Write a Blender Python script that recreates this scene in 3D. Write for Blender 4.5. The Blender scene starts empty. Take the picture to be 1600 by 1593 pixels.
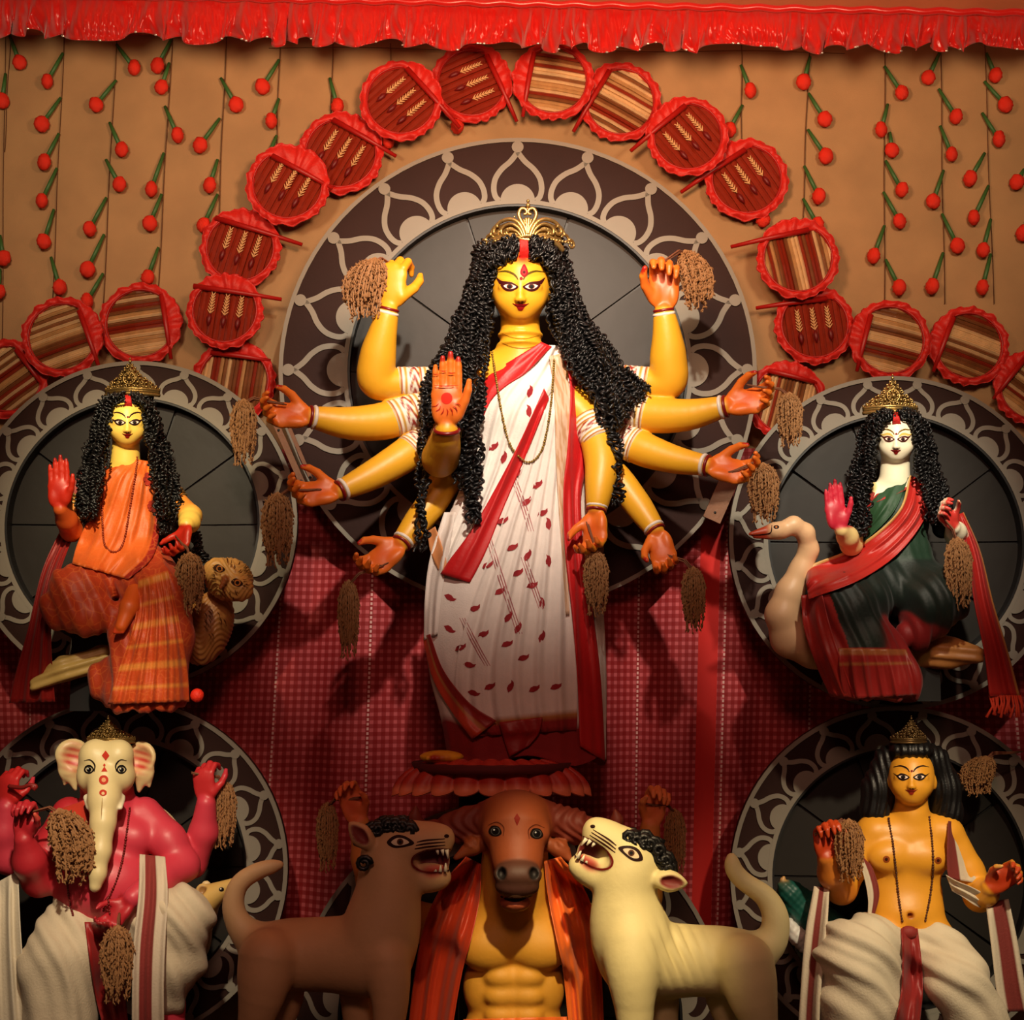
import bpy, math, random
import numpy as np
from mathutils import Vector, Matrix, Quaternion
from mathutils.bvhtree import BVHTree
from mathutils.geometry import delaunay_2d_cdt

random.seed(7)
rng = np.random.default_rng(7)
SC = bpy.context.scene
COL = SC.collection

# ------------------------------------------------------------------ camera
W, H = 1600, 1593
PITCH = math.radians(6.0)
CAM = Vector((0.0, -6.0, 1.63))
FPX = 2413.0
cd = bpy.data.cameras.new('camera')
cam = bpy.data.objects.new('camera', cd)
COL.objects.link(cam)
cam.location = CAM
cam.rotation_euler = (math.radians(90) + PITCH, 0, 0)
cd.sensor_fit = 'HORIZONTAL'
cd.sensor_width = 36.0
cd.lens = 36.0 * FPX / W
cd.clip_start = 0.05
SC.camera = cam
FWD = Vector((0, math.cos(PITCH), math.sin(PITCH)))
UPV = Vector((0, -math.sin(PITCH), math.cos(PITCH)))


def ray(u, v):
    return (FWD + Vector((1, 0, 0)) * ((u - 800) / FPX) + UPV * ((796.5 - v) / FPX))


def P(u, v, y=0.0):
    """world point that stands at depth y and shows at photo position (u, v)"""
    d = ray(u, v)
    return CAM + d * ((y - CAM.y) / d.y)


def ps(y=0.0):
    """metres per photo pixel at depth y"""
    return (y - CAM.y) / FPX


# ------------------------------------------------------------------ colour and light
def lin(c):
    c = c / 255.0
    return c / 12.92 if c <= 0.04045 else ((c + 0.055) / 1.055) ** 2.4


def rgb(r, g, b):
    return (lin(r), lin(g), lin(b), 1.0)


vs = SC.view_settings
vs.view_transform = 'Standard'
vs.look = 'None'
vs.gamma = 1.0
vs.use_curve_mapping = False
vs.exposure = 0.0

wd = bpy.data.worlds.new('world')
SC.world = wd
wd.use_nodes = True
wd.node_tree.nodes['Background'].inputs[0].default_value = (0.9, 0.45, 0.32, 1)
wd.node_tree.nodes['Background'].inputs[1].default_value = 0.05


def spot(name, loc, target, watts, color, angle, blend=0.5, size=0.06):
    l = bpy.data.lights.new(name, 'SPOT')
    l.energy = watts
    l.color = color
    l.spot_size = math.radians(angle)
    l.spot_blend = blend
    l.shadow_soft_size = size
    o = bpy.data.objects.new(name, l)
    COL.objects.link(o)
    o.location = loc
    o.rotation_euler = (Vector(target) - Vector(loc)).to_track_quat('-Z', 'Y').to_euler()
    return o


spot('key_spot_lamp', (0.2, -3.2, 4.5), P(818, 520, 0.1), 1000, (1.0, 0.88, 0.70), 37, 1.0)
spot('lower_spot_lamp', (0.45, -3.2, 3.7), P(900, 1540, -0.4), 800, (1.0, 0.80, 0.44), 17, 0.9)
spot('left_idol_spot_lamp', (-1.1, -3.2, 4.2), P(205, 720, 0.0), 860, (1.0, 0.84, 0.54), 21, 1.0)
spot('right_idol_spot_lamp', (1.2, -3.2, 4.2), P(1375, 740, 0.0), 860, (1.0, 0.90, 0.70), 22, 1.0)
spot('left_low_spot_lamp', (-0.9, -3.2, 3.4), P(185, 1280, -0.2), 560, (1.0, 0.84, 0.58), 24, 1.0)
spot('right_low_spot_lamp', (1.8, -3.2, 3.4), P(1430, 1350, -0.2), 590, (1.0, 0.84, 0.56), 25, 1.0)
spot('top_wash_lamp', (0.1, -1.9, 3.75), P(830, 60, 0.9), 270, (1.0, 0.58, 0.34), 105, 1.0, 0.25)
spot('top_wash_left_lamp', (-1.6, -2.2, 3.6), P(220, 130, 0.9), 165, (1.0, 0.76, 0.50), 85, 1.0, 0.25)
spot('top_wash_right_lamp', (1.7, -2.2, 3.6), P(1400, 130, 0.9), 165, (1.0, 0.72, 0.46), 85, 1.0, 0.25)
spot('front_fill_lamp', (0.0, -5.6, 3.9), P(800, 1200, 0.0), 215, (1.0, 0.50, 0.36), 75, 1.0, 0.4)  # added reddish fill from the front, lifts the dim lower half


# ------------------------------------------------------------------ materials
MATS = {}


def mat(name, col=None, rough=0.5, var=0.12, scale=30.0, bump=0.0, bscale=80.0, metal=0.0,
        sheen=0.0, coat=0.0, vcol=False, spec=0.5):
    if name in MATS:
        return MATS[name]
    m = bpy.data.materials.new(name)
    m.use_nodes = True
    nt = m.node_tree
    b = nt.nodes['Principled BSDF']
    b.inputs['Roughness'].default_value = rough
    b.inputs['Metallic'].default_value = metal
    b.inputs['Specular IOR Level'].default_value = spec
    b.inputs['Sheen Weight'].default_value = sheen
    b.inputs['Coat Weight'].default_value = coat
    tc = nt.nodes.new('ShaderNodeTexCoord')
    nz = nt.nodes.new('ShaderNodeTexNoise')
    nz.inputs['Scale'].default_value = scale
    nz.inputs['Detail'].default_value = 4
    nt.links.new(tc.outputs['Object'], nz.inputs['Vector'])
    mr = nt.nodes.new('ShaderNodeMapRange')
    mr.inputs['To Min'].default_value = 1 - var
    mr.inputs['To Max'].default_value = 1 + var
    nt.links.new(nz.outputs['Fac'], mr.inputs['Value'])
    mx = nt.nodes.new('ShaderNodeMix')
    mx.data_type = 'RGBA'
    mx.blend_type = 'MULTIPLY'
    mx.inputs['Factor'].default_value = 1.0
    if vcol:
        at = nt.nodes.new('ShaderNodeAttribute')
        at.attribute_name = 'Col'
        nt.links.new(at.outputs['Color'], mx.inputs['A'])
    else:
        mx.inputs['A'].default_value = col
    nt.links.new(mr.outputs['Result'], mx.inputs['B'])
    nt.links.new(mx.outputs['Result'], b.inputs['Base Color'])
    if bump > 0:
        n2 = nt.nodes.new('ShaderNodeTexNoise')
        n2.inputs['Scale'].default_value = bscale
        n2.inputs['Detail'].default_value = 3
        nt.links.new(tc.outputs['Object'], n2.inputs['Vector'])
        bp = nt.nodes.new('ShaderNodeBump')
        bp.inputs['Strength'].default_value = bump
        bp.inputs['Distance'].default_value = 0.01
        nt.links.new(n2.outputs['Fac'], bp.inputs['Height'])
        nt.links.new(bp.outputs['Normal'], b.inputs['Normal'])
    MATS[name] = m
    return m


PAINT = mat('painted_clay', rough=0.44, var=0.05, scale=12, bump=0.06, bscale=60, vcol=True)
MATTE = mat('matte_painted_clay', rough=0.62, var=0.10, scale=9, bump=0.12, bscale=45, vcol=True)
DECAL = mat('painted_line_work', rough=0.6, var=0.04, vcol=True, spec=0.15)
CLOTH = mat('woven_cotton', rough=0.8, var=0.10, scale=25, bump=0.18, bscale=160, vcol=True, sheen=0.05)
SILK = mat('silk_cloth', rough=0.5, var=0.10, scale=18, bump=0.10, bscale=90, vcol=True, sheen=0.08)
HAIR = mat('black_hair', rgb(12, 11, 12), rough=0.42, var=0.3, scale=60, bump=0.2, bscale=200, spec=0.5)
GOLD = mat('gilt_metal', rgb(178, 146, 88), rough=0.4, var=0.25, scale=40, bump=0.15, bscale=90, metal=0.85)
OLDGOLD = mat('tarnished_gilt', rgb(140, 112, 64), rough=0.4, var=0.3, scale=40, bump=0.2, bscale=90, metal=0.8)


# ------------------------------------------------------------------ objects
def thing(name, label, cat, loc=(0, 0, 0), group=None):
    o = bpy.data.objects.new(name, None)
    o.empty_display_size = 0.05
    COL.objects.link(o)
    o.location = loc
    o['label'] = label
    o['category'] = cat
    if group:
        o['group'] = group
    return o


def wloc(o):
    p = Vector(o.location)
    while o.parent:
        o = o.parent
        p = p + Vector(o.location)
    return p


def mk(name, verts, faces, m, parent=None, cols=None, smooth=True, uv=None, kind=None, loc=None, label=None):
    """one mesh object; verts are world positions (numpy or list)"""
    V = np.array([tuple(v) for v in verts], dtype=np.float64) if not isinstance(verts, np.ndarray) else verts
    off = wloc(parent) if parent else (Vector(loc) if loc is not None else Vector((0, 0, 0)))
    V = V - np.array(off)
    me = bpy.data.meshes.new(name)
    if isinstance(faces, np.ndarray):
        faces = faces.tolist()
    me.from_pydata(V.tolist(), [], faces)
    if cols is not None:
        a = me.color_attributes.new('Col', 'FLOAT_COLOR', 'POINT')
        c = np.ones((len(V), 4), dtype=np.float32)
        cc = np.array(cols, dtype=np.float32)
        c[:, :3] = cc[:, :3]
        a.data.foreach_set('color', c.ravel())
    if uv is not None:
        ul = me.uv_layers.new(name='UVMap')
        li = np.zeros(len(me.loops), dtype=np.int32)
        me.loops.foreach_get('vertex_index', li)
        ul.data.foreach_set('uv', np.array(uv, dtype=np.float32)[li].ravel())
    if smooth:
        me.polygons.foreach_set('use_smooth', np.ones(len(me.polygons), dtype=bool))
    me.materials.append(m)
    me.update()
    o = bpy.data.objects.new(name, me)
    COL.objects.link(o)
    if parent:
        o.parent = parent
    elif loc is not None:
        o.location = loc
    if kind:
        o['kind'] = kind
    if label:
        o['label'] = label
    return o


def inst(name, src, parent, loc=(0, 0, 0), rot=(0, 0, 0), scale=(1, 1, 1)):
    """another object with the same mesh data, placed in its parent's frame"""
    o = bpy.data.objects.new(name, src if isinstance(src, bpy.types.Mesh) else src.data)
    COL.objects.link(o)
    o.parent = parent
    o.location = loc
    o.rotation_euler = rot
    o.scale = scale
    return o


def sub(child, part):
    """make child a sub-part of part without moving it"""
    child.parent = part
    child.matrix_parent_inverse = part.matrix_basis.inverted()
    return child


def mesh_only(name, verts, faces, m, cols=None, smooth=True):
    o = mk(name, verts, faces, m, cols=cols, smooth=smooth)
    me = o.data
    bpy.data.objects.remove(o)
    return me


def tag(o, label, cat, group=None):
    o['label'] = label
    o['category'] = cat
    if group:
        o['group'] = group
    return o


class MB:
    """collects pieces of one part"""
    def __init__(s):
        s.v = []
        s.f = []
        s.c = []

    def add(s, vf, col=None):
        v, f = vf
        n = len(s.v)
        s.v.extend([tuple(q) for q in v])
        s.f.extend([tuple(i + n for i in q) for q in f])
        s.c.extend([(col or (1, 1, 1, 1))] * len(v))
        return s

    def mk(s, name, m, parent=None, vcol=False, **k):
        return mk(name, s.v, s.f, m, parent, cols=s.c if vcol else None, **k)


def catmull(pts, n=8, closed=False):
    pts = [np.array(p, dtype=float) for p in pts]
    if len(pts) < 3 and not closed:
        return [pts[0] + (pts[1] - pts[0]) * t for t in np.linspace(0, 1, n + 1)]
    L = len(pts)
    out = []
    rng_ = range(L) if closed else range(L - 1)
    for i in rng_:
        if closed:
            p0, p1, p2, p3 = pts[(i - 1) % L], pts[i], pts[(i + 1) % L], pts[(i + 2) % L]
        else:
            p1, p2 = pts[i], pts[i + 1]
            p0 = pts[i - 1] if i > 0 else 2 * p1 - p2
            p3 = pts[i + 2] if i + 2 < L else 2 * p2 - p1
        for j in range(n):
            t = j / n
            out.append(0.5 * ((2 * p1) + (-p0 + p2) * t + (2 * p0 - 5 * p1 + 4 * p2 - p3) * t * t
                              + (-p0 + 3 * p1 - 3 * p2 + p3) * t ** 3))
    if not closed:
        out.append(pts[-1])
    return out


def tube(pts, rad, seg=8, closed=False, flat=1.0):
    """tube through points, radius a number or a list"""
    pts = [Vector(p) for p in pts]
    n = len(pts)
    if not hasattr(rad, '__len__'):
        rad = [rad] * n
    V, F = [], []
    t0 = (pts[1] - pts[0]).normalized()
    ref = Vector((0, 1, 0)) if abs(t0.y) < 0.9 else Vector((0, 0, 1))
    nrm = (ref - t0 * ref.dot(t0)).normalized()
    for i in range(n):
        if closed:
            t = (pts[(i + 1) % n] - pts[i - 1]).normalized()
        else:
            t = (pts[min(i + 1, n - 1)] - pts[max(i - 1, 0)]).normalized()
        nrm = (nrm - t * nrm.dot(t))
        if nrm.length < 1e-6:
            nrm = t.orthogonal()
        nrm.normalize()
        bi = t.cross(nrm)
        for j in range(seg):
            a = 2 * math.pi * j / seg
            V.append(pts[i] + (nrm * math.cos(a) * flat + bi * math.sin(a)) * rad[i])
    m = n if closed else n - 1
    for i in range(m):
        for j in range(seg):
            a, b = i * seg + j, i * seg + (j + 1) % seg
            c, d = ((i + 1) % n) * seg + (j + 1) % seg, ((i + 1) % n) * seg + j
            F.append((a, b, c, d))
    if not closed:
        F.append(tuple(range(seg))[::-1])
        F.append(tuple((n - 1) * seg + j for j in range(seg)))
    return V, F


def sphere(c, r, seg=10, rings=6, sq=(1, 1, 1)):
    c = Vector(c)
    V = [c + Vector((0, 0, r * sq[2]))]
    F = []
    for i in range(1, rings):
        a = math.pi * i / rings
        for j in range(seg):
            b = 2 * math.pi * j / seg
            V.append(c + Vector((math.sin(a) * math.cos(b) * r * sq[0], math.sin(a) * math.sin(b) * r * sq[1],
                                 math.cos(a) * r * sq[2])))
    V.append(c - Vector((0, 0, r * sq[2])))
    for j in range(seg):
        F.append((0, 1 + j, 1 + (j + 1) % seg))
    for i in range(rings - 2):
        for j in range(seg):
            a = 1 + i * seg + j
            b = 1 + i * seg + (j + 1) % seg
            F.append((a, a + seg, b + seg, b))
    e = len(V) - 1
    o = 1 + (rings - 2) * seg
    for j in range(seg):
        F.append((e, o + (j + 1) % seg, o + j))
    return V, F


def torus(c, axis, R, r, seg=24, s2=8, squash=1.0):
    axis = Vector(axis).normalized()
    x = axis.orthogonal().normalized()
    y = axis.cross(x)
    pts = [Vector(c) + (x * math.cos(a) + y * math.sin(a) * squash) * R for a in
           [2 * math.pi * i / seg for i in range(seg)]]
    return tube(pts, r, s2, closed=True)


def box(lo, hi):
    x0, y0, z0 = lo
    x1, y1, z1 = hi
    V = [(x0, y0, z0), (x1, y0, z0), (x1, y1, z0), (x0, y1, z0), (x0, y0, z1), (x1, y0, z1), (x1, y1, z1), (x0, y1, z1)]
    F = [(0, 3, 2, 1), (4, 5, 6, 7), (0, 1, 5, 4), (1, 2, 6, 5), (2, 3, 7, 6), (3, 0, 4, 7)]
    return V, F


def prism(outline, y0, y1):
    """outline = (x, z) list, extruded from y0 (front) to y1 (back)"""
    n = len(outline)
    V = [(x, y0, z) for x, z in outline] + [(x, y1, z) for x, z in outline]
    F = [tuple(range(n)), tuple(range(n, 2 * n))[::-1]]
    for i in range(n):
        j = (i + 1) % n
        F.append((i, i + n, j + n, j))
    return V, F


def annulus(r0, r1, y0, y1, seg=96, a0=0.0, a1=2 * math.pi):
    full = abs(a1 - a0 - 2 * math.pi) < 1e-6
    n = seg if full else seg + 1
    V, F = [], []
    for i in range(n):
        a = a0 + (a1 - a0) * i / seg
        s, c = math.sin(a), math.cos(a)
        V += [(s * r0, y0, c * r0), (s * r1, y0, c * r1), (s * r1, y1, c * r1), (s * r0, y1, c * r0)]
    for i in range(seg):
        a, b = i * 4, ((i + 1) % n) * 4
        for k in range(4):
            F.append((a + k, a + (k + 1) % 4, b + (k + 1) % 4, b + k))
    if not full:
        F.append((0, 3, 2, 1))
        e = (n - 1) * 4
        F.append((e, e + 1, e + 2, e + 3))
    return V, F


def stroke(pts2, w, y0, y1):
    """flat band following (x, z) points"""
    n = len(pts2)
    V, F = [], []
    for i in range(n):
        p = np.array(pts2[i])
        t = np.array(pts2[min(i + 1, n - 1)]) - np.array(pts2[max(i - 1, 0)])
        t = t / (np.linalg.norm(t) + 1e-9)
        nn = np.array([-t[1], t[0]]) * w / 2
        V += [(p[0] + nn[0], y0, p[1] + nn[1]), (p[0] - nn[0], y0, p[1] - nn[1]),
              (p[0] - nn[0], y1, p[1] - nn[1]), (p[0] + nn[0], y1, p[1] + nn[1])]
    for i in range(n - 1):
        a, b = i * 4, i * 4 + 4
        for k in range(4):
            F.append((a + k, a + (k + 1) % 4, b + (k + 1) % 4, b + k))
    F.append((0, 3, 2, 1))
    e = (n - 1) * 4
    F.append((e, e + 1, e + 2, e + 3))
    return V, F


# ------------------------------------------------------------------ smooth sculpted volumes
def rotm(rx=0, ry=0, rz=0):
    from mathutils import Euler
    return np.array(Euler((math.radians(rx), math.radians(ry), math.radians(rz))).to_matrix())


class Sculpt:
    """smooth union of tapered limbs and ellipsoids, turned into one continuous quad mesh"""
    def __init__(s, h=0.006):
        s.h = h
        s.pr = []
        s.paints = []

    def cone(s, a, b, ra, rb, col, k=0.012, sub=False):
        a = np.array(a, float)
        b = np.array(b, float)
        r = max(ra, rb)
        s.pr.append(('c', (a, b, ra, rb), col, k, sub, np.minimum(a, b) - r, np.maximum(a, b) + r))
        return s

    def chain(s, pts, rad, col, k=0.012):
        for i in range(len(pts) - 1):
            s.cone(pts[i], pts[i + 1], rad[i], rad[i + 1], col, k)
        return s

    def limb(s, pts, rad, col, k=0.012, n=4):
        """smooth tapering limb through the joints"""
        q = catmull([(*p, r) for p, r in zip(pts, rad)], n)
        return s.chain([x[:3] for x in q], [float(x[3]) for x in q], col, k)

    def ell(s, c, r, col, k=0.012, rot=None, sub=False):
        c = np.array(c, float)
        r = np.array(r, float)
        R = np.eye(3) if rot is None else np.array(rot)
        ext = np.sqrt(((R * r[None, :]) ** 2).sum(1))
        s.pr.append(('e', (c, r, R), col, k, sub, c - ext, c + ext))
        return s

    @staticmethod
    def dist(kind, p, X):
        if kind == 'c':
            a, b, ra, rb = p
            ab = b - a
            L = float(ab @ ab) + 1e-12
            t = np.clip(((X - a) @ ab) / L, 0, 1)
            q = X - a - t[..., None] * ab
            return np.sqrt((q * q).sum(-1)) - (ra + (rb - ra) * t)
        c, r, R = p
        q = (X - c) @ R
        k0 = np.sqrt(((q / r) ** 2).sum(-1))
        k1 = np.sqrt(((q / (r * r)) ** 2).sum(-1)) + 1e-9
        return k0 * (k0 - 1) / k1

    def build(s, relax=1, tau=0.003):
        h = s.h
        lo = np.min([p[5] for p in s.pr if not p[4]], axis=0) - 4 * h
        hi = np.max([p[6] for p in s.pr if not p[4]], axis=0) + 4 * h
        n = np.ceil((hi - lo) / h).astype(int) + 1
        Fv = np.full(n, 5.0, dtype=np.float32)
        ax = [lo[i] + h * np.arange(n[i]) for i in range(3)]
        for kind, p, col, k, sub, plo, phi in s.pr:
            m = k + 3 * h
            i0 = np.maximum(((plo - m - lo) / h).astype(int), 0)
            i1 = np.minimum(((phi + m - lo) / h).astype(int) + 2, n)
            if np.any(i1 <= i0):
                continue
            sl = tuple(slice(i0[d], i1[d]) for d in range(3))
            X = np.stack(np.meshgrid(*[ax[d][sl[d]] for d in range(3)], indexing='ij'), -1)
            d = s.dist(kind, p, X)
            a = Fv[sl]
            if sub:
                d = -d
                hh = np.maximum(k - np.abs(a - d), 0) / k
                Fv[sl] = np.maximum(a, d) + hh * hh * k * 0.25
            else:
                hh = np.maximum(k - np.abs(a - d), 0) / k
                Fv[sl] = np.minimum(a, d) - hh * hh * k * 0.25
        ins = Fv < 0
        cnt = np.zeros(n - 1, dtype=np.int8)
        for dx in (0, 1):
            for dy in (0, 1):
                for dz in (0, 1):
                    cnt += ins[dx:n[0] - 1 + dx, dy:n[1] - 1 + dy, dz:n[2] - 1 + dz]
        cells = np.argwhere((cnt > 0) & (cnt < 8))
        idm = np.full(n - 1, -1, dtype=np.int32)
        idm[cells[:, 0], cells[:, 1], cells[:, 2]] = np.arange(len(cells))
        offs = np.array([(i, j, k) for i in (0, 1) for j in (0, 1) for k in (0, 1)])
        val = np.stack([Fv[cells[:, 0] + o[0], cells[:, 1] + o[1], cells[:, 2] + o[2]] for o in offs], 1).astype(float)
        acc = np.zeros((len(cells), 3))
        wn = np.zeros(len(cells))
        for i in range(8):
            for j in range(i + 1, 8):
                if np.abs(offs[i] - offs[j]).sum() != 1:
                    continue
                a, b = val[:, i], val[:, j]
                mix = (a < 0) != (b < 0)
                t = np.where(mix, a / np.where(mix, a - b, 1), 0)
                pt = offs[i][None, :] + t[:, None] * (offs[j] - offs[i])[None, :]
                acc[mix] += pt[mix]
                wn[mix] += 1
        V = lo + h * (cells + acc / wn[:, None])
        faces = []
        for d in range(3):
            e1, e2 = [(1, 2), (2, 0), (0, 1)][d]
            a = ins
            sl0 = [slice(1, -1)] * 3
            sl1 = [slice(1, -1)] * 3
            sl0[d] = slice(0, -1)
            sl1[d] = slice(1, None)
            A = a[tuple(sl0)]
            B = a[tuple(sl1)]
            for flip in (0, 1):
                idx = np.argwhere((A & ~B) if flip == 0 else (~A & B))
                if len(idx) == 0:
                    continue
                add = np.ones(3, int)
                add[d] = 0
                c = idx + add
                u1 = np.zeros(3, int)
                u1[e1] = 1
                u2 = np.zeros(3, int)
                u2[e2] = 1
                q = [c - u1 - u2, c - u2, c, c - u1]
                q = [idm[t[:, 0], t[:, 1], t[:, 2]] for t in q]
                Q = np.stack(q if flip == 0 else q[::-1], 1)
                faces.append(Q[(Q >= 0).all(1)])
        Fq = np.concatenate(faces)
        for _ in range(relax):
            E = np.concatenate([Fq[:, [0, 1]], Fq[:, [1, 2]], Fq[:, [2, 3]], Fq[:, [3, 0]]])
            S = np.zeros_like(V)
            N = np.zeros(len(V))
            for d in range(3):
                S[:, d] = np.bincount(E[:, 0], V[E[:, 1], d], len(V)) + np.bincount(E[:, 1], V[E[:, 0], d], len(V))
            N = np.bincount(E[:, 0], minlength=len(V)) + np.bincount(E[:, 1], minlength=len(V))
            V = 0.5 * V + 0.5 * S / np.maximum(N, 1)[:, None]
        C = np.zeros((len(V), 3))
        wt = np.full(len(V), 1e-12)
        for carve in (False, True):
            if carve:
                C = C / wt[:, None]
            for kind, p, col, k, sub, plo, phi in s.pr:
                if sub != carve or col is None:
                    continue
                ii = np.nonzero(np.all((V > plo - 0.02) & (V < phi + 0.02), axis=1))[0]
                if len(ii) == 0:
                    continue
                d = s.dist(kind, p, V[ii])
                if carve:       # the wall of a hollow takes the hollow's own paint
                    f = np.exp(-(d / 0.0055) ** 2)[:, None]
                    C[ii] = C[ii] * (1 - f) + np.array(col[:3]) * f
                else:
                    w = np.exp(-np.clip(d, -0.03, 0.06) / tau)
                    C[ii] += w[:, None] * np.array(col[:3])
                    wt[ii] += w
        s.V, s.F, s.C = V, Fq, C
        s.N = normals(V, Fq)
        for fn in s.paints:
            fn(s)
        return s

    def fold(s, fn):
        """push the surface along its normals by fn(V, N)"""
        s.V = s.V + s.N * fn(s.V, s.N)[:, None]
        s.N = normals(s.V, s.F)
        return s

    def bvh(s):
        return BVHTree.FromPolygons(s.V.tolist(), s.F.tolist())

    def mk(s, name, m, parent, **k):
        return mk(name, s.V, s.F, m, parent, cols=s.C, **k)


def normals(V, F):
    n = np.cross(V[F[:, 2]] - V[F[:, 0]], V[F[:, 3]] - V[F[:, 1]])
    N = np.zeros_like(V)
    for d in range(3):
        for k in range(4):
            N[:, d] += np.bincount(F[:, k], n[:, d], len(V))
    return N / (np.linalg.norm(N, axis=1)[:, None] + 1e-12)


def bvh_of(*objs):
    V, F, n = [], [], 0
    for o in objs:
        me = o.data
        c = np.zeros(len(me.vertices) * 3)
        me.vertices.foreach_get('co', c)
        c = c.reshape(-1, 3) + np.array(wloc(o))
        ls = np.zeros(len(me.loops), dtype=np.int64)
        me.loops.foreach_get('vertex_index', ls)
        st = np.zeros(len(me.polygons), dtype=np.int64)
        tot = np.zeros(len(me.polygons), dtype=np.int64)
        me.polygons.foreach_get('loop_start', st)
        me.polygons.foreach_get('loop_total', tot)
        q = tot == 4
        F += (ls[st[q][:, None] + np.arange(4)] + n).tolist()
        q = tot == 3
        F += (ls[st[q][:, None] + np.arange(3)] + n).tolist()
        V += c.tolist()
        n = len(V)
    return BVHTree.FromPolygons(V, F)


def hit(b, u, v):
    d = ray(u, v).normalized()
    loc, nrm, i, t = b.ray_cast(CAM, d)
    return loc, nrm


def decal(name, shapes, b, m, parent, off=0.0015, step=3.0, ydef=None, label=None):
    """flat painted shapes [(outline in photo positions, colour)] laid on a surface"""
    mb = MB()
    for li, (outl, col) in enumerate(shapes):
        o2 = [Vector((float(p[0]), float(p[1]))) for p in outl]
        us = [p.x for p in o2]
        vs_ = [p.y for p in o2]
        n = len(o2)
        pts = list(o2)
        st = max(step, (max(us) - min(us)) / 40, (max(vs_) - min(vs_)) / 40)
        uu = np.arange(min(us) + st * 0.5, max(us), st)
        vv = np.arange(min(vs_) + st * 0.5, max(vs_), st)
        for a in uu:
            for c in vv:
                pts.append(Vector((float(a), float(c))))
        r = delaunay_2d_cdt(pts, [(i, (i + 1) % n) for i in range(n)], [], 2 if False else 1, 1e-4)
        pv, pf = r[0], r[2]
        # keep only triangles inside the outline
        def inside(x, y):
            c = False
            for i in range(n):
                x0, y0 = o2[i]
                x1, y1 = o2[i - 1]
                if (y0 > y) != (y1 > y) and x < (x1 - x0) * (y - y0) / (y1 - y0 + 1e-12) + x0:
                    c = not c
            return c
        V = []
        last = ydef
        for q in pv:
            l, nn = hit(b, q.x, q.y)
            if l is None:
                V.append(None)
            else:
                d = ray(q.x, q.y).normalized()
                V.append(l - d * (off * (1 + li * 0.6)))
        good = [w.y for w in V if w is not None]
        if not good and ydef is None:
            continue
        yd = ydef if ydef is not None else sum(good) / len(good)
        V = [w if w is not None else P(pv[i].x, pv[i].y, yd) for i, w in enumerate(V)]
        Fk = []
        for f in pf:
            cx = sum(pv[i].x for i in f) / len(f)
            cy = sum(pv[i].y for i in f) / len(f)
            if inside(cx, cy):
                Fk.append(tuple(f)[::-1])
        mb.add((V, Fk), col)
    if not mb.f:
        return None
    return mk(name, mb.v, mb.f, m, parent, cols=mb.c, label=label)


def resample(pts, n):
    c = np.array(catmull(pts, 12), float) if len(pts) > 2 else np.array(pts, float)
    d = np.concatenate([[0], np.cumsum(np.linalg.norm(np.diff(c[:, :2], axis=0), axis=1))])
    t = np.linspace(0, d[-1], n)
    return np.stack([np.interp(t, d, c[:, k]) for k in range(c.shape[1])], 1)


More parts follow.
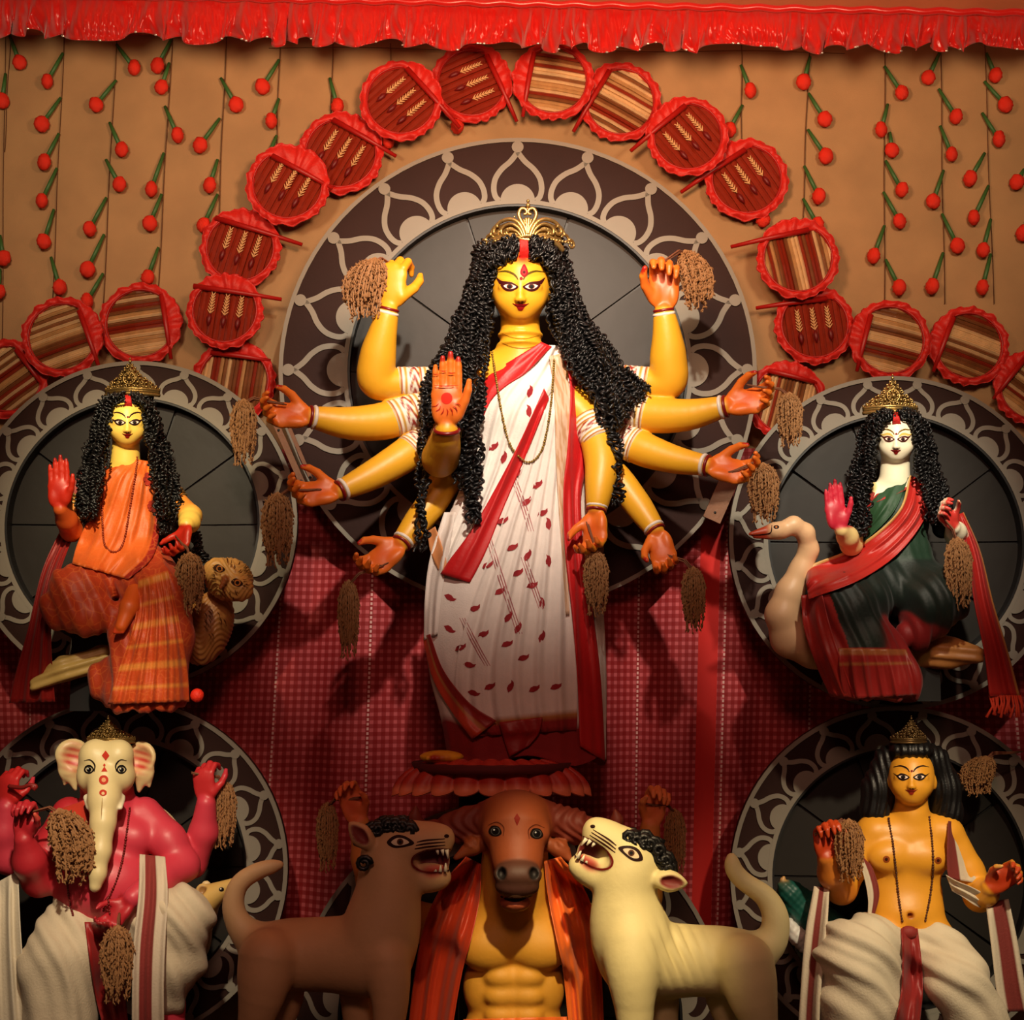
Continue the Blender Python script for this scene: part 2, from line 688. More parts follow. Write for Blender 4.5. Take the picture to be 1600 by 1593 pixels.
def sheet(name, left, right, m, parent, b=None, y=None, off=0.01, nu=24, nv=40, folds=0, amp=0.008, ph=0.0,
          col=None, thick=0.004, relax=6, fade=0.3, colfn=None, fan=1.0, bands=None, label=None, kind=None):
    """cloth between two edge lines given in photo positions (u, v) or (u, v, y); lies on surface b when given,
    else hangs at its own depth. folds run from top edge to bottom edge."""
    Lp = resample(left, nv)
    Rp = resample(right, nv)
    Y = np.full((nv, nu), np.nan)
    U = np.zeros((nv, nu))
    Vv = np.zeros((nv, nu))
    for i in range(nv):
        for j in range(nu):
            t = j / (nu - 1)
            U[i, j] = Lp[i, 0] * (1 - t) + Rp[i, 0] * t
            Vv[i, j] = Lp[i, 1] * (1 - t) + Rp[i, 1] * t
            if b is not None:
                l, nn = hit(b, U[i, j], Vv[i, j])
                if l is not None:
                    Y[i, j] = l.y - off
            elif Lp.shape[1] > 2:
                Y[i, j] = Lp[i, 2] * (1 - t) + Rp[i, 2] * t
            else:
                Y[i, j] = y
    if b is not None:
        base = Y.copy()
        if np.all(np.isnan(Y)):
            Y[:] = y
        # fill the misses outwards, then relax while staying in front
        for _ in range(200):
            bad = np.isnan(Y)
            if not bad.any():
                break
            pad = np.pad(Y, 1, constant_values=np.nan)
            st = np.stack([pad[:-2, 1:-1], pad[2:, 1:-1], pad[1:-1, :-2], pad[1:-1, 2:]])
            with np.errstate(all='ignore'):
                import warnings
                warnings.simplefilter('ignore')
                mn = np.nanmean(st, 0)
            Y = np.where(bad, mn, Y)
        for _ in range(relax):
            pad = np.pad(Y, 1, mode='edge')
            sm = (pad[:-2, 1:-1] + pad[2:, 1:-1] + pad[1:-1, :-2] + pad[1:-1, 2:]) / 4
            Y = np.where(np.isnan(base), sm, np.minimum(sm, base))
    tt = np.linspace(0, 1, nu)[None, :]
    vv = np.linspace(0, 1, nv)[:, None]
    if folds:
        w = np.clip(vv / max(fade, 1e-3), 0.15, 1)
        s1 = np.sin(2 * np.pi * folds * tt ** fan + ph + 0.9 * np.sin(3.1 * vv + ph))
        s2 = 0.45 * np.sin(2 * np.pi * folds * 1.9 * tt + 1.7 * ph + 1.3 * np.sin(2.2 * vv))
        Y = Y - amp * w * (s1 + s2 + 0.6)
    V = []
    cols = []
    for i in range(nv):
        for j in range(nu):
            V.append(P(U[i, j], Vv[i, j], Y[i, j]))
    F = []
    for i in range(nv - 1):
        for j in range(nu - 1):
            a = i * nu + j
            F.append((a, a + nu, a + nu + 1, a + 1))
    # thickness: a back skin and a closing edge
    n = len(V)
    V2 = V + [p + Vector((0, thick, 0)) for p in V]
    F2 = F + [tuple(k + n for k in f[::-1]) for f in F]
    rim = [j for j in range(nu)] + [i * nu + nu - 1 for i in range(1, nv)] + \
          [(nv - 1) * nu + j for j in range(nu - 2, -1, -1)] + [i * nu for i in range(nv - 2, 0, -1)]
    for a, c in zip(rim, rim[1:] + rim[:1]):
        F2.append((a, c, c + n, a + n))
    uvs = []
    for i in range(nv):
        for j in range(nu):
            uvs.append((j / (nu - 1), i / (nv - 1)))
    uvs = uvs + uvs
    if colfn:
        cols = [colfn(a, c) for a, c in uvs]
    elif col is not None:
        cols = [col] * len(V2)
    else:
        cols = None
    return mk(name, V2, F2, m, parent, cols=cols, uv=uvs, label=label, kind=kind)
# ================================================================== THE SETTING
def quad(name, pts, m, kind='structure', th=(0, 0.05, 0)):
    pts = [Vector(p) for p in pts]
    q = [p + Vector(th) for p in pts]
    o = mk(name, pts + q, [(0, 1, 2, 3), (7, 6, 5, 4), (0, 4, 5, 1), (1, 5, 6, 2), (2, 6, 7, 3), (3, 7, 4, 0)], m, smooth=False)
    o['kind'] = kind
    return o


WALLY = 0.9
kraft = mat('kraft_board', rgb(172, 134, 90), rough=0.72, var=0.26, scale=4.5, bump=0.12, bscale=220)
quad('wall_back', [(-4, WALLY, 0), (4, WALLY, 0), (4, WALLY, 5.2), (-4, WALLY, 5.2)], kraft)
darkfloor = mat('dark_stage_cloth', rgb(26, 16, 14), rough=0.9, var=0.3, scale=8, bump=0.2)
quad('floor', [(-4, -7.5, 0), (4, -7.5, 0), (4, WALLY + 0.05, 0), (-4, WALLY + 0.05, 0)], darkfloor, th=(0, 0, -0.08))
canopy = mat('canopy_sheet', rgb(214, 120, 84), rough=0.35, var=0.2, scale=2.5, bump=0.3, bscale=9)
zc = P(800, 12, 0.6).z
quad('ceiling', [(-4, -7.5, zc + 1.7), (4, -7.5, zc + 1.7), (4, WALLY, zc), (-4, WALLY, zc - 0.0)], canopy, th=(0, 0, 0.05))

# ---------------------------------------------------------------- checked curtain
def curtain_material():
    m = bpy.data.materials.new('red_checked_cotton')
    m.use_nodes = True
    nt = m.node_tree
    b = nt.nodes['Principled BSDF']
    b.inputs['Roughness'].default_value = 0.75
    b.inputs['Sheen Weight'].default_value = 0.1
    uv = nt.nodes.new('ShaderNodeUVMap')
    sep = nt.nodes.new('ShaderNodeSeparateXYZ')
    nt.links.new(uv.outputs['UV'], sep.inputs[0])

    def math_(op, a, bb, c=None):
        n = nt.nodes.new('ShaderNodeMath')
        n.operation = op
        for i, q in enumerate((a, bb)):
            if q is None:
                continue
            if isinstance(q, (int, float)):
                n.inputs[i].default_value = q
            else:
                nt.links.new(q, n.inputs[i])
        return n.outputs[0]

    def band(sock, period, width, shift=0.0):
        f = math_('FRACT', math_('ADD', math_('DIVIDE', sock, period), shift), None)
        return math_('LESS_THAN', f, width)
    su = sep.outputs['X']
    sv = sep.outputs['Y']
    a = band(su, 0.034, 0.46)
    c = band(sv, 0.034, 0.46)
    chk = math_('MULTIPLY', math_('ADD', a, c), 0.5)
    chk = math_('POWER', chk, 2.2)
    mix = nt.nodes.new('ShaderNodeMix')
    mix.data_type = 'RGBA'
    mix.inputs['A'].default_value = rgb(146, 8, 14)
    mix.inputs['B'].default_value = rgb(202, 88, 94)
    nt.links.new(chk, mix.inputs['Factor'])
    # plain red border stripes and white selvedge lines woven along the length
    st = math_('LESS_THAN', math_('ABSOLUTE', math_('SUBTRACT', su, 4.18), None), 0.05)
    mix2 = nt.nodes.new('ShaderNodeMix')
    mix2.data_type = 'RGBA'
    mix2.inputs['B'].default_value = rgb(196, 22, 14)
    nt.links.new(st, mix2.inputs['Factor'])
    nt.links.new(mix.outputs['Result'], mix2.inputs['A'])
    st2 = math_('MULTIPLY', band(su, 0.43, 0.022, 0.1), band(sv, 0.02, 0.6))
    mix3 = nt.nodes.new('ShaderNodeMix')
    mix3.data_type = 'RGBA'
    mix3.inputs['B'].default_value = rgb(226, 176, 170)
    nt.links.new(st2, mix3.inputs['Factor'])
    nt.links.new(mix2.outputs['Result'], mix3.inputs['A'])
    nt.links.new(mix3.outputs['Result'], b.inputs['Base Color'])
    return m


CURT = curtain_material()


def curtain():
    """wide hanging of red checked cotton with loose vertical folds"""
    x0, x1 = -2.9, 2.9
    zt, zb = P(800, 700, 0.75).z, 0.35
    nu, nv = 300, 60
    V, F, UV = [], [], []
    for i in range(nv):
        t = i / (nv - 1)
        z = zt + (zb - zt) * t
        for j in range(nu):
            s = j / (nu - 1)
            x = x0 + (x1 - x0) * s
            gather = 1 - 0.10 * t * math.sin(x * 1.7)
            f = 0.042 * math.sin(x * 11 + 1.3 * math.sin(x * 2.3) + 0.5 * t) + 0.026 * math.sin(x * 23 + 2 * t + math.sin(5 * x))
            y = 0.77 + f * (0.5 + 0.5 * t)
            V.append((x * gather, y, z))
            UV.append((s * 6.4, t * (zt - zb)))
    for i in range(nv - 1):
        for j in range(nu - 1):
            a = i * nu + j
            F.append((a, a + nu, a + nu + 1, a + 1))
    n = len(V)
    V2 = V + [(p[0], p[1] + 0.006, p[2]) for p in V]
    F2 = F + [tuple(k + n for k in f[::-1]) for f in F]
    rim = [j for j in range(nu)] + [i * nu + nu - 1 for i in range(1, nv)] + \
          [(nv - 1) * nu + j for j in range(nu - 2, -1, -1)] + [i * nu for i in range(nv - 2, 0, -1)]
    for a, c in zip(rim, rim[1:] + rim[:1]):
        F2.append((a, c, c + n, a + n))
    o = mk('checked_curtain', V2, F2, CURT, uv=UV + UV, loc=(0, 0.78, zt))
    tag(o, 'dark red checked cotton curtain hanging behind the goddess idols', 'curtain')


curtain()

# ---------------------------------------------------------------- ruffled satin pelmet
SATIN = mat('red_satin', rgb(192, 18, 10), rough=0.30, var=0.12, scale=6, bump=0.05, bscale=40, sheen=0.2)


def pelmet():
    Y = 0.42
    root = thing('satin_pelmet', 'ruffled red satin pelmet running along the top of the wall', 'pelmet', P(800, 20, Y))
    nu, nv = 1300, 22
    V, F = [], []
    ph = 0.0
    us = np.linspace(-120, 1720, nu)
    acc = 0
    phs = []
    for u in us:
        acc += 0.24 * (1.0 + 0.5 * math.sin(u * 0.031) + 0.45 * math.sin(u * 0.013 + 2) + 0.3 * math.sin(u * 0.071 + 1))
        phs.append(acc)
    for i in range(nv):
        t = i / (nv - 1)
        for j, u in enumerate(us):
            p = phs[j]
            top = -6 + 30 * (u / 1600)
            hem = 52 + 24 * math.sin(math.pi * min(max(u / 1500, 0), 1) * 0.62) + 5.5 * math.sin(p * 0.62) + 3.5 * math.sin(p * 0.27 + 1)
            fz = top + (hem - top) * t
            f = 0.030 * math.sin(p * 0.62 + 0.4 * math.sin(4 * t)) + 0.018 * math.sin(p * 1.3 + 2.6 * t + 1.4 * math.sin(u * .05)) \
                + 0.006 * math.sin(p * 2.4 - 4.1 * t + 2 * math.sin(u * .021)) * (0.3 + 0.7 * t) \
                + 0.006 * math.sin(u * .42 + 7 * t + 3 * math.sin(u * .037)) + 0.003 * math.sin(u * .73 - 9 * t + 4 * math.sin(u * .051 + 2 * t))
            bulge = 0.022 * math.sin(math.pi * min(t * 1.05, 1)) + 0.03 * t + (0.012 if t > 0.93 else 0)
            V.append(P(u + 5 * math.sin(p * .9 + 3 * t) * t, fz, Y - bulge - f * (0.35 + t)))
    for i in range(nv - 1):
        for j in range(nu - 1):
            a = i * nu + j
            F.append((a, a + nu, a + nu + 1, a + 1))
    n = len(V)
    V2 = V + [p + Vector((0, 0.004, 0)) for p in V]
    F2 = F + [tuple(k + n for k in f[::-1]) for f in F]
    for j in range(nu - 1):
        a = (nv - 1) * nu + j
        F2.append((a, a + n, a + n + 1, a + 1))
    mk('ruffle', V2, F2, SATIN, root)
    # gathered heading band and its cord
    mb = MB()
    pts = [P(u, -10 + 30 * (u / 1600) + 1.5 * math.sin(u * .11), Y - 0.03) for u in np.linspace(-120, 1720, 240)]
    mb.add(tube(pts, 0.016, 8))
    mb.mk('heading_band', SATIN, root)
    mb = MB()
    r2 = random.Random(3)
    for _ in range(40):
        u = r2.uniform(0, 1600)
        j = int((u + 120) / 1840 * (nu - 1))
        q = V[(nv - 1) * nu + j]
        mb.add(sphere(q + Vector((0, -0.004, 0)), 0.0045, 6, 4, (1.8, 1, 1)))
    mb.mk('hem_sequins', mat('silver_sequin', rgb(240, 230, 220), rough=0.15, metal=0.7), root, kind='stuff')


pelmet()

# ---------------------------------------------------------------- round wheel panels with lotus borders
WBROWN = mat('dark_brown_board', rgb(46, 24, 19), rough=0.7, spec=0.2, var=0.25, scale=5, bump=0.08, bscale=60)
WGREY = mat('dark_grey_sheet', rgb(36, 31, 27), rough=0.5, spec=0.3, var=0.3, scale=3.5, bump=0.1, bscale=12)
WTRIM = mat('beige_grey_trim', rgb(134, 126, 113), rough=0.7, var=0.12, scale=6, bump=0.05)
WBLACK = mat('black_edging', rgb(16, 14, 14), rough=0.5)
PETAL_CACHE = {}


def wheel(label, u, v, y, R, r, npetal=20, a0=0.0, nsec=10, rot=0.0):
    k = ps(y)
    root = thing('wheel_panel', label, 'wheel panel', P(u, v, y), 'round wheel panels with lotus borders')
    L = wloc(root)

    def part(name, vf, m, smooth=False):
        return mk(name, [Vector(p) + L for p in vf[0]], vf[1], m, root, smooth=smooth)
    Rm, rm = R * k, r * k
    if y > 0.5:
        mk('wall_batten', [Vector(p) + L for p in box((-0.05, 0.036, rm + 0.02), (0.05, WALLY - y, Rm - 0.04))[0]], box((0,0,0),(1,1,1))[1], WBROWN, root, smooth=False)
    part('ring_board', annulus(rm, Rm, 0, 0.035), WBROWN)
    part('outer_border', annulus(Rm - 6.5 * k, Rm, -0.008, 0.0), WTRIM)
    part('inner_border', annulus(rm, rm + 7 * k, -0.008, 0.0), WTRIM)
    part('inner_edging', annulus(rm - 3.5 * k, rm, -0.004, 0.06), WBLACK)
    part('backing_board', annulus(0.001, rm, 0.075, 0.085), WBLACK)
    step = 2 * math.pi / nsec
    g = 0.004 / rm * 1.5
    sv = annulus(0.02, rm - 3 * k, 0.06, 0.07, 16, -step / 2 + g, step / 2 - g)
    me = mesh_only('sector_panel', sv[0], sv[1], WGREY, smooth=False)
    for i in range(nsec):
        o = inst('sector_panel', me, root, (0, 0.004 * ((i * 7) % 3 - 1), 0), (0, rot + step * i, 0))
    # lotus petals: outline, half disc, bead, all raised from the board
    th = (R - r)
    sx = 0.9 * r / 272.0
    sh = th / 107.0
    key = (R, r)
    half = [(33, 2), (40, 9), (43, 22), (40, 38), (29, 53), (14, 65), (4, 76), (0, 82)]
    pts = [(x * sx, h * sh) for x, h in half]
    cur = [tuple(q) for q in catmull(pts, 6)]
    full = cur + [(-x, z) for x, z in cur[::-1][1:]]
    full = [(x * k, (r + 3 + z) * k) for x, z in full]
    sv = stroke(full, 8.8 * k * (0.5 + 0.5 * sh), -0.006, 0.002)
    mo = mesh_only('petal_outline', sv[0], sv[1], WTRIM, smooth=False)
    rad = 31 * sx * k
    cz = (r + 5) * k
    arc = [(rad * math.cos(a), cz + rad * math.sin(a) * min(1, sh / sx * 1.02)) for a in np.linspace(-0.05, math.pi + 0.05, 22)]
    pv = prism([(x, z) for x, z in arc][::-1], -0.007, 0.002)
    mh = mesh_only('petal_heart', pv[0], pv[1], WTRIM, smooth=False)
    br = 9.5 * k * (0.45 + 0.55 * sh)
    bz = (R - 15 * (0.4 + 0.6 * sh)) * k
    pv = prism([(br * math.cos(a), bz + br * math.sin(a)) for a in np.linspace(0, -2 * math.pi, 17)[:-1]], -0.009, 0.002)
    mbd = mesh_only('petal_bead', pv[0], pv[1], WTRIM, smooth=False)
    for i in range(npetal):
        a = a0 + 2 * math.pi * i / npetal
        po = inst('petal_outline', mo, root, (0, 0, 0), (0, a, 0))
        for nm, me in (('petal_heart', mh), ('petal_bead', mbd)):
            sub(inst(nm, me, root, (0, 0, 0), (0, a, 0)), po)
    return root


wheel('largest round brown wheel panel with a lotus-petal border, behind the ten-armed goddess', 809, 578, 0.58, 379, 270, 20)
wheel('round wheel panel with lotus-petal border behind the goddess in the orange saree', 207, 818, 0.42, 259, 200, 20)
wheel('round wheel panel with lotus-petal border behind the goddess in the green saree', 1400, 845, 0.42, 262, 201, 20, math.radians(9))
wheel('round wheel panel with lotus-petal border behind the elephant-headed idol', 186, 1358, 0.40, 259, 196, 20, math.radians(9))
wheel('round wheel panel with lotus-petal border behind the bare-chested long-haired idol', 1408, 1372, 0.40, 262, 198, 20, math.radians(9))
wheel('round wheel panel with lotus-petal border half hidden behind the buffalo-headed idol', 797, 1595, 0.42, 330, 262, 22)

# ---------------------------------------------------------------- hand fans
FRILL = mat('red_crepe_frill', rgb(206, 26, 14), rough=0.55, var=0.18, scale=20, bump=0.2, bscale=70, sheen=0.1)
STICK = mat('red_painted_stick', rgb(170, 20, 14), rough=0.45, var=0.15)
SLATR = mat('red_painted_palm_leaf', rgb(142, 42, 22), rough=0.32, var=0.25, scale=30)
SLATB = mat('bare_palm_leaf', rgb(196, 150, 98), rough=0.25, var=0.35, scale=24, coat=0.4)
SLATD = mat('brown_palm_leaf', rgb(130, 78, 44), rough=0.3, var=0.35, scale=24, coat=0.4)
SLATL = mat('pale_palm_leaf', rgb(226, 190, 140), rough=0.22, var=0.3, scale=24, coat=0.5)
WHEAT = mat('cream_wheat_paint', rgb(226, 176, 120), rough=0.5)
BUDM = mat('maroon_bud_paint', rgb(110, 10, 12), rough=0.5)
FANS = [  # centre, radius, stick start, stick end, painted with wheat ears?
    ((98, 527), 55, (127, 484), (163, 582), 0, 'at the far left above the orange-saree goddess'),
    ((220, 506), 56, (262, 458), (279, 562), 0, 'left of the largest wheel, its bare slats above the orange-saree crown'),
    ((352, 486), 52, (302, 447), (442, 468), 1, 'painted with wheat ears, lowest on the left side of the largest wheel'),
    ((376, 388), 55, (336, 340), (475, 383), 1, 'painted with wheat ears, second lowest left of the largest wheel'),
    ((450, 289), 57, (425, 243), (522, 296), 1, 'painted with wheat ears, third lowest left of the largest wheel'),
    ((533, 240), 58, (520, 186), (622, 246), 1, 'painted with wheat ears, fourth lowest left of the largest wheel'),
    ((627, 158), 57, (636, 106), (722, 204), 1, 'painted with wheat ears, second left of the top centre'),
    ((737, 131), 56, (764, 84), (813, 194), 1, 'painted with wheat ears, just left of the top centre'),
    ((864, 127), 56, (833, 82), (815, 188), 0, 'with bright bare slats just right of the top centre'),
    ((969, 160), 56, (948, 107), (889, 208), 0, 'with bright bare slats, second right of the top centre'),
    ((1074, 214), 56, (1070, 163), (981, 238), 1, 'painted with pale wheat ears, third right of the top centre'),
    ((1166, 281), 57, (1164, 233), (1060, 303), 1, 'painted with long wheat ears, fourth right of the top centre'),
    ((1246, 404), 56, (1262, 354), (1138, 381), 0, 'with shiny bare slats, right of the raised right hand'),
    ((1272, 508), 54, (1290, 457), (1178, 472), 1, 'painted with wheat ears, lowest on the right side of the wheel'),
    ((1390, 532), 55, (1350, 489), (1326, 580), 0, 'with bare slats above the green-saree goddess'),
    ((1513, 541), 54, (1482, 493), (1448, 580), 0, 'with bare slats, second from the right edge'),
    ((14, 592), 54, (26, 546), (72, 606), 0, 'cut off by the left edge of the picture'),
    ((366, 596), 56, (330, 548), (424, 561), 0, 'with upright bare slats behind the left rice sheaf'),
    ((1228, 626), 54, (1200, 576), (1284, 598), 0, 'with upright bare slats behind the right rice sheaf'),
    ((1612, 606), 52, (1600, 560), (1549, 624), 0, 'cut off by the right edge of the picture'),
]


def fan(i, c, R, s0, s1, wheat, lab):
    y = 0.835 if (i % 2 or i == 16) else 0.765
    k = ps(y)
    C = P(c[0], c[1], y)
    root = thing('hand_fan', 'red-frilled hand fan ' + lab, 'hand fan', C, 'hand fans around the largest wheel')
    # local frame in the wall plane: a along the stick (towards its handle end), n away from the stick
    a = Vector((s1[0] - s0[0], -(s1[1] - s0[1])))
    a.normalize()
    n = Vector((-a.y, a.x))
    mid = Vector((c[0] - s0[0], -(c[1] - s0[1])))
    if mid.dot(n) < 0:
        n = -n
    dst = min(abs(mid.dot(n)), R * 0.72)

    def W(p, q, dy=0.0):
        d = a * (p * k) + n * (q * k)
        return C + Vector((d.x, dy, d.y))
    # palm-leaf slats across the stick
    r2 = random.Random(i)
    ns = 11 if wheat else 19
    wd_ = 2 * R / ns
    for j in range(ns):
        mt = SLATR if wheat else r2.choice((SLATB, SLATD, SLATL, SLATL, SLATB, SLATR, SLATD))
        p0 = -R + wd_ * j
        pm = p0 + wd_ / 2
        h = math.sqrt(max(R * R - pm * pm, 1)) + 3
        lo = -min(dst, h)
        V = []
        dz = r2.uniform(-0.004, 0.003)
        w2 = wd_ * 0.47
        for (pp, dd) in ((pm - w2, 0.005), (pm, -0.005), (pm + w2, 0.005)):
            V += [W(pp, lo, dd + dz), W(pp, (lo + h) / 2, dd + dz - 0.008), W(pp, h, dd + dz)]
        V += [v + Vector((0, 0.006, 0)) for v in V]
        F = [(0, 1, 4, 3), (1, 2, 5, 4), (3, 4, 7, 6), (4, 5, 8, 7), (9, 12, 13, 10), (10, 13, 14, 11),
             (12, 15, 16, 13), (13, 16, 17, 14), (0, 9, 10, 1), (1, 10, 11, 2), (6, 7, 16, 15), (7, 8, 17, 16),
             (0, 3, 12, 9), (3, 6, 15, 12), (2, 11, 14, 5), (5, 14, 17, 8)]
        mk('slat', V, F, mt, root, smooth=False)
    # ruffled rim
    a0 = math.asin(min(dst / R, 1))
    V, F = [], []
    ng, nr = 108, 7
    phs = r2.uniform(0, 6)
    for g in range(ng):
        t = 2 * math.pi * g / ng
        wob = 1 + 0.05 * math.sin(5 * t + phs) + 0.04 * math.sin(12 * t + 2 * phs)
        rin = R * 0.94
        if math.sin(t) < 0:
            rin = min(rin, dst * 0.98 / max(-math.sin(t), 1e-3))
        for h in range(nr):
            s = h / (nr - 1)
            rr = rin + (R * (0.96 + 0.22 * wob) - rin) * s + 1.3 * math.sin(19 * t + phs + 2 * math.sin(3 * t)) * s
            dy = -0.014 * math.sin(math.pi * s) - 0.007 * math.sin(15 * t + phs + 3 * s + 2 * math.sin(4 * t)) * (0.3 + s) - 0.004 * math.sin(37 * t + 3 * math.sin(5 * t) + 5 * s) * s
            V.append(W(rr * math.cos(t), rr * math.sin(t), dy - 0.010))
    for g in range(ng):
        for h in range(nr - 1):
            q = g * nr + h
            q2 = ((g + 1) % ng) * nr + h
            F.append((q, q + 1, q2 + 1, q2))
    m_ = len(V)
    F += [tuple(x + m_ for x in f[::-1]) for f in F]
    V = V + [v + Vector((0, 0.008, 0)) for v in V]
    for g in range(ng):
        for h in (0, nr - 1):
            q = g * nr + h
            q2 = ((g + 1) % ng) * nr + h
            F.append((q, q2, q2 + m_, q + m_))
    mk('frill_rim', V, F, FRILL, root)
    mb = MB().add(tube([W(0, R * 0.2, 0.008), W(0, R * 0.2, WALLY - y)], 0.006, 6))
    mb.mk('wall_pin', STICK, root)
    mb = MB()
    tt = [-a0 + (math.pi + 2 * a0) * g / 40 for g in range(41)]
    mb.add(tube([W(R * 0.975 * math.cos(t), R * 0.975 * math.sin(t), -0.016) for t in tt], 1.6 * k, 6))
    mb.mk('hoop', STICK, root)
    # stick
    e0 = (Vector((s0[0] - c[0], -(s0[1] - c[1]))).dot(a))
    e1 = (Vector((s1[0] - c[0], -(s1[1] - c[1]))).dot(a))
    mb = MB()
    mb.add(tube([W(e0, -dst, -0.018), W((e0 + e1) / 2, -dst - 0.6, -0.02), W(e1, -dst, -0.012)], [4.6 * k, 4.2 * k, 3.0 * k], 10))
    mb.mk('stick', STICK, root)
    # painted wheat ears along the slats
    if wheat:
        for q0 in (-0.42, 0.02, 0.46):
            mb = MB()
            pc = q0 * R
            lo, hi = -0.44 * R, 0.40 * R
            if True:
                lo, hi = -lo, -hi
            for s in range(7):
                t = s / 6
                qq = lo + (hi - lo) * (0.35 + 0.65 * t)
                for side in (-1, 1):
                    p0 = W(pc, qq, -0.0165)
                    p1 = W(pc + side * (5.5 - 2.5 * t), qq - 6, -0.0165)
                    mb.add(tube([p0, p1], [1.5 * k, 0.7 * k], 5))
            mb.add(tube([W(pc, lo - 0.1 * R, -0.0165), W(pc, hi, -0.0165)], 0.8 * k, 5))
            ear = mb.mk('wheat_ear', WHEAT, root)
            mb = MB()
            mb.add(tube([W(pc, lo + 6, -0.016), W(pc, lo - 1, -0.017), W(pc, lo - 8, -0.017), W(pc, lo - 15, -0.016)],
                        [0.6 * k, 3.6 * k, 4.2 * k, 0.8 * k], 7))
            sub(mb.mk('ear_bud', BUDM, root), ear)


for i, f in enumerate(FANS):
    fan(i, *f)

# ---------------------------------------------------------------- flower strings on the wall
FLOW = mat('orange_red_pompom', rgb(236, 44, 16), rough=0.6, var=0.25, scale=60, bump=0.4, bscale=120)
STEM = mat('green_straw_stem', rgb(56, 104, 48), rough=0.5, var=0.2)
CORD = mat('brown_cord', rgb(98, 66, 38), rough=0.8)


def pompom_mesh():
    V, F = sphere((0, 0, 0), 1.0, 18, 12)
    out = []
    for v in V:
        d = v.normalized()
        a = math.atan2(d.x, d.z)
        bump = 1 + 0.06 * math.sin(9 * math.atan2(d.y, d.x) + 6 * d.z) + 0.05 * math.sin(11 * d.z + 3 * d.x)
        w = v * bump
        if d.z > 0.5:
            w.z += 0.35 * (d.z - 0.5)
        w.y *= 0.8
        out.append(w)
    return mesh_only('flower', out, F, FLOW)


POM = pompom_mesh()
Q = 540 / 1593.0
LS = [
    ('shortest flower string at the far left, two pompoms half cut by the frame', [(25, 0), (8, 1600)], [(10, 465, 25, 340), (15, 1190, 0, 1085), (-8, 1345, 0, 1240)]),
    ('flower string near the left edge with one pompom under the pelmet', [(50, 120), (20, 700)], [(90, 288, 45, 165)]),
    ('flower string second from the left wall edge with six pompoms', [(297, 120), (240, 1400)], [(217, 375, 290, 245), (192, 572, 280, 450), (203, 748, 272, 615), (192, 925, 262, 775), (202, 1113, 248, 965), (275, 1325, 235, 1185)]),
    ('flower string left of the upper left fans with seven staggered pompoms', [(540, 120), (475, 1400)], [(618, 313, 537, 205), (443, 483, 535, 370), (560, 690, 505, 565), (550, 850, 488, 735), (413, 1055, 490, 910), (403, 1242, 480, 1080), (400, 1390, 475, 1260)]),
    ('flower string with two pompoms close together under the pelmet, left side', [(797, 120), (728, 1340)], [(725, 303, 790, 180), (743, 402, 780, 290), (818, 623, 760, 490), (697, 873, 755, 705), (690, 1030, 745, 895), (680, 1280, 730, 1140)]),
    ('flower string ending behind the second lowest left fan', [(1045, 120), (1000, 1200)], [(1088, 483, 1018, 360), (922, 670, 1013, 545), (966, 855, 1003, 735), (937, 1038, 1003, 895)]),
    ('flower string ending behind the fan at the upper left of the largest wheel', [(1292, 120), (1272, 800)], [(1210, 400, 1287, 275), (1250, 558, 1285, 455), (1225, 745, 1275, 625)]),
    ('flower string with one pompom touching the frilled fan left of the top', [(1535, 150), (1515, 900)], [(1555, 490, 1520, 360)]),
]
LS += [
    ('flower string with one pompom at the handle of the third fan left of centre', [(1800, 200), (1795, 640)], [(1790, 652, 1800, 540)]),
    ('flower string with one pompom under the second fan left of centre', [(2105, 200), (2108, 560)], [(2108, 580, 2112, 470)]),
]
RS = [
    ('flower string with one pompom just above the far upper right fan', [(290, 150), (295, 900)], [(332, 418, 288, 300), (233, 600, 295, 485), (390, 1012, 330, 900)]),
    ('flower string right of the upper right fans with four pompoms in line', [(607, 150), (572, 1040)], [(577, 378, 607, 262), (675, 550, 600, 430), (680, 720, 597, 597), (647, 905, 580, 765), (640, 1035, 575, 915)]),
    ('flower string with two pompoms touching each other, right side of the wall', [(952, 150), (950, 1400)], [(1030, 428, 950, 305), (935, 598, 965, 480), (985, 693, 975, 610), (1030, 875, 955, 740), (1020, 1020, 945, 885), (900, 1180, 950, 1040), (1018, 1325, 955, 1195)]),
    ('flower string third from the right wall edge with six pompoms', [(1208, 150), (1228, 1400)], [(1152, 358, 1203, 245), (1280, 538, 1200, 410), (1260, 712, 1207, 580), (1175, 928, 1222, 785), (1287, 1133, 1215, 985), (1170, 1320, 1220, 1165)]),
    ('flower string second from the right wall edge with seven pompoms', [(1410, 150), (1455, 1400)], [(1462, 348, 1420, 245), (1508, 483, 1410, 375), (1478, 642, 1400, 520), (1345, 823, 1412, 705), (1362, 1003, 1430, 855), (1405, 1153, 1440, 1010), (1402, 1325, 1440, 1170)]),
    ('flower string at the right edge with pompoms half cut by the frame', [(1598, 150), (1640, 1200)], [(1560, 840, 1593, 780), (1592, 1075, 1620, 960)]),
]


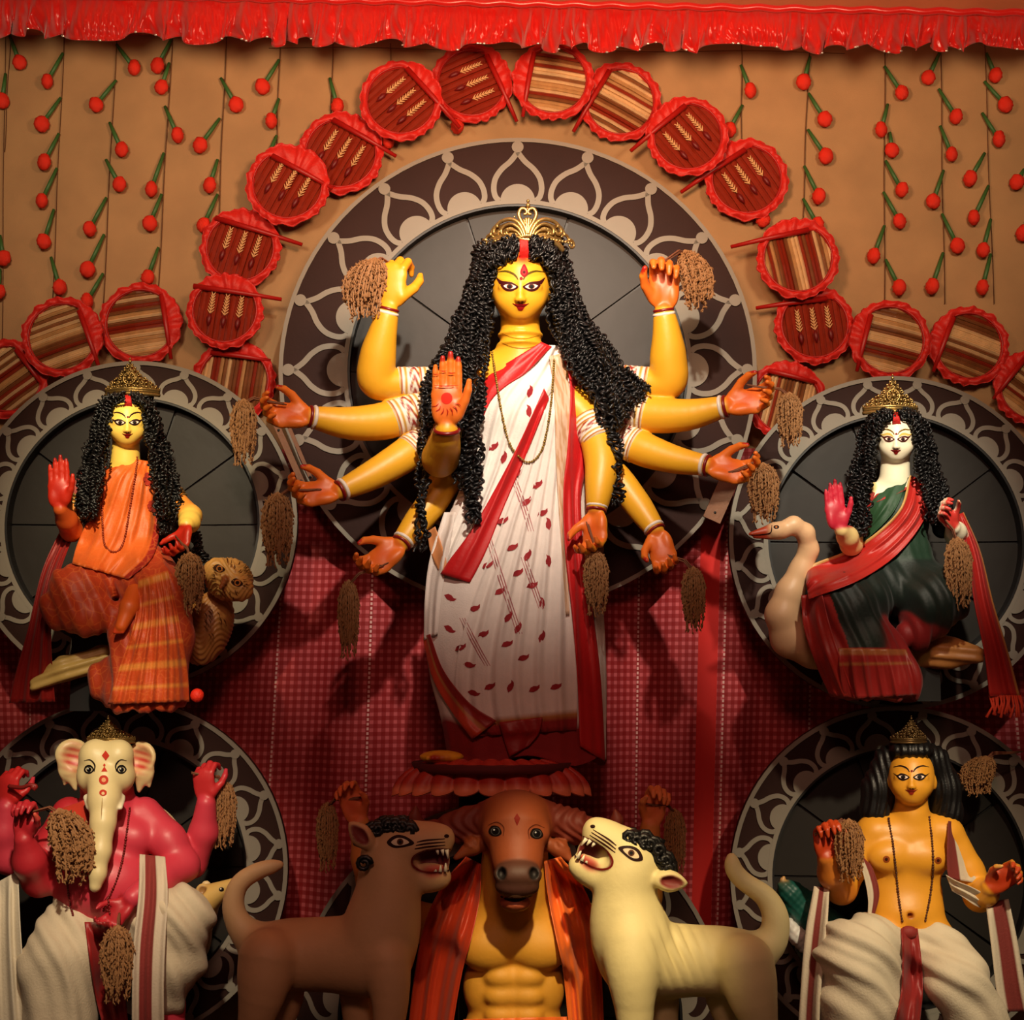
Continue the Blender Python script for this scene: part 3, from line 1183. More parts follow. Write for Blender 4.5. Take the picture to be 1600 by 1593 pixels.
def flower_string(lab, line, fl, ox):
    yw = WALLY - 0.012
    A = (ox + line[0][0] * Q, line[0][1] * Q)
    B = (ox + line[1][0] * Q, line[1][1] * Q)
    root = thing('flower_string', lab, 'flower string', P(A[0], A[1], yw), 'strings of orange pompom flowers on the wall')
    pts = [P(A[0] + (B[0] - A[0]) * t + 0.8 * math.sin(9 * t), A[1] + (B[1] - A[1]) * t, yw) for t in np.linspace(0, 1, 14)]
    mb = MB().add(tube(pts, 0.0022, 5))
    mb.mk('cord', CORD, root)
    for (fu, fv, su, sv) in fl:
        y = WALLY - 0.045
        p = P(ox + fu * Q, fv * Q, y)
        o = inst('flower', POM, root, p - wloc(root), (0, random.uniform(-.3, .3), random.uniform(0, 6)), [0.0335 * random.uniform(.95, 1.06)] * 3)
        t = P(ox + su * Q, sv * Q, yw - 0.008)
        b_ = p + (t - p).normalized() * 0.026
        mm = (t + b_) / 2
        V, F = tube([b_, mm + Vector((0, 0, -0.001)), t], [0.0098, 0.0098, 0.007], 8)
        sub(mk('stem', V, F, STEM, root), o)


for lab, line, fl in LS:
    flower_string(lab, line, fl, 0)
for lab, line, fl in RS:
    flower_string(lab, line, fl, 1060)

pts = [P(u, 74 + 8 * (u - 420) / 900 + 1.5 * math.sin(u * .02), WALLY - .012) for u in np.linspace(420, 1320, 40)]
tag(MB().add(tube(pts, .0018, 5)).mk('brown_cord', CORD, loc=pts[0]), 'thin brown cord stretched across the wall just below the pelmet', 'cord')

# ---------------------------------------------------------------- bare wooden battens showing beside the wheels
BATTEN = mat('brown_wood_batten', rgb(130, 84, 56), rough=.6, var=.3, scale=14, bump=.15)


def batten(lab, a, b, w):
    A_, B_ = P(*a), P(*b)
    root = thing('wooden_batten', lab, 'batten', (A_ + B_) / 2)
    d = (B_ - A_).normalized()
    n = Vector((-d.z, 0, d.x)) * w * K0
    V = [A_ - n, A_ + n, B_ + n, B_ - n]
    V = V + [v + Vector((0, .02, 0)) for v in V]
    mk('board', V, [(0, 1, 2, 3), (7, 6, 5, 4), (0, 4, 5, 1), (1, 5, 6, 2), (2, 6, 7, 3), (3, 7, 4, 0)], BATTEN, root, smooth=False)
    mb = MB()
    for t in (.15, .85):
        mb.add(sphere(A_ + (B_ - A_) * t + Vector((0, -.002, 0)), .006, 8, 5, (1, .5, 1)))
    mb.mk('nail_heads', WBLACK, root, kind='stuff')


K0 = 0.0026
batten('slanting brown wooden batten between the left wheel and the largest wheel', (428, 655, .52), (478, 768, .52), 5)
batten('thin slanting batten just right of the brown batten by the left wheel', (444, 650, .49), (492, 762, .49), 3)
batten('short brown wooden batten between the largest wheel and the right wheel', (1146, 735, .52), (1112, 812, .52), 15)
# ================================================================== FIGURE TOOLS
K = 0.00249      # metres per photo pixel near the idols


def nrm(v):
    return Vector(v).normalized()


POSES = {'open': (3, 4, 4), 'relaxed': (28, 34, 22), 'hold': (52, 62, 40), 'fist': (72, 84, 55), 'half': (38, 48, 34)}


def hand(S, w, d, n, th, L, pose, skin, palm, tip, k=0.004, spread=0.0):
    """hand with palm, four jointed fingers and a thumb. w wrist, d towards the fingers, n palm normal, th thumb side"""
    w = Vector(w)
    d = nrm(d)
    n = Vector(n)
    n = (n - d * n.dot(d)).normalized()
    s = d.cross(n)
    if s.dot(Vector(th)) < 0:
        s = -s
    R = np.array([s, n, d]).T
    S.ell(w + d * .27 * L, (.205 * L, .082 * L, .30 * L), skin, .012, R)
    S.ell(w + d * .40 * L - n * .005 * L, (.215 * L, .07 * L, .14 * L), skin, .01, R)
    S.ell(w + d * .18 * L + s * .12 * L + n * .03 * L, (.09 * L, .075 * L, .16 * L), skin, .01, R)
    S.ell(w + d * .18 * L - s * .12 * L + n * .025 * L, (.075 * L, .07 * L, .16 * L), skin, .01, R)
    ang = POSES[pose]
    offs = (.155, .052, -.052, -.150)
    lens = (.40, .45, .415, .325)
    rad = (.056, .058, .055, .048)
    for f in range(4):
        b = w + d * (.50 - .02 * abs(f - 1)) * L + s * offs[f] * L
        cur = 0.0
        p = b
        fd = (d + s * (1.5 - f) * ((0.0 if pose == 'open' else 0.05) + spread)).normalized()
        for j in range(3):
            cur += math.radians(ang[j] * (1 + 0.08 * (f - 1)))
            dirv = fd * math.cos(cur) + n * math.sin(cur)
            q = p + dirv * lens[f] * L * (.44, .31, .25)[j]
            r0 = rad[f] * L * (1, .92, .84)[j]
            r1 = rad[f] * L * (.92, .84, .62)[j]
            S.cone(p, q, r0, r1, skin if j < 2 else tip, k)
            p = q
    if pose == 'open':
        t1 = (d * .80 + s * .42 + n * .28).normalized()
        t2 = (d * .96 + s * .12 + n * .22).normalized()
    else:
        t1 = (d * .62 + s * .52 + n * .55).normalized()
        t2 = (d * .75 - s * .15 + n * .62).normalized()
    b = w + d * .14 * L + s * .15 * L + n * .02 * L
    m1 = b + t1 * .21 * L
    m2 = m1 + (t1 + t2).normalized() * .15 * L
    m3 = m2 + t2 * .12 * L
    S.cone(b, m1, .078 * L, .062 * L, skin, .008)
    S.cone(m1, m2, .060 * L, .055 * L, skin, k)
    S.cone(m2, m3, .054 * L, .038 * L, tip, k)
    wv, dv, nv_ = np.array(w), np.array(d), np.array(n)
    pc = np.array(palm[:3])
    pr = pc * np.array([.80, .38, .45])

    def paint(T):
        q = T.V - wv
        t = q @ dv
        rad_ = np.linalg.norm(q - np.outer(t, dv), axis=1)
        m = (t > -.02 * L) & (t < (.84 if pose == 'open' else .95) * L) & (rad_ < .42 * L)
        f = np.clip((T.N @ nv_) * 2.5 + .35, 0, 1) * np.clip((t + .03 * L) / (.06 * L), 0, 1)
        f = np.where(m, f, 0)[:, None]
        ctr = q - dv * (.30 * L)
        g = np.exp(-((ctr * ctr).sum(1)) / (.17 * L) ** 2)[:, None] * .75
        T.C = T.C * (1 - f) + (pc * (1 - g) + pr * g) * f
    S.paints.append(paint)
    return s


def bangle(parent, p, axis, R, white=True, m1=None):
    axis = nrm(axis)
    if white:
        mb = MB().add(torus(Vector(p), axis, R, R * .20, 22, 8))
        mb.mk('white_bangle', mat('shell_white', rgb(228, 214, 200), rough=0.4), parent)
    mb = MB().add(torus(Vector(p) + axis * R * (.42 if white else 0), axis, R * .96, R * .17, 22, 8))
    mb.mk('red_bangle', mat('red_bangle_lac', rgb(120, 14, 16), rough=0.35), parent)


def armband(parent, a, b, ra, rb, n=26, seg=28, name='sleeve'):
    """white blouse sleeve with gold stripes and a red flowered middle band"""
    a, b = Vector(a), Vector(b)
    pts = [a + (b - a) * (i / n) for i in range(n + 1)]
    rad = [ra + (rb - ra) * i / n + (.0015 if i % 4 < 2 else 0) for i in range(n + 1)]
    V, F = tube(pts, rad, seg)
    wc, gc, rc = rgb(232, 222, 206), rgb(196, 150, 60), rgb(150, 40, 24)
    cols = []
    for i in range(n + 1):
        t = i / n
        for j in range(seg):
            if .36 < t < .66:
                q = math.sin(j * 2 * math.pi * 7 / seg + 2.6 * math.sin(t * 21)) + .4 * math.sin(t * 40)
                c = rc if q > .35 else (gc if q > -.2 else wc)
            else:
                c = gc if i % 4 < 2 else wc
                if i % 8 == 0:
                    c = rc
            cols.append(c)
    return mk(name, V, F, SILK, parent, cols=cols)


def head(S, cu, cv, y, a, skin, lipc=None):
    """face centred on the eye line at (cu, cv), half width a photo pixels, looking at the visitors"""
    O = P(cu, cv, y)
    A = a * ps(y - a * .0025)
    bk = (O - CAM).normalized()
    rt = bk.cross(Vector((0, 0, 1))).normalized()
    up = rt.cross(bk)
    R = np.array([rt, bk, up]).T

    def q(x, yy, z):
        return O + (rt * x + bk * yy + up * z) * A
    S.ell(q(0, .22, .22), (1.0 * A, 1.16 * A, 1.12 * A), skin, .3 * A, R)
    S.ell(q(0, -.05, -.30), (.93 * A, .93 * A, .82 * A), skin, .35 * A, R)
    S.ell(q(0, -.42, -.80), (.45 * A, .42 * A, .37 * A), skin, .4 * A, R)
    for sx in (-1, 1):
        S.ell(q(.40 * sx, -.55, -.38), (.38 * A, .34 * A, .38 * A), skin, .3 * A, R)
        S.ell(q(.42 * sx, -.80, .0), (.30 * A, .17 * A, .15 * A), skin, .15 * A, R)
        S.ell(q(.11 * sx, -1.06, -.43), (.09 * A, .10 * A, .075 * A), skin, .08 * A, R)
        S.ell(q(1.0 * sx, .12, -.22), (.11 * A, .2 * A, .30 * A), skin, .08 * A, R)
    S.cone(q(0, -.93, .10), q(0, -1.14, -.38), .07 * A, .10 * A, skin, .16 * A)
    S.ell(q(0, -.92, -.60), (.20 * A, .12 * A, .06 * A), skin, .07 * A, R)
    S.ell(q(0, -.88, -.72), (.15 * A, .12 * A, .07 * A), skin, .07 * A, R)
    return O, A


def mirror(pts):
    return [(-x, y) for x, y in pts][::-1]


def arc_stroke(pts, w0, w1):
    """closed outline of a tapering line through normalised points"""
    c = np.array(catmull(pts, 6))
    n = len(c)
    L_, R_ = [], []
    for i in range(n):
        t = c[min(i + 1, n - 1)] - c[max(i - 1, 0)]
        t = t / (np.linalg.norm(t) + 1e-9)
        nn = np.array([-t[1], t[0]])
        s = i / (n - 1)
        w = (w0 + (w1 - w0) * s) * (0.35 + 0.65 * math.sin(math.pi * min(max(s, .06), .94)))
        L_.append(tuple(c[i] + nn * w))
        R_.append(tuple(c[i] - nn * w))
    return L_ + R_[::-1]


def circ(x, y, rx, ry=None, n=18):
    ry = ry or rx
    return [(x + rx * math.cos(t), y + ry * math.sin(t)) for t in np.linspace(0, 2 * math.pi, n + 1)[:-1]]


def face_paint(parent, b, cu, cv, a, line, iris, lip, up=1.0, lid=None, bindi=True, slant=0.0, browc=None):
    """eyes, brows, mouth painted on the face surface b"""
    cs, sn = math.cos(slant), math.sin(slant)

    def px(pts):
        return [(cu + (x * cs - y * sn) * a, cv - (x * sn + y * cs) * a) for x, y in pts]
    st = max(1.2, a * .05)
    for sd in (-1, 1):
        fl = (lambda p: p) if sd > 0 else mirror
        out = [tuple(q) for q in catmull([(.07, .0), (.16, -.08), (.34, -.15), (.52, -.11), (.66, .03), (.82, .20 * up + .08),
                                          (.64, .18 * up), (.48, .185), (.30, .155), (.16, .08)], 4, True)]
        scl = [tuple(q) for q in catmull([(.15, .0), (.30, -.066), (.46, -.05), (.57, .04), (.44, .085), (.28, .075)], 4, True)]
        sh = [(px(fl(out)), line), (px(fl(scl)), rgb(238, 214, 196))]
        ir = [(px(fl(circ(.365, .015, .105, .078))), iris), (px(fl(circ(.365, .015, .06))), rgb(8, 5, 5))]
        if lid:
            ld = [tuple(q) for q in catmull([(.12, .10), (.30, .19), (.48, .215), (.66, .22 * up), (.82, .24 * up + .08), (.66, .30 * up + .04), (.45, .34), (.25, .29)], 4, True)]
            sh = [(px(fl(ld)), lid)] + sh
        ey = decal('painted_eye', sh, b, DECAL, parent, off=.0012, step=st)
        sub(decal('iris', ir, b, DECAL, parent, off=.0034, step=st), ey)
        br = arc_stroke([(.09, .24), (.16, .36), (.30, .46), (.50, .50 + .02 * up), (.68, .46 + .04 * up), (.80, .42 + .06 * up)], .045, .025)
        decal('eyebrow', [(px(fl(br)), browc or line)], b, DECAL, parent, off=.0012, step=st)
    lips = [tuple(q) for q in catmull([(-.25, -.56), (-.10, -.575), (-.05, -.545), (0, -.56), (.05, -.545), (.10, -.575), (.25, -.56),
                                       (.14, -.66), (.06, -.78), (-.06, -.78), (-.14, -.66)], 4, True)]
    ml = arc_stroke([(-.27, -.55), (-.12, -.64), (0, -.63), (.12, -.64), (.27, -.55)], .022, .022)
    decal('painted_lips', [(px(lips), lip), (px(ml), (lip[0] * .35, lip[1] * .3, lip[2] * .3, 1))], b, DECAL, parent, off=.0012, step=st)
    ns = [(px(circ(.065 * s, -.505, .035, .022, 10)), line) for s in (-1, 1)]
    decal('nostrils', ns, b, DECAL, parent, off=.0012, step=st)
    if bindi:
        decal('forehead_dot', [(px(circ(.02, .28, .055)), rgb(130, 20, 16))], b, DECAL, parent, off=.0014, step=st)


def curls(mb, guides, hr, tr, pitch, seg=4, ppt=7, rnd=None):
    """springy locks: a helix around every guide line"""
    rnd = rnd or random
    for g in guides:
        c = np.array(catmull([tuple(q) for q in g], 8))
        d = np.concatenate([[0], np.cumsum(np.linalg.norm(np.diff(c, axis=0), axis=1))])
        n = max(6, int(d[-1] / pitch * ppt))
        t = np.linspace(0, d[-1], n)
        p = np.stack([np.interp(t, d, c[:, k]) for k in range(3)], 1)
        tg = np.gradient(p, axis=0)
        tg /= np.linalg.norm(tg, axis=1)[:, None] + 1e-9
        ref = np.array([0, 1, 0])
        a1 = np.cross(tg, ref)
        a1 /= np.linalg.norm(a1, axis=1)[:, None] + 1e-6
        a2 = np.cross(tg, a1)
        ph = rnd.uniform(0, 6)
        sg = rnd.choice((-1, 1))
        rs = np.random.default_rng(rnd.randrange(1 << 30))
        an = ph + sg * np.cumsum(2 * np.pi / ppt * (1 + .55 * np.sin(np.arange(n) * .13 + ph) + rs.uniform(-.35, .35, n)))
        hv = hr * rnd.uniform(.55, 1.35) * (1 + .3 * np.sin(np.arange(n) * .21 + 2 * ph))
        lf = np.linspace(0, 1, n)
        p = p + a1 * (hr * 1.6 * np.sin(lf * rnd.uniform(9, 22) + ph))[:, None] + a2 * (hr * 1.2 * np.sin(lf * rnd.uniform(9, 22) + 3 * ph))[:, None]
        tp = np.minimum(1, np.minimum(np.arange(n) / 6 + .3, (n - np.arange(n)) / 10 + .25))
        q = p + (a1 * np.cos(an)[:, None] + a2 * np.sin(an)[:, None]) * (hv * tp)[:, None]
        V, F = ntube(q, tr * np.minimum(1, tp + .3), seg)
        mb.append((V, F))


def ntube(q, r, seg):
    """fast numpy tube"""
    n = len(q)
    tg = np.gradient(q, axis=0)
    tg /= np.linalg.norm(tg, axis=1)[:, None] + 1e-9
    ref = np.array([0.3, 0.9, 0.2])
    a1 = np.cross(tg, ref)
    a1 /= np.linalg.norm(a1, axis=1)[:, None] + 1e-6
    a2 = np.cross(tg, a1)
    r = np.broadcast_to(r, (n,))
    V = np.concatenate([(q[:, None, :] + (a1[:, None, :] * math.cos(2 * math.pi * j / seg) + a2[:, None, :] * math.sin(2 * math.pi * j / seg))
                         * r[:, None, None]) for j in range(seg)], 1).reshape(-1, 3)
    i = np.arange(n - 1)[:, None] * seg
    j = np.arange(seg)[None, :]
    j2 = (j + 1) % seg
    F = np.stack([i + j, i + j2, i + seg + j2, i + seg + j], -1).reshape(-1, 4)
    return V, F


def nmk(name, parts, m, parent, **k):
    V, F, n = [], [], 0
    for v, f in parts:
        V.append(v)
        F.append(np.asarray(f) + n)
        n += len(v)
    return mk(name, np.concatenate(V), np.concatenate(F), m, parent, **k)


def lerp_guides(A, B, n, jit, rnd):
    """guides interpolated between two guide lines of equal length (u, v, y)"""
    out = []
    A, B = np.array(A, float), np.array(B, float)
    for i in range(n):
        t = (i + rnd.uniform(.2, .8)) / n
        g = A * (1 - t) + B * t
        g[:, 0] += np.array([rnd.uniform(-jit, jit) for _ in g])
        g[:, 2] += np.array([rnd.uniform(-.015, .015) for _ in g])
        cut = rnd.uniform(.86, 1.0)
        g[-1] = g[-2] + (g[-1] - g[-2]) * cut
        out.append([P(*q) for q in g])
    return out


def necklace(parent, pts, b, bead, m, name='bead_necklace', off=.004, gap=1.0):
    """beads strung along photo positions lying on surface b (or at depth when pts carry one)"""
    pp = resample(pts, 60)
    W_ = []
    for q in pp:
        if len(q) > 2:
            W_.append(P(q[0], q[1], q[2]))
        else:
            l, nn = hit(b, q[0], q[1])
            if l is not None:
                W_.append(l - ray(q[0], q[1]).normalized() * off)
    if len(W_) < 2:
        return
    # never dip sharply: running minimum smoothing
    ys = [w.y for w in W_]
    for _ in range(3):
        ys = [min(ys[i], (ys[max(i - 1, 0)] + ys[min(i + 1, len(ys) - 1)]) / 2) for i in range(len(ys))]
    W_ = [Vector((w.x, y, w.z)) for w, y in zip(W_, ys)]
    mb = MB()
    acc = 0
    last = None
    for i in range(len(W_) - 1):
        a, c = W_[i], W_[i + 1]
        L = (c - a).length
        while acc < L:
            mb.add(sphere(a + (c - a) * (acc / L), bead * random.uniform(.8, 1.15), 6, 4))
            acc += bead * 2.0 * gap
        acc -= L
    mb.add(tube(W_, bead * .3, 4))
    mb.mk(name, m, parent)


# ------------------------------------------------------------------ rice sheaves
STRAW = mat('ripe_rice_straw', rgb(150, 104, 62), rough=0.75, var=0.35, scale=70)
STALK = mat('bound_straw_stalk', rgb(120, 70, 44), rough=0.8, var=0.3)


def sheaf_mesh(seed, spread, bend):
    r = random.Random(seed)
    V, F = [], []
    for s in range(96):
        a = r.uniform(0, 2 * math.pi)
        q = math.sqrt(r.uniform(0, 1))
        L = r.uniform(.60, 1.0) * (1 - .38 * q * r.random())
        wx = q * math.cos(a) * spread
        wy = q * math.sin(a) * spread * .6
        sway = r.uniform(-.03, .03)
        pts = []
        for i in range(7):
            t = i / 6
            rise = .07 * math.sin(min(t * 4.5, math.pi)) * (1 - .8 * q)
            wf = (1 - math.exp(-4.2 * t)) * (1.08 - .40 * t * t)
            pts.append(np.array((bend * (1 - (1 - t) ** 2.2) + wx * wf + sway * t * t, wy * wf, rise - L * max(0, t - .05) - .06 * q * min(1, t * 4))))
        p = np.array(pts)
        tv, tf = ntube(p, .006, 3)
        F += (tf + len(V)).tolist()
        V += tv.tolist()
        for i in range(13):
            t = .14 + .86 * i / 12 + r.uniform(-.02, .02)
            t = min(t, 1)
            c = np.array([np.interp(t * 6, range(7), p[:, k]) for k in range(3)]) + np.array([r.uniform(-.016, .016) for _ in range(3)])
            ln, wd_ = .030, .011
            ax = np.array((r.uniform(-.5, .5), r.uniform(-.5, .5), -1.0))
            ax /= np.linalg.norm(ax)
            u = np.cross(ax, (0, 1, 0.1))
            u /= np.linalg.norm(u)
            w = np.cross(ax, u)
            n = len(V)
            V += [tuple(c - ax * ln), tuple(c + u * wd_), tuple(c + w * wd_), tuple(c - u * wd_), tuple(c - w * wd_), tuple(c + ax * ln)]
            for k in range(4):
                F.append((n, n + 1 + k, n + 1 + (k + 1) % 4))
                F.append((n + 5, n + 1 + (k + 1) % 4, n + 1 + k))
    return mesh_only('grain_heads', V, F, STRAW, smooth=False)


SHEAF = [sheaf_mesh(1, .19, .0), sheaf_mesh(2, .17, .10), sheaf_mesh(3, .22, -.10)]


def sheaf(label, u, v, y, length, width, grip, var=0, tilt=0.0):
    """rice sheaf hanging from (u, v); length and width in photo pixels; grip = where the stalks are held"""
    p = P(u, v, y)
    root = thing('rice_sheaf', label, 'rice sheaf', p, 'rice sheaves held by the idols')
    k = ps(y)
    inst('grain_heads', SHEAF[var], root, (0, 0, 0), (0, tilt, 0), (width * k / .31, width * k / .31, length * k * 1.04))
    g = Vector(grip)
    mb = MB()
    r = random.Random(int(u * 7 + v))
    d = (g - p)
    for i in range(7):
        j = Vector((r.uniform(-1, 1), r.uniform(-1, 1), r.uniform(-1, 1))) * .006
        mb.add(tube([p + j + Vector((0, 0, -.02)), p + j + d * .35 + Vector((0, 0, .006)), g + j * .6, g + d.normalized() * r.uniform(.02, .07) + j * .6], .0028, 5))
    mb.mk('stalks', STALK, root)
    return root


# ------------------------------------------------------------------ crowns
def filigree_crown(parent, u, v, y, w, h, m, rows=6, depth=.05, bulb=1.0):
    """openwork gilt crown: band at (u, v) of half width w, height h (photo pixels)"""
    k = ps(y)
    C = P(u, v, y)

    def W(x, z, dy=0):
        t = x / w
        return C + Vector((x * k, depth * t * t + dy, z * k + 0.012 * t * t * 0 - 0.0))
    plate = [(-w, 0), (-w * 1.04, h * .22), (-w * .72, h * .40), (-w * .46, h * .52), (-w * .26, h * .74), (0, h),
             (w * .26, h * .74), (w * .46, h * .52), (w * .72, h * .40), (w * 1.04, h * .22), (w, 0)]
    # backing plate as a curved strip
    xs = np.linspace(-w * 1.02, w * 1.02, 41)
    top = np.interp(xs, [q[0] for q in [(-w * 1.04, h * .2)] + plate[2:-2] + [(w * 1.04, h * .2)]], [q[1] for q in [(-w * 1.04, h * .2)] + plate[2:-2] + [(w * 1.04, h * .2)]])
    V, F = [], []
    for x, t in zip(xs, top):
        V += [W(x, 0, .004), W(x, t * .96, .004), W(x, t * .96, .010), W(x, 0, .010)]
    for i in range(40):
        a, b_ = i * 4, i * 4 + 4
        for q in range(4):
            F.append((a + q, a + (q + 1) % 4, b_ + (q + 1) % 4, b_ + q))
    cp = mk('crown_plate', V, F, m, parent)
    mb = MB()
    for zz, rr in ((0, .06), (.09, .035), (.15, .05)):
        mb.add(tube([W(x, zz * h) for x in np.linspace(-w * 1.03, w * 1.03, 24)], rr * h * k, 6))
    sub(mb.mk('crown_band', m, parent), cp)
    mb = MB()
    r = random.Random(int(u))
    for i in range(rows):
        z = h * (.22 + .12 * i)
        lim = float(np.interp(z, [0, h * .22, h * .40, h * .52, h * .74, h], [w, w * .98, w * .74, w * .48, w * .24, 0]))
        n = max(1, int(lim * 2 / (h * .115)))
        for j in range(n):
            x = -lim + 2 * lim * (j + .5) / n
            if abs(x) < h * .14 and .28 * h < z < .62 * h:
                continue
            rr = h * .05 * k
            if (i + j) % 2:
                mb.add(torus(W(x, z, -.004), (0, 1, 0.15), rr * .8, rr * .34, 9, 5))
            else:
                mb.add(sphere(W(x, z, -.004), rr * .85, 7, 5))
    # top edge scallops
    for x, t in zip(xs[::2], top[::2]):
        mb.add(sphere(W(x, t * .98, 0), h * .034 * k, 6, 4))
    sub(mb.mk('crown_filigree', m, parent, kind='stuff'), cp)
    mb = MB()
    mb.add(sphere(W(0, h * .45, -.008), h * .07 * k, 10, 6))
    for j in range(10):
        a = 2 * math.pi * j / 10
        mb.add(sphere(W(h * .13 * math.cos(a), h * .45 + h * .13 * math.sin(a), -.007), h * .038 * k, 7, 5))
    mb.add(torus(W(0, h * .45, -.006), (0, 1, 0), h * .18 * k, h * .022 * k, 20, 6))
    mb.add(sphere(W(0, h * .98, 0), h * .05 * k, 8, 6))
    mb.add(sphere(W(0, h * 1.07, 0), h * .03 * k, 8, 6))
    sub(mb.mk('crown_boss', m, parent, kind='stuff'), cp)
# ================================================================== TEN-ARMED GODDESS
YEL = rgb(228, 166, 36)
PALM = rgb(226, 112, 34)
TIP = rgb(170, 22, 14)


def pp(*a):
    return P(*a)


def durga():
    root = thing('goddess_idol', 'tall ten-armed goddess idol with yellow skin and white saree, at the centre', 'idol', P(800, 1190, 0.12))
    S = Sculpt(0.0054)
    yf = 0.04
    O, A = head(S, 813, 448, yf, 47, YEL)
    # neck with creases, chest, shoulders
    S.cone(P(812, 490, .10), P(814, 545, .12), 31 * K, 33 * K, YEL, .03)
    for vv in (524, 539):
        S.ell(P(813, vv, .11), (37 * K, 36 * K, 8 * K), YEL, .012)
    S.ell(P(812, 590, .125), (70 * K, .10, 52 * K), YEL, .04)
    S.ell(P(758, 585, .14), (40 * K, .08, 34 * K), YEL, .03)
    S.ell(P(872, 585, .14), (40 * K, .08, 34 * K), YEL, .03)
    S.ell(P(815, 700, .14), (62 * K, .085, 90 * K), YEL, .03)
    arms = {
        1: [(735, 590, .20, 27), (665, 596, .20, 21), (592, 598, .16, 26), (590, 560, .13, 27), (598, 520, .10, 20), (607, 484, .08, 14)],
        2: [(740, 620, .20, 28), (650, 640, .20, 25), (605, 657, .16, 28), (545, 661, .10, 24), (486, 651, .04, 15)],
        3: [(740, 660, .20, 28), (665, 688, .19, 22), (632, 712, .15, 25), (580, 743, .09, 21), (532, 766, .03, 14)],
        4: [(745, 690, .17, 27), (700, 745, .17, 24), (672, 790, .15, 22), (650, 818, .12, 19), (628, 847, .08, 14)],
        5: [(735, 610, .10, 27), (705, 670, .06, 27), (688, 716, .00, 27), (693, 700, -.09, 24), (698, 672, -.20, 17)],
        6: [(890, 590, .20, 27), (965, 592, .20, 21), (1040, 600, .16, 26), (1044, 560, .13, 27), (1042, 522, .10, 20), (1037, 486, .08, 14)],
        7: [(885, 620, .20, 28), (970, 638, .20, 24), (1020, 648, .16, 27), (1075, 648, .10, 23), (1132, 635, .04, 15)],
        8: [(890, 660, .20, 28), (965, 684, .19, 22), (1005, 702, .15, 25), (1055, 718, .09, 20), (1104, 727, .03, 14)],
        9: [(885, 620, .12, 28), (925, 668, .07, 25), (940, 718, .01, 25), (937, 760, -.03, 20), (932, 796, -.05, 13)],
        10: [(885, 690, .17, 27), (955, 738, .16, 22), (990, 780, .13, 20), (1008, 805, .10, 17), (1024, 828, .07, 13)],
    }
    for q in arms.values():
        S.limb([P(a, b, c) for a, b, c, r in q], [r * K for *_, r in q], YEL, .02)
    Lh = .275
    hs = {
        1: ((607, 480, .075), (.06, 0, 1), (.25, .95, 0), (1, 0, 0), 'hold'),
        2: ((484, 651, .035), (-1, -.12, .05), (-.05, -.9, .35), (0, -.3, 1), 'half'),
        3: ((529, 767, .028), (-1, -.12, -.12), (-.1, -.9, .4), (0, -.3, 1), 'half'),
        4: ((626, 849, .075), (-.75, -.15, -.65), (-.2, -.95, .25), (-.7, 0, .7), 'half'),
        5: ((698, 664, -.22), (.0, -.10, 1), (0, -1, -.05), (1, 0, 0), 'open'),
        6: ((1037, 482, .075), (.03, -.02, 1), (-.05, -1, 0), (-1, 0, 0), 'hold'),
        7: ((1135, 634, .035), (1, -.12, .18), (.05, -.9, .35), (0, -.3, 1), 'half'),
        8: ((1107, 728, .028), (1, -.12, -.22), (.1, -.9, .4), (0, -.3, 1), 'half'),
        9: ((931, 800, -.055), (-.05, -.2, -1), (-.5, -.8, 0), (-1, -.2, 0), 'half'),
        10: ((1026, 831, .065), (.25, -.2, -1), (-.1, -.95, .1), (-1, -.2, .2), 'half'),
    }
    for i, (w, d, n, th, pose) in hs.items():
        L = Lh * {5: 1.04, 1: 1.2, 6: 1.08, 9: .92, 10: .92}.get(i, 1)
        hand(S, P(*w), d, n, th, L, pose, YEL if i != 1 else rgb(232, 160, 34), PALM, TIP if i != 1 else rgb(232, 160, 34))
    red = np.array(rgb(214, 40, 18)[:3])
    tc = np.array(P(817, 404, yf - .09))

    def tilak(T):
        d = np.linalg.norm((T.V - tc) * np.array([1, .7, 1.2]), axis=1)
        f = np.clip(1.25 - d / (17 * K), 0, 1)[:, None]
        T.C = T.C * (1 - f) + red * f
    S.paints.append(tilak)
    S.build(relax=1)
    S.mk('body', PAINT, root)
    B = S.bvh()
    dk = rgb(58, 10, 14)
    face_paint(root, B, 813.5, 448, 47, dk, rgb(86, 30, 22), rgb(140, 12, 18), up=1.15, lid=rgb(196, 176, 46), browc=rgb(88, 70, 16))
    tear = [tuple(q) for q in catmull([(819, 412), (824, 420), (825, 427), (819, 433), (813, 427), (814, 420)], 5, True)]
    tear2 = [tuple(q) for q in catmull([(819, 416), (822, 422), (822, 427), (819, 430), (816, 427), (816, 422)], 5, True)]
    decal('third_eye', [(tear, rgb(140, 8, 22)), (tear2, rgb(206, 40, 44)), (circ(819, 425, 2.2), rgb(70, 4, 8))], B, DECAL, root, step=2)
    for vv in (524, 539):
        decal('neck_crease', [(arc_stroke([(783, vv - 4), (800, vv + 3), (820, vv + 5), (842, vv)], .7, .7), rgb(150, 100, 14))], B, DECAL, root, step=3)
    # red drawn lines and disc on the open palm
    sh = [(circ(698, 622, 9), rgb(206, 36, 16))]
    for a in np.linspace(-2.7, -.45, 7):
        sh.append((arc_stroke([(698 + 14 * math.cos(a), 624 - 14 * math.sin(a)), (698 + 19 * math.cos(a + .1), 624 - 19 * math.sin(a + .1)), (698 + 25 * math.cos(a), 624 - 25 * math.sin(a))], .8, .8), rgb(176, 36, 16)))
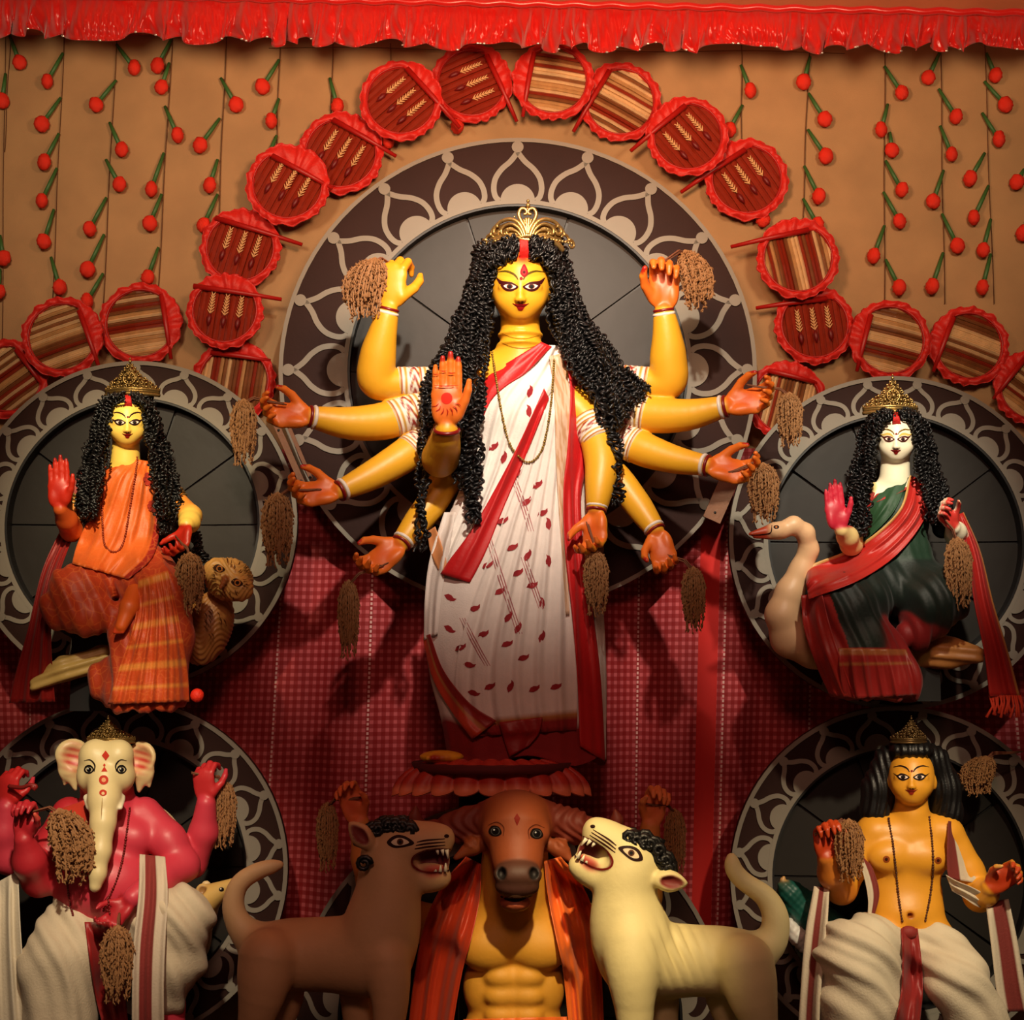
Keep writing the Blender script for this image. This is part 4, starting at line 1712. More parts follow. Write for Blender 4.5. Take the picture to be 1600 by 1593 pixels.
    for (x0, x1, yv) in ((676, 686, 584), (688, 698, 579), (700, 711, 582), (675, 716, 602)):
        sh.append((arc_stroke([(x0, yv), ((x0 + x1) / 2, yv + 1), (x1, yv)], .8, .8), rgb(180, 40, 16)))
    decal('palm_drawing', sh, B, DECAL, root, step=3)
    # bangles
    for i, r in ((1, 15.5), (2, 16.5), (3, 16), (4, 15.5), (6, 15.5), (7, 16.5), (8, 16), (9, 14.5), (10, 15)):
        q = arms[i]
        e, f = Vector(P(*q[-1][:3])), Vector(P(*q[-2][:3]))
        ax = (e - f).normalized()
        bangle(root, e - ax * .012, ax, r * K)
    bangle(root, P(698, 672, -.20), (0, -.5, 1), 19 * K, white=False)
    # blouse sleeves
    for a, b_, ra, rb in (((672, 596, .20), (622, 598, .18), 24, 26), ((660, 637, .20), (612, 655, .165), 28, 31),
                          ((668, 686, .19), (640, 707, .16), 26, 29), ((958, 592, .20), (1012, 598, .18), 24, 26),
                          ((962, 636, .20), (1010, 646, .165), 27, 30), ((962, 683, .19), (994, 697, .16), 26, 29),
                          ((918, 655, .08), (937, 690, .04), 28, 29)):
        armband(root, P(*a), P(*b_), ra * K, rb * K)
    # ---------------- saree
    rows = [(574, 758, 890, .135, .07), (577, 752, 893, .135, .10), (590, 750, 899, .13, .112), (615, 747, 908, .12, .125), (650, 742, 916, .12, .135),
            (700, 738, 918, .13, .12), (760, 720, 914, .13, .115), (820, 694, 922, .13, .13), (880, 674, 933, .13, .15), (940, 665, 941, .13, .16),
            (1000, 664, 945, .13, .165), (1060, 672, 947, .13, .165), (1120, 688, 947, .13, .165), (1188, 700, 947, .13, .165)]
    rr = np.array(catmull(rows, 5))
    na = 120
    V, C = [], []
    wht, brd, gold = rgb(226, 212, 204), rgb(140, 16, 18), rgb(176, 116, 60)
    for i, (v, uL, uR, yc, yd) in enumerate(rr):
        t = (v - 540) / 650
        for j in range(na):
            a = 2 * math.pi * j / na
            f = 1 + t * (.035 * math.sin(11 * a + 1.5 * math.sin(2 * t)) + .02 * math.sin(23 * a + 3 * t)) * (0.5 + .5 * math.cos(a + math.pi / 2) ** 2)
            u = (uL + uR) / 2 + (uR - uL) / 2 * math.cos(a) * (1 + (f - 1) * .3)
            y = yc + yd * math.sin(a) * f
            dv = 8 * math.sin(5 * a) * t
            V.append(P(u, v + dv * t, y))
            C.append(brd if v > 1132 else (gold if v > 1122 else wht))
    F = []
    nr_ = len(rr)
    for i in range(nr_ - 1):
        for j in range(na):
            F.append((i * na + j, i * na + (j + 1) % na, (i + 1) * na + (j + 1) % na, (i + 1) * na + j)[::-1])
    F.append(tuple(range((nr_ - 1) * na, nr_ * na)))
    sk = mk('saree', V, F, CLOTH, root, cols=C)
    SB = BVHTree.FromPolygons([tuple(v) for v in V], [f for f in F if len(f) == 4])
    W_, R_, T_ = rgb(232, 222, 214), rgb(190, 16, 20), rgb(196, 150, 112)
    # front pleats falling from the waist
    p1 = sheet('front_pleats', [(846, 640), (812, 740), (772, 850), (738, 940), (712, 1040), (716, 1120), (742, 1150)],
               [(890, 640), (892, 740), (896, 850), (900, 940), (902, 1040), (902, 1120), (900, 1140)], CLOTH, root, SB, off=.012,
               nu=60, nv=60, folds=6, amp=.009, ph=1.0, fade=.5,
               colfn=lambda a, c: brd if c > .955 else (gold if c > .935 else wht))
    PB = bvh_of(sk, p1)
    # shoulder cloth across the chest
    p2 = sheet('shoulder_drape', [(842, 538), (800, 570), (764, 610), (750, 660), (742, 720), (724, 780), (696, 850), (690, 890)],
               [(884, 540), (876, 575), (862, 610), (838, 650), (812, 712), (776, 790), (740, 862), (716, 900)], CLOTH, root, PB, off=.012,
               nu=48, nv=60, folds=3.5, amp=.006, ph=.3, fade=.2, col=W_)
    PB = bvh_of(sk, p1, p2)
    sheet('red_neck_border', [(846, 534), (800, 562), (764, 586), (751, 608), (747, 650)], [(862, 541), (824, 580), (790, 603), (768, 624), (752, 658)],
          SILK, root, PB, off=.008, nu=12, nv=30, folds=.8, amp=.003, col=R_)
    sheet('red_diagonal_border', [(850, 606), (812, 690), (770, 770), (735, 830), (704, 872), (688, 896)],
          [(858, 622), (820, 715), (788, 790), (764, 850), (748, 884), (734, 910)], SILK, root, PB, off=.008, nu=14, nv=50, folds=.7, amp=.004, col=R_)
    p3 = sheet('ornament_border', [(858, 556), (866, 620), (868, 700), (872, 780), (878, 860), (884, 960)], [(878, 552), (892, 620), (892, 700), (888, 780), (886, 860), (890, 960)],
               SILK, root, PB, off=.008, nu=14, nv=60, folds=.6, amp=.003,
               colfn=lambda a, c: T_ if math.sin(40 * c + 5 * math.sin(9 * a)) + math.sin(55 * c - 16 * a) > .1 else rgb(214, 182, 156))
    sheet('red_hanging_border', [(876, 545), (890, 595), (890, 650), (886, 705), (880, 770), (883, 860), (894, 960), (902, 1060), (906, 1165)],
          [(886, 546), (906, 590), (918, 650), (917, 720), (908, 780), (914, 870), (927, 960), (939, 1060), (946, 1190)],
          SILK, root, PB, off=.014, nu=18, nv=70, folds=1.3, amp=.006, fade=.1, col=R_)
    sheet('white_hanging_edge', [(915, 870), (928, 960), (938, 1060), (944, 1190)], [(926, 860), (942, 950), (946, 1060), (947, 1185)],
          CLOTH, root, PB, off=.006, nu=8, nv=40, folds=.5, amp=.003, col=W_)
    # gathered waist folds on the left and the trailing end below
    sheet('waist_folds', [(694, 800), (672, 870), (664, 930), (662, 1000)], [(712, 800), (700, 870), (690, 930), (684, 990)], CLOTH, root, PB, off=.012,
          nu=14, nv=40, folds=1.5, amp=.007, fade=.1, col=wht)
    sheet('left_gold_border', [(668, 830), (672, 860), (684, 888), (690, 900)], [(680, 822), (690, 850), (698, 880), (694, 902)], SILK, root, PB, off=.018, nu=8, nv=20, col=rgb(200, 130, 80))
    sheet('trailing_end', [(660, 995), (676, 1060), (706, 1112), (738, 1155)], [(672, 990), (694, 1048), (734, 1098), (776, 1126)], SILK, root, PB, off=.02,
          nu=14, nv=40, folds=1, amp=.004, colfn=lambda a, c: rgb(196, 60, 30) if a < .45 else (rgb(180, 110, 60) if a < .6 else rgb(150, 24, 20)))
    sheet('hem_fold', [(780, 1128), (786, 1150), (796, 1182)], [(848, 1120), (842, 1145), (826, 1165)], SILK, root, PB, off=.02, nu=16, nv=16, folds=1, amp=.004, col=rgb(150, 20, 18))
    SB2 = bvh_of(*[o for o in root.children if o.name.split('.')[0] in ('saree', 'front_pleats', 'shoulder_drape')])
    Z = 540 / 1593.0
    spots = [(712, 495, .5), (760, 545, 1.1), (875, 330, 1.5), (880, 240, 1.2), (818, 618, .3), (915, 670, .5), (865, 748, .6), (938, 800, .4), (755, 835, .3), (800, 958, .3),
             (870, 995, .9), (685, 1040, .3), (825, 1075, .4), (890, 1133, .2), (742, 1160, .4), (625, 1240, .3), (935, 1215, 1.5), (780, 1280, .8), (665, 1358, .3), (825, 1330, .9),
             (935, 1370, 1.0), (775, 1403, .2), (850, 1467, .2), (600, 1500, -.3), (510, 1190, -.6), (508, 1335, -.7), (965, 850, 1.5), (965, 1020, 1.5), (695, 1600, .3), (900, 1610, .3), (620, 1630, -.4), (1000, 1600, .2),
             (790, 1600, 1.0), (560, 1420, .3)]
    sh = []
    for x, y, an in spots:
        cx, cy = 530 + x * Z, 530 + y * Z
        base = [(-11, 2), (-6, -4), (0, -5), (6, -3), (11, -5), (9, 1), (4, 4), (-3, 5)]
        c_, s_ = math.cos(-an), math.sin(-an)
        sh.append(([(cx + .9 * (p * c_ - q * s_), cy + .9 * (p * s_ + q * c_)) for p, q in base], rgb(150, 22, 30)))
    for k_, s in enumerate(sh):
        decal('leaf_motif', [s], SB2, CLOTH, root, off=.002, step=4)
    for l0, l1, l2 in (((764, 842), (790, 925), (812, 990)), ((802, 745), (818, 790), (830, 830)), ((818, 870), (832, 910), (846, 950)), ((722, 965), (745, 1010), (762, 1040))):
        for o_ in (-4, 0, 4):
            decal('woven_stripe', [(arc_stroke([(l0[0] + o_, l0[1]), (l1[0] + o_, l1[1]), (l2[0] + o_, l2[1])], .8, .8), rgb(170, 96, 100))], SB2, CLOTH, root, off=.002, step=5)
    # necklace
    AB = bvh_of(*[o for o in root.children if o.name.split('.')[0] in ('saree', 'front_pleats', 'shoulder_drape', 'body', 'red_neck_border', 'ornament_border')])
    necklace(root, [(768, 545), (775, 590), (783, 640), (795, 690), (812, 715), (828, 722), (845, 706), (855, 670), (862, 620), (866, 560)], AB, .0052,
             mat('olive_gold_beads', rgb(150, 120, 52), rough=0.35, metal=0.5))
    # ---------------- hair
    HS = Sculpt(0.007)
    bk = rgb(12, 11, 12)
    HS.ell(P(815, 428, .12), (56 * K, .11, 58 * K), bk, .03)
    HS.ell(P(815, 392, .05), (50 * K, .10, 26 * K), bk, .02)
    HS.chain([P(770, 420, .12), P(745, 490, .15), P(712, 560, .18), P(690, 610, .2)], [22 * K, 24 * K, 24 * K, 16 * K], bk, .03)
    HS.chain([P(858, 420, .12), P(882, 490, .15), P(915, 560, .16), P(935, 610, .2)], [22 * K, 24 * K, 24 * K, 15 * K], bk, .03)
    # keep the face clear of the mass
    HS.ell(P(813, 460, -.02), (49 * K, .16, 56 * K), None, .008, sub=True)
    HS.build(relax=2)
    hb = HS.mk('hair', HAIR, root)
    r = random.Random(5)
    g = []
    # parting to temples, then down both sides in front of the shoulders
    g += lerp_guides([(812, 374, -.03), (775, 392, -.02), (762, 440, .0), (764, 500, .02), (752, 570, -.02), (742, 660, -.03), (742, 810, -.02)],
                     [(806, 366, .0), (754, 386, .06), (738, 440, .08), (708, 520, .1), (680, 575, .08), (662, 610, .08), (658, 660, .08)], 40, 5, r)
    g += lerp_guides([(806, 366, .0), (757, 384, .04), (736, 440, .06), (708, 505, .08), (684, 560, .08), (668, 600, .1), (662, 640, .12)],
                     [(808, 372, -.03), (768, 384, .0), (752, 430, .02), (740, 500, .02), (722, 560, .03), (700, 600, .04), (690, 640, .06)], 22, 5, r)
    g += lerp_guides([(824, 374, -.03), (852, 394, -.02), (864, 440, .0), (864, 490, .02), (888, 560, -.01), (925, 620, .0), (950, 690, -.01)],
                     [(830, 366, .0), (874, 384, .06), (892, 440, .08), (920, 500, .1), (952, 548, .1), (992, 584, .12), (1022, 606, .12)], 40, 5, r)
    g += lerp_guides([(830, 366, .0), (866, 384, .04), (890, 440, .06), (914, 500, .06), (942, 556, .04), (960, 620, .04), (985, 655, .06)],
                     [(828, 372, -.03), (858, 386, .0), (872, 430, .02), (884, 500, .02), (900, 560, .0), (925, 610, .0), (950, 640, .0)], 22, 5, r)
    # short curls across the crown on both sides of the parting
    for sd in (-1, 1):
        for i in range(26):
            t = i / 25
            v0 = 374 + 26 * t + r.uniform(-2, 2)
            g.append([P(818 + sd * 9, v0, -.075 + .01 * t), P(818 + sd * 24, v0 + 1 + 1 * t, -.072), P(818 + sd * 38, v0 + 5 + 5 * t, -.05), P(818 + sd * 52, v0 + 20 + 12 * t, -.02)])
    parts = []
    curls(parts, g, .0085, .0052, .024, rnd=r)
    # long ringlets
    rg = []
    for (pts, n_) in (([(745, 600, -.05), (742, 700, -.07), (740, 760, -.06), (737, 818, -.05)], 6),
                      ([(668, 620, .05), (660, 700, .02), (658, 780, .0), (655, 862, .0)], 4),
                      ([(940, 600, -.02), (960, 670, -.03), (966, 730, -.04), (966, 790, -.04)], 4),
                      ([(730, 600, -.02), (722, 680, -.04), (716, 730, -.03)], 3)):
        for i in range(n_):
            dx, dy = r.uniform(-7, 7), r.uniform(-.02, .02)
            rg.append([P(a + dx, b_, c + dy) for a, b_, c in pts])
    curls(parts, rg, .010, .0062, .028, rnd=r)
    sub(nmk('curls', parts, HAIR, root, kind='stuff'), hb)
    # vermilion in the parting
    HB = bvh_of(hb)
    vp = sheet('vermilion_parting', [(812, 374), (812, 390), (810, 407)], [(825, 374), (826, 390), (829, 408)], mat('vermilion', rgb(186, 20, 14), rough=.7, bump=.3, vcol=False), root, HB, y=-.05, off=.034, nu=8, nv=14, folds=.5, amp=.003)
    sub(vp, hb)
    # ---------------- tiara of gilt scrolls
    yc = -.055

    def T(x, y_, dy=0.0):
        u = 680 + x * .1758
        v = 300 + y_ * .1758
        return P(u, v, yc + ((u - 821) / 62.0) ** 2 * .075 + dy)

    def TM(pts, dy=0.0):
        return [T(x, y_, dy) for x, y_ in pts], [T(1640 - x, y_, dy) for x, y_ in pts]
    mb = MB()
    for o_, rr_ in ((0, .010), (-26, .006)):
        base = [(408, 478), (470, 452), (560, 418), (690, 398), (820, 425), (950, 400), (1030, 428), (1085, 470), (1135, 520)]
        mb.add(tube([T(*q) for q in catmull([(x, y_ + o_) for x, y_ in base], 6)], rr_, 8))
    tb = mb.mk('tiara_band', GOLD, root)
    mb = MB()
    scr = [([(800, 400), (775, 330), (730, 265), (660, 240), (585, 262), (535, 310), (520, 360), (550, 375), (572, 345)], .0075),
           ([(785, 405), (750, 330), (690, 285), (630, 292), (590, 330), (592, 372), (625, 370)], .006),
           ([(770, 405), (725, 350), (670, 335), (635, 352), (645, 382), (672, 372)], .005),
           ([(560, 300), (520, 320), (495, 370), (520, 400)], .006),
           ([(500, 375), (465, 395), (455, 430), (480, 440)], .006),
           ([(455, 420), (420, 440), (408, 480), (430, 495), (450, 470)], .006),
           ([(815, 400), (800, 320), (762, 255), (742, 195), (765, 148), (805, 155), (812, 190), (785, 198)], .0075),
           ([(815, 380), (812, 300), (808, 230)], .008), ([(820, 330), (800, 280), (785, 240)], .005)]
    for pts, rr_ in scr:
        a, b_ = TM([tuple(q) for q in catmull(pts, 6)], -.006)
        mb.add(tube(a, [rr_ * 1.25 * (1 - .4 * i / len(a)) for i in range(len(a))], 7))
        mb.add(tube(b_, [rr_ * 1.25 * (1 - .4 * i / len(b_)) for i in range(len(b_))], 7))
    for x, y_, r_ in ((825, 118, .0095), (825, 80, .007), (820, 150, .006), (705, 220, .004), (640, 330, .006), (1000, 330, .006)):
        mb.add(sphere(T(x, y_), r_, 10, 7))
    for i in range(15):
        x = 430 + i * 26
        a, b_ = TM([(x, 455 - 60 * math.sin(i / 14 * 1.3))], -.008)
        mb.add(sphere(a[0], .006, 7, 5))
        mb.add(sphere(b_[0], .006, 7, 5))
    sub(mb.mk('tiara_scrolls', GOLD, root), tb)
    out = [(410, 490), (430, 440), (500, 350), (560, 280), (650, 240), (740, 270), (800, 330), (815, 250), (830, 250), (845, 330), (900, 270), (990, 240), (1080, 280), (1140, 350), (1200, 440), (1130, 520)]
    V = []
    xs = np.linspace(420, 1125, 40)
    tops = np.interp(xs, [410, 500, 560, 650, 760, 820, 880, 990, 1080, 1140], [470, 370, 300, 265, 290, 240, 290, 265, 300, 420])
    bots = np.interp(xs, [408, 470, 560, 690, 820, 950, 1030, 1085, 1135], [478, 452, 418, 398, 425, 400, 428, 470, 520])
    F = []
    for x, a, c in zip(xs, tops, bots):
        V += [T(x, c, .004), T(x, min(a, c - 5), .004), T(x, min(a, c - 5), .009), T(x, c, .009)]
    for i in range(39):
        for q in range(4):
            F.append((i * 4 + q, i * 4 + (q + 1) % 4, i * 4 + 4 + (q + 1) % 4, i * 4 + 4 + q))
    sub(mk('tiara_plate', V, F, OLDGOLD, root), tb)
    # toes showing under the hem
    FS = Sculpt(.006)
    FS.ell(P(690, 1182, -.06), (34 * K, .06, 10 * K), YEL, .01)
    for i in range(5):
        FS.cone(P(690 - 6 + i * 4, 1182, -.08), P(668 + i * 8, 1184, -.125 + .006 * abs(i - 1)), .012, .010, TIP if i else YEL, .006)
    FS.build()
    FS.mk('foot', PAINT, root)
    # held sheaves
    SH = [('rice sheaf drooping from the raised left fist of the ten-armed goddess', (586, 402, .04), 104, 58, (612, 414, .10), 2),
          ('rice sheaf hanging from the upper outstretched left hand beside the orange-saree goddess', (381, 622, -.02), 112, 42, (425, 628, -.01), 0),
          ('rice sheaf hanging from the lower outstretched left hand over the left wheel rim', (434, 768, -.02), 122, 50, (480, 765, -.01), 0),
          ('rice sheaf hanging from the lowest left hand over the checked curtain', (545, 905, .0), 128, 34, (585, 888, .02), 0),
          ('rice sheaf drooping behind the raised right hand of the ten-armed goddess', (1070, 390, .10), 100, 58, (1044, 404, .02), 1),
          ('rice sheaf hanging from the upper outstretched right hand in front of a fan', (1233, 612, -.02), 92, 42, (1190, 605, -.01), 0),
          ('rice sheaf hanging from the lower outstretched right hand above the swan', (1192, 722, -.02), 100, 50, (1150, 735, -.01), 0),
          ('rice sheaf hanging from the straight-down right hand beside the white saree', (931, 858, -.10), 108, 40, (925, 840, -.09), 0),
          ('rice sheaf hanging from the lowest right hand over the checked curtain', (1083, 884, .0), 108, 38, (1045, 868, .03), 0)]
    for lab, q, L, w, gr, var in SH:
        sheaf(lab, *q, L, w, P(*gr), var)
    # lotus pedestal
    lp = thing('lotus_pedestal', 'scalloped red lotus pedestal under the feet of the ten-armed goddess', 'pedestal', P(775, 1700, .05))
    PR = mat('red_petal_paint', rgb(176, 40, 28), rough=.55, var=.25, scale=10, bump=.1, vcol=True)
    cu, cv, yc2 = 768, 1196, .04
    n = 22
    for i in range(n):
        a = 2 * math.pi * (i + .5) / n
        V, C, F = [], [], []
        ns, nt = 9, 9
        for p_ in range(nt):
            t = p_ / (nt - 1)
            for q in range(ns):
                s = q / (ns - 1) * 2 - 1
                w = .165
                edge = 1 - .22 * abs(s) ** 2.2 * t * t
                aa = a + s * w * (1 - .12 * t)
                rr_ = (.55 + .45 * math.sin(t * math.pi / 2) * edge)
                drop = (-6 + 58 * t ** 1.5 * edge) - 5 * (1 - s * s)
                x = cu + 158 * rr_ * math.cos(aa)
                V.append(P(x, cv + drop, yc2 - .27 * rr_ * math.sin(aa) - .02 * (1 - s * s)))
                C.append(rgb(182, 44, 30) if t < .86 else rgb(226, 120, 84))
        for p_ in range(nt - 1):
            for q in range(ns - 1):
                F.append((p_ * ns + q, p_ * ns + q + 1, (p_ + 1) * ns + q + 1, (p_ + 1) * ns + q))
        m_ = len(V)
        F += [tuple(x + m_ for x in f[::-1]) for f in F]
        V = V + [v + Vector((0, .008, -.004)) for v in V]
        rim = list(range(ns)) + [p_ * ns + ns - 1 for p_ in range(1, nt)] + [(nt - 1) * ns + q for q in range(ns - 2, -1, -1)] + [p_ * ns for p_ in range(nt - 2, 0, -1)]
        for x, z in zip(rim, rim[1:] + rim[:1]):
            F.append((x, z, z + m_, x + m_))
        mk('petal', V, F, PR, lp, cols=C + C)
    mb = MB()
    top = P(cu, 1190, yc2)
    mb.add(tube([top + Vector((0, 0, -.03)), top], [.30, .31], 40))
    o = mb.mk('platform', mat('dark_red_cloth', rgb(90, 14, 14), rough=.8), lp)
    base = P(cu, 1700, yc2)
    mb = MB()
    mb.add(tube([Vector((top.x, yc2 + .12, 0.0)), Vector((top.x, yc2 + .12, .06)), Vector((top.x, yc2 + .12, .1)), Vector((top.x, yc2 + .12, top.z - .03))], [.24, .24, .13, .13], 24))
    mb.mk('column', mat('black_post', rgb(24, 16, 14), rough=.7), lp)


durga()
# ================================================================== SEATED GODDESSES, BIRDS
def print_mat(name, scale, line, strength, rough=.55, wave=False):
    """vertex-coloured cloth with a woven line pattern"""
    m = mat(name, rough=rough, var=.12, scale=18, bump=.12, bscale=120, vcol=True, sheen=.06)
    nt = m.node_tree
    b = nt.nodes['Principled BSDF']
    src = b.inputs['Base Color'].links[0].from_socket
    tc = nt.nodes.new('ShaderNodeTexCoord')
    v = nt.nodes.new('ShaderNodeTexVoronoi')
    v.feature = 'DISTANCE_TO_EDGE'
    v.inputs['Scale'].default_value = scale
    nt.links.new(tc.outputs['Object'], v.inputs['Vector'])
    r = nt.nodes.new('ShaderNodeMapRange')
    r.inputs['From Min'].default_value = .02
    r.inputs['From Max'].default_value = .07
    r.inputs['To Min'].default_value = strength
    r.inputs['To Max'].default_value = 0
    nt.links.new(v.outputs['Distance'], r.inputs['Value'])
    mx = nt.nodes.new('ShaderNodeMix')
    mx.data_type = 'RGBA'
    mx.inputs['B'].default_value = line
    nt.links.new(r.outputs['Result'], mx.inputs['Factor'])
    nt.links.new(src, mx.inputs['A'])
    nt.links.new(mx.outputs['Result'], b.inputs['Base Color'])
    return m


ORPRINT = print_mat('orange_printed_saree', 24, rgb(226, 116, 50), .32)
GRSILK = mat('dark_green_silk', rough=.6, var=.15, scale=16, bump=.12, bscale=90, vcol=True, sheen=.06)


def wob(V, f, s=0.0):
    return np.sin(V[:, 0] * f + 1.7 * np.sin(V[:, 2] * f * .6 + s) + s) * np.sin(V[:, 2] * f * .8 + 1.1 * np.sin(V[:, 0] * f * .7) + 2 * s + V[:, 1] * f)


def folds(freq, amp, ax=(1, 0, 0), warp=3.0, wf=4.0, s=0.0, mask=None):
    ax = np.array(ax, float)
    ax /= np.linalg.norm(ax)
    up = np.array([0, 0, 1.0])

    def f(V, N):
        ph = (V @ ax) * freq + warp * np.sin(V[:, 2] * wf + s) + .8 * np.sin(V[:, 0] * wf * 2.1 + V[:, 1] * 7)
        d = amp * (np.sin(ph) + .45 * np.sin(2.3 * ph + 1))
        if mask is not None:
            d = d * mask(V)
        return d
    return f


def curly_head(root, cu, cv, y, a, outer, inner, seed, n=26, ring=None, top=1.32):
    """black mass of small curls round a face: outer and inner lists are (du, dv, y) on the right side, mirrored"""
    HS = Sculpt(.006)
    bk = rgb(12, 11, 12)
    HS.ell(P(cu, cv - .35 * a, y + .07), (1.28 * a * K, .075, 1.12 * a * K), bk, .02)
    HS.ell(P(cu, cv - .95 * a, y), (1.0 * a * K, .06, .42 * a * K), bk, .015)
    for s in (-1, 1):
        mid = [((outer[i][0] + inner[i][0]) / 2, outer[i][1], (outer[i][2] + inner[i][2]) / 2) for i in range(len(outer))]
        wd_ = [max(6, abs(outer[i][0] - inner[i][0]) / 2 * .85) for i in range(len(outer))]
        HS.chain([P(cu + s * p[0], cv + p[1], p[2] + .04) for p in mid], [w * K for w in wd_], bk, .02)
    HS.ell(P(cu, cv + .12 * a, y - .07), (1.02 * a * K, .11, 1.06 * a * K), None, .006, sub=True)
    HS.build(relax=2)
    hb = HS.mk('hair', HAIR, root)
    r = random.Random(seed)
    g = []
    for s in (-1, 1):
        A_ = [(cu + s * p[0], cv + p[1], p[2]) for p in outer]
        B_ = [(cu + s * p[0], cv + p[1], p[2] - .03) for p in inner]
        g += lerp_guides(A_, B_, n, 4, r)
        A2 = [(cu + s * p[0] * .98, cv + p[1], p[2] - .025) for p in outer]
        g += lerp_guides(A2, [(q[0], q[1], q[2] - .03) for q in B_], n // 2, 6, r)
    parts = []
    curls(parts, g, .0075, .0045, .019, rnd=r)
    sub(nmk('curls', parts, HAIR, root, kind='stuff'), hb)
    return hb


def lakshmi():
    root = thing('goddess_idol', 'seated goddess idol in an orange saree beside an owl, left of the centre', 'idol', P(190, 1110, .05))
    sk = rgb(246, 206, 92)
    S = Sculpt(.005)
    y = .0
    head(S, 199, 660, y, 31, sk)
    S.cone(P(197, 690, .04), P(196, 722, .05), 21 * K, 23 * K, sk, .02)
    S.ell(P(196, 770, .06), (52 * K, .075, 52 * K), sk, .02)
    armc = rgb(224, 140, 50)
    redp = rgb(190, 40, 20)
    S.chain([P(145, 738, .05), P(122, 790, .04), P(112, 828, .0)], [18 * K, 17 * K, 17 * K], armc, .015)
    S.chain([P(112, 828, .0), P(104, 812, -.08), P(95, 796, -.14)], [18 * K, 16 * K, 11 * K], rgb(196, 84, 30), .015)
    hand(S, P(93, 792, -.15), (-.04, -.05, 1), (0, -1, 0), (1, 0, 0), .205, 'open', rgb(196, 70, 26), redp, rgb(150, 14, 10))
    S.chain([P(247, 738, .05), P(272, 780, .05), P(298, 806, .0)], [18 * K, 17 * K, 17 * K], armc, .015)
    S.chain([P(298, 806, .0), P(296, 816, -.05), P(292, 820, -.09)], [17 * K, 16 * K, 12 * K], sk, .015)
    hand(S, P(292, 822, -.10), (-.15, -.35, -1), (-.6, -.7, .2), (-1, 0, .2), .19, 'half', rgb(206, 66, 26), redp, rgb(170, 30, 16))
    # bare foot across the lap
    S.chain([P(210, 925, -.24), P(202, 948, -.29), P(190, 978, -.31)], [13 * K, 14 * K, 9 * K], rgb(214, 92, 28), .012)
    for i in range(4):
        S.cone(P(195 - 4 * i, 976, -.31), P(192 - 4.5 * i, 988, -.315), 3.2 * K, 2.6 * K, rgb(200, 60, 24), .004)
    S.build()
    S.mk('body', PAINT, root)
    B = S.bvh()
    face_paint(root, B, 199, 660, 31, rgb(40, 14, 10), rgb(60, 24, 14), rgb(140, 24, 14), up=.75)
    # saree: bodice and seated skirt
    C = Sculpt(.007)
    o1, o2 = rgb(206, 84, 22), rgb(178, 58, 20)
    C.ell(P(197, 775, .055), (50 * K, .092, 56 * K), o1, .02)
    C.ell(P(190, 840, .05), (58 * K, .10, 60 * K), o1, .03)
    C.ell(P(192, 900, .04), (84 * K, .13, 48 * K), o2, .03)
    C.chain([P(160, 900, .0), P(122, 930, -.12), P(108, 945, -.16)], [46 * K, 46 * K, 38 * K], o2, .03)
    C.chain([P(108, 948, -.14), P(150, 962, -.15), P(190, 955, -.16)], [38 * K, 30 * K, 16 * K], o2, .03)
    C.chain([P(225, 900, .0), P(246, 935, -.14)], [52 * K, 50 * K], o2, .03)
    C.chain([P(246, 935, -.14), P(236, 1000, -.15), P(228, 1075, -.12)], [50 * K, 58 * K, 66 * K], o2, .03)
    C.ell(P(180, 1062, -.10), (40 * K, .08, 40 * K), o2, .03)
    C.ell(P(228, 1150, -.10), (160 * K, .3, 44 * K), None, .01, sub=True)
    C.build(relax=2)
    zk = P(0, 960, -.15).z
    C.fold(folds(62, .0075, (1, .2, .25), 2.2, 6, .5, mask=lambda V: np.clip((P(0, 850, 0).z - V[:, 2]) / .2 + .35, .35, 1)))
    C.fold(lambda V, N: .004 * wob(V, 26))
    C.V[:, 2] = np.maximum(C.V[:, 2], P(228, 1118, -.12).z)
    C.mk('saree', ORPRINT, root)
    CB = C.bvh()
    sheet('shoulder_drape', [(206, 716), (172, 740), (148, 790), (122, 846), (112, 880)], [(243, 722), (250, 765), (250, 820), (238, 870), (200, 905)], ORPRINT, root, CB, off=.010,
          nu=40, nv=40, folds=5, amp=.006, fade=.2, colfn=lambda a, c: rgb(216, 98, 30) if a < .9 else rgb(150, 26, 14))
    sheet('front_pleats', [(216, 905), (210, 970), (184, 1050), (168, 1100)], [(262, 890), (280, 970), (292, 1040), (296, 1096)], ORPRINT, root, CB, off=.012, nu=50, nv=40,
          folds=6, amp=.008, fade=.3, colfn=lambda a, c: rgb(196, 74, 22) if math.sin(c * 38) < .75 else rgb(214, 130, 50))
    sheet('red_shawl', [(98, 820, .05), (66, 890, .0), (44, 980, -.02), (22, 1060, .0), (14, 1098, .02)], [(116, 832, .05), (90, 905, -.12), (80, 980, -.12), (82, 1050, -.04), (86, 1096, .0)], SILK, root,
          nu=24, nv=40, folds=3, amp=.012, fade=.1, col=rgb(140, 18, 12))
    for (u, v, r_) in ((236, 748, 15), (240, 790, 12)):
        CB2 = bvh_of(*[o for o in root.children if o.name.split('.')[0] == 'shoulder_drape'])
        sh = [(circ(u + r_ * .55 * math.cos(t), v + r_ * .55 * math.sin(t), r_ * .3, r_ * .3, 8), rgb(170, 40, 16)) for t in np.linspace(0, 2 * math.pi, 9)[:-1]]
        decal('flower_print', sh, CB2, CLOTH, root, off=.002, step=4)
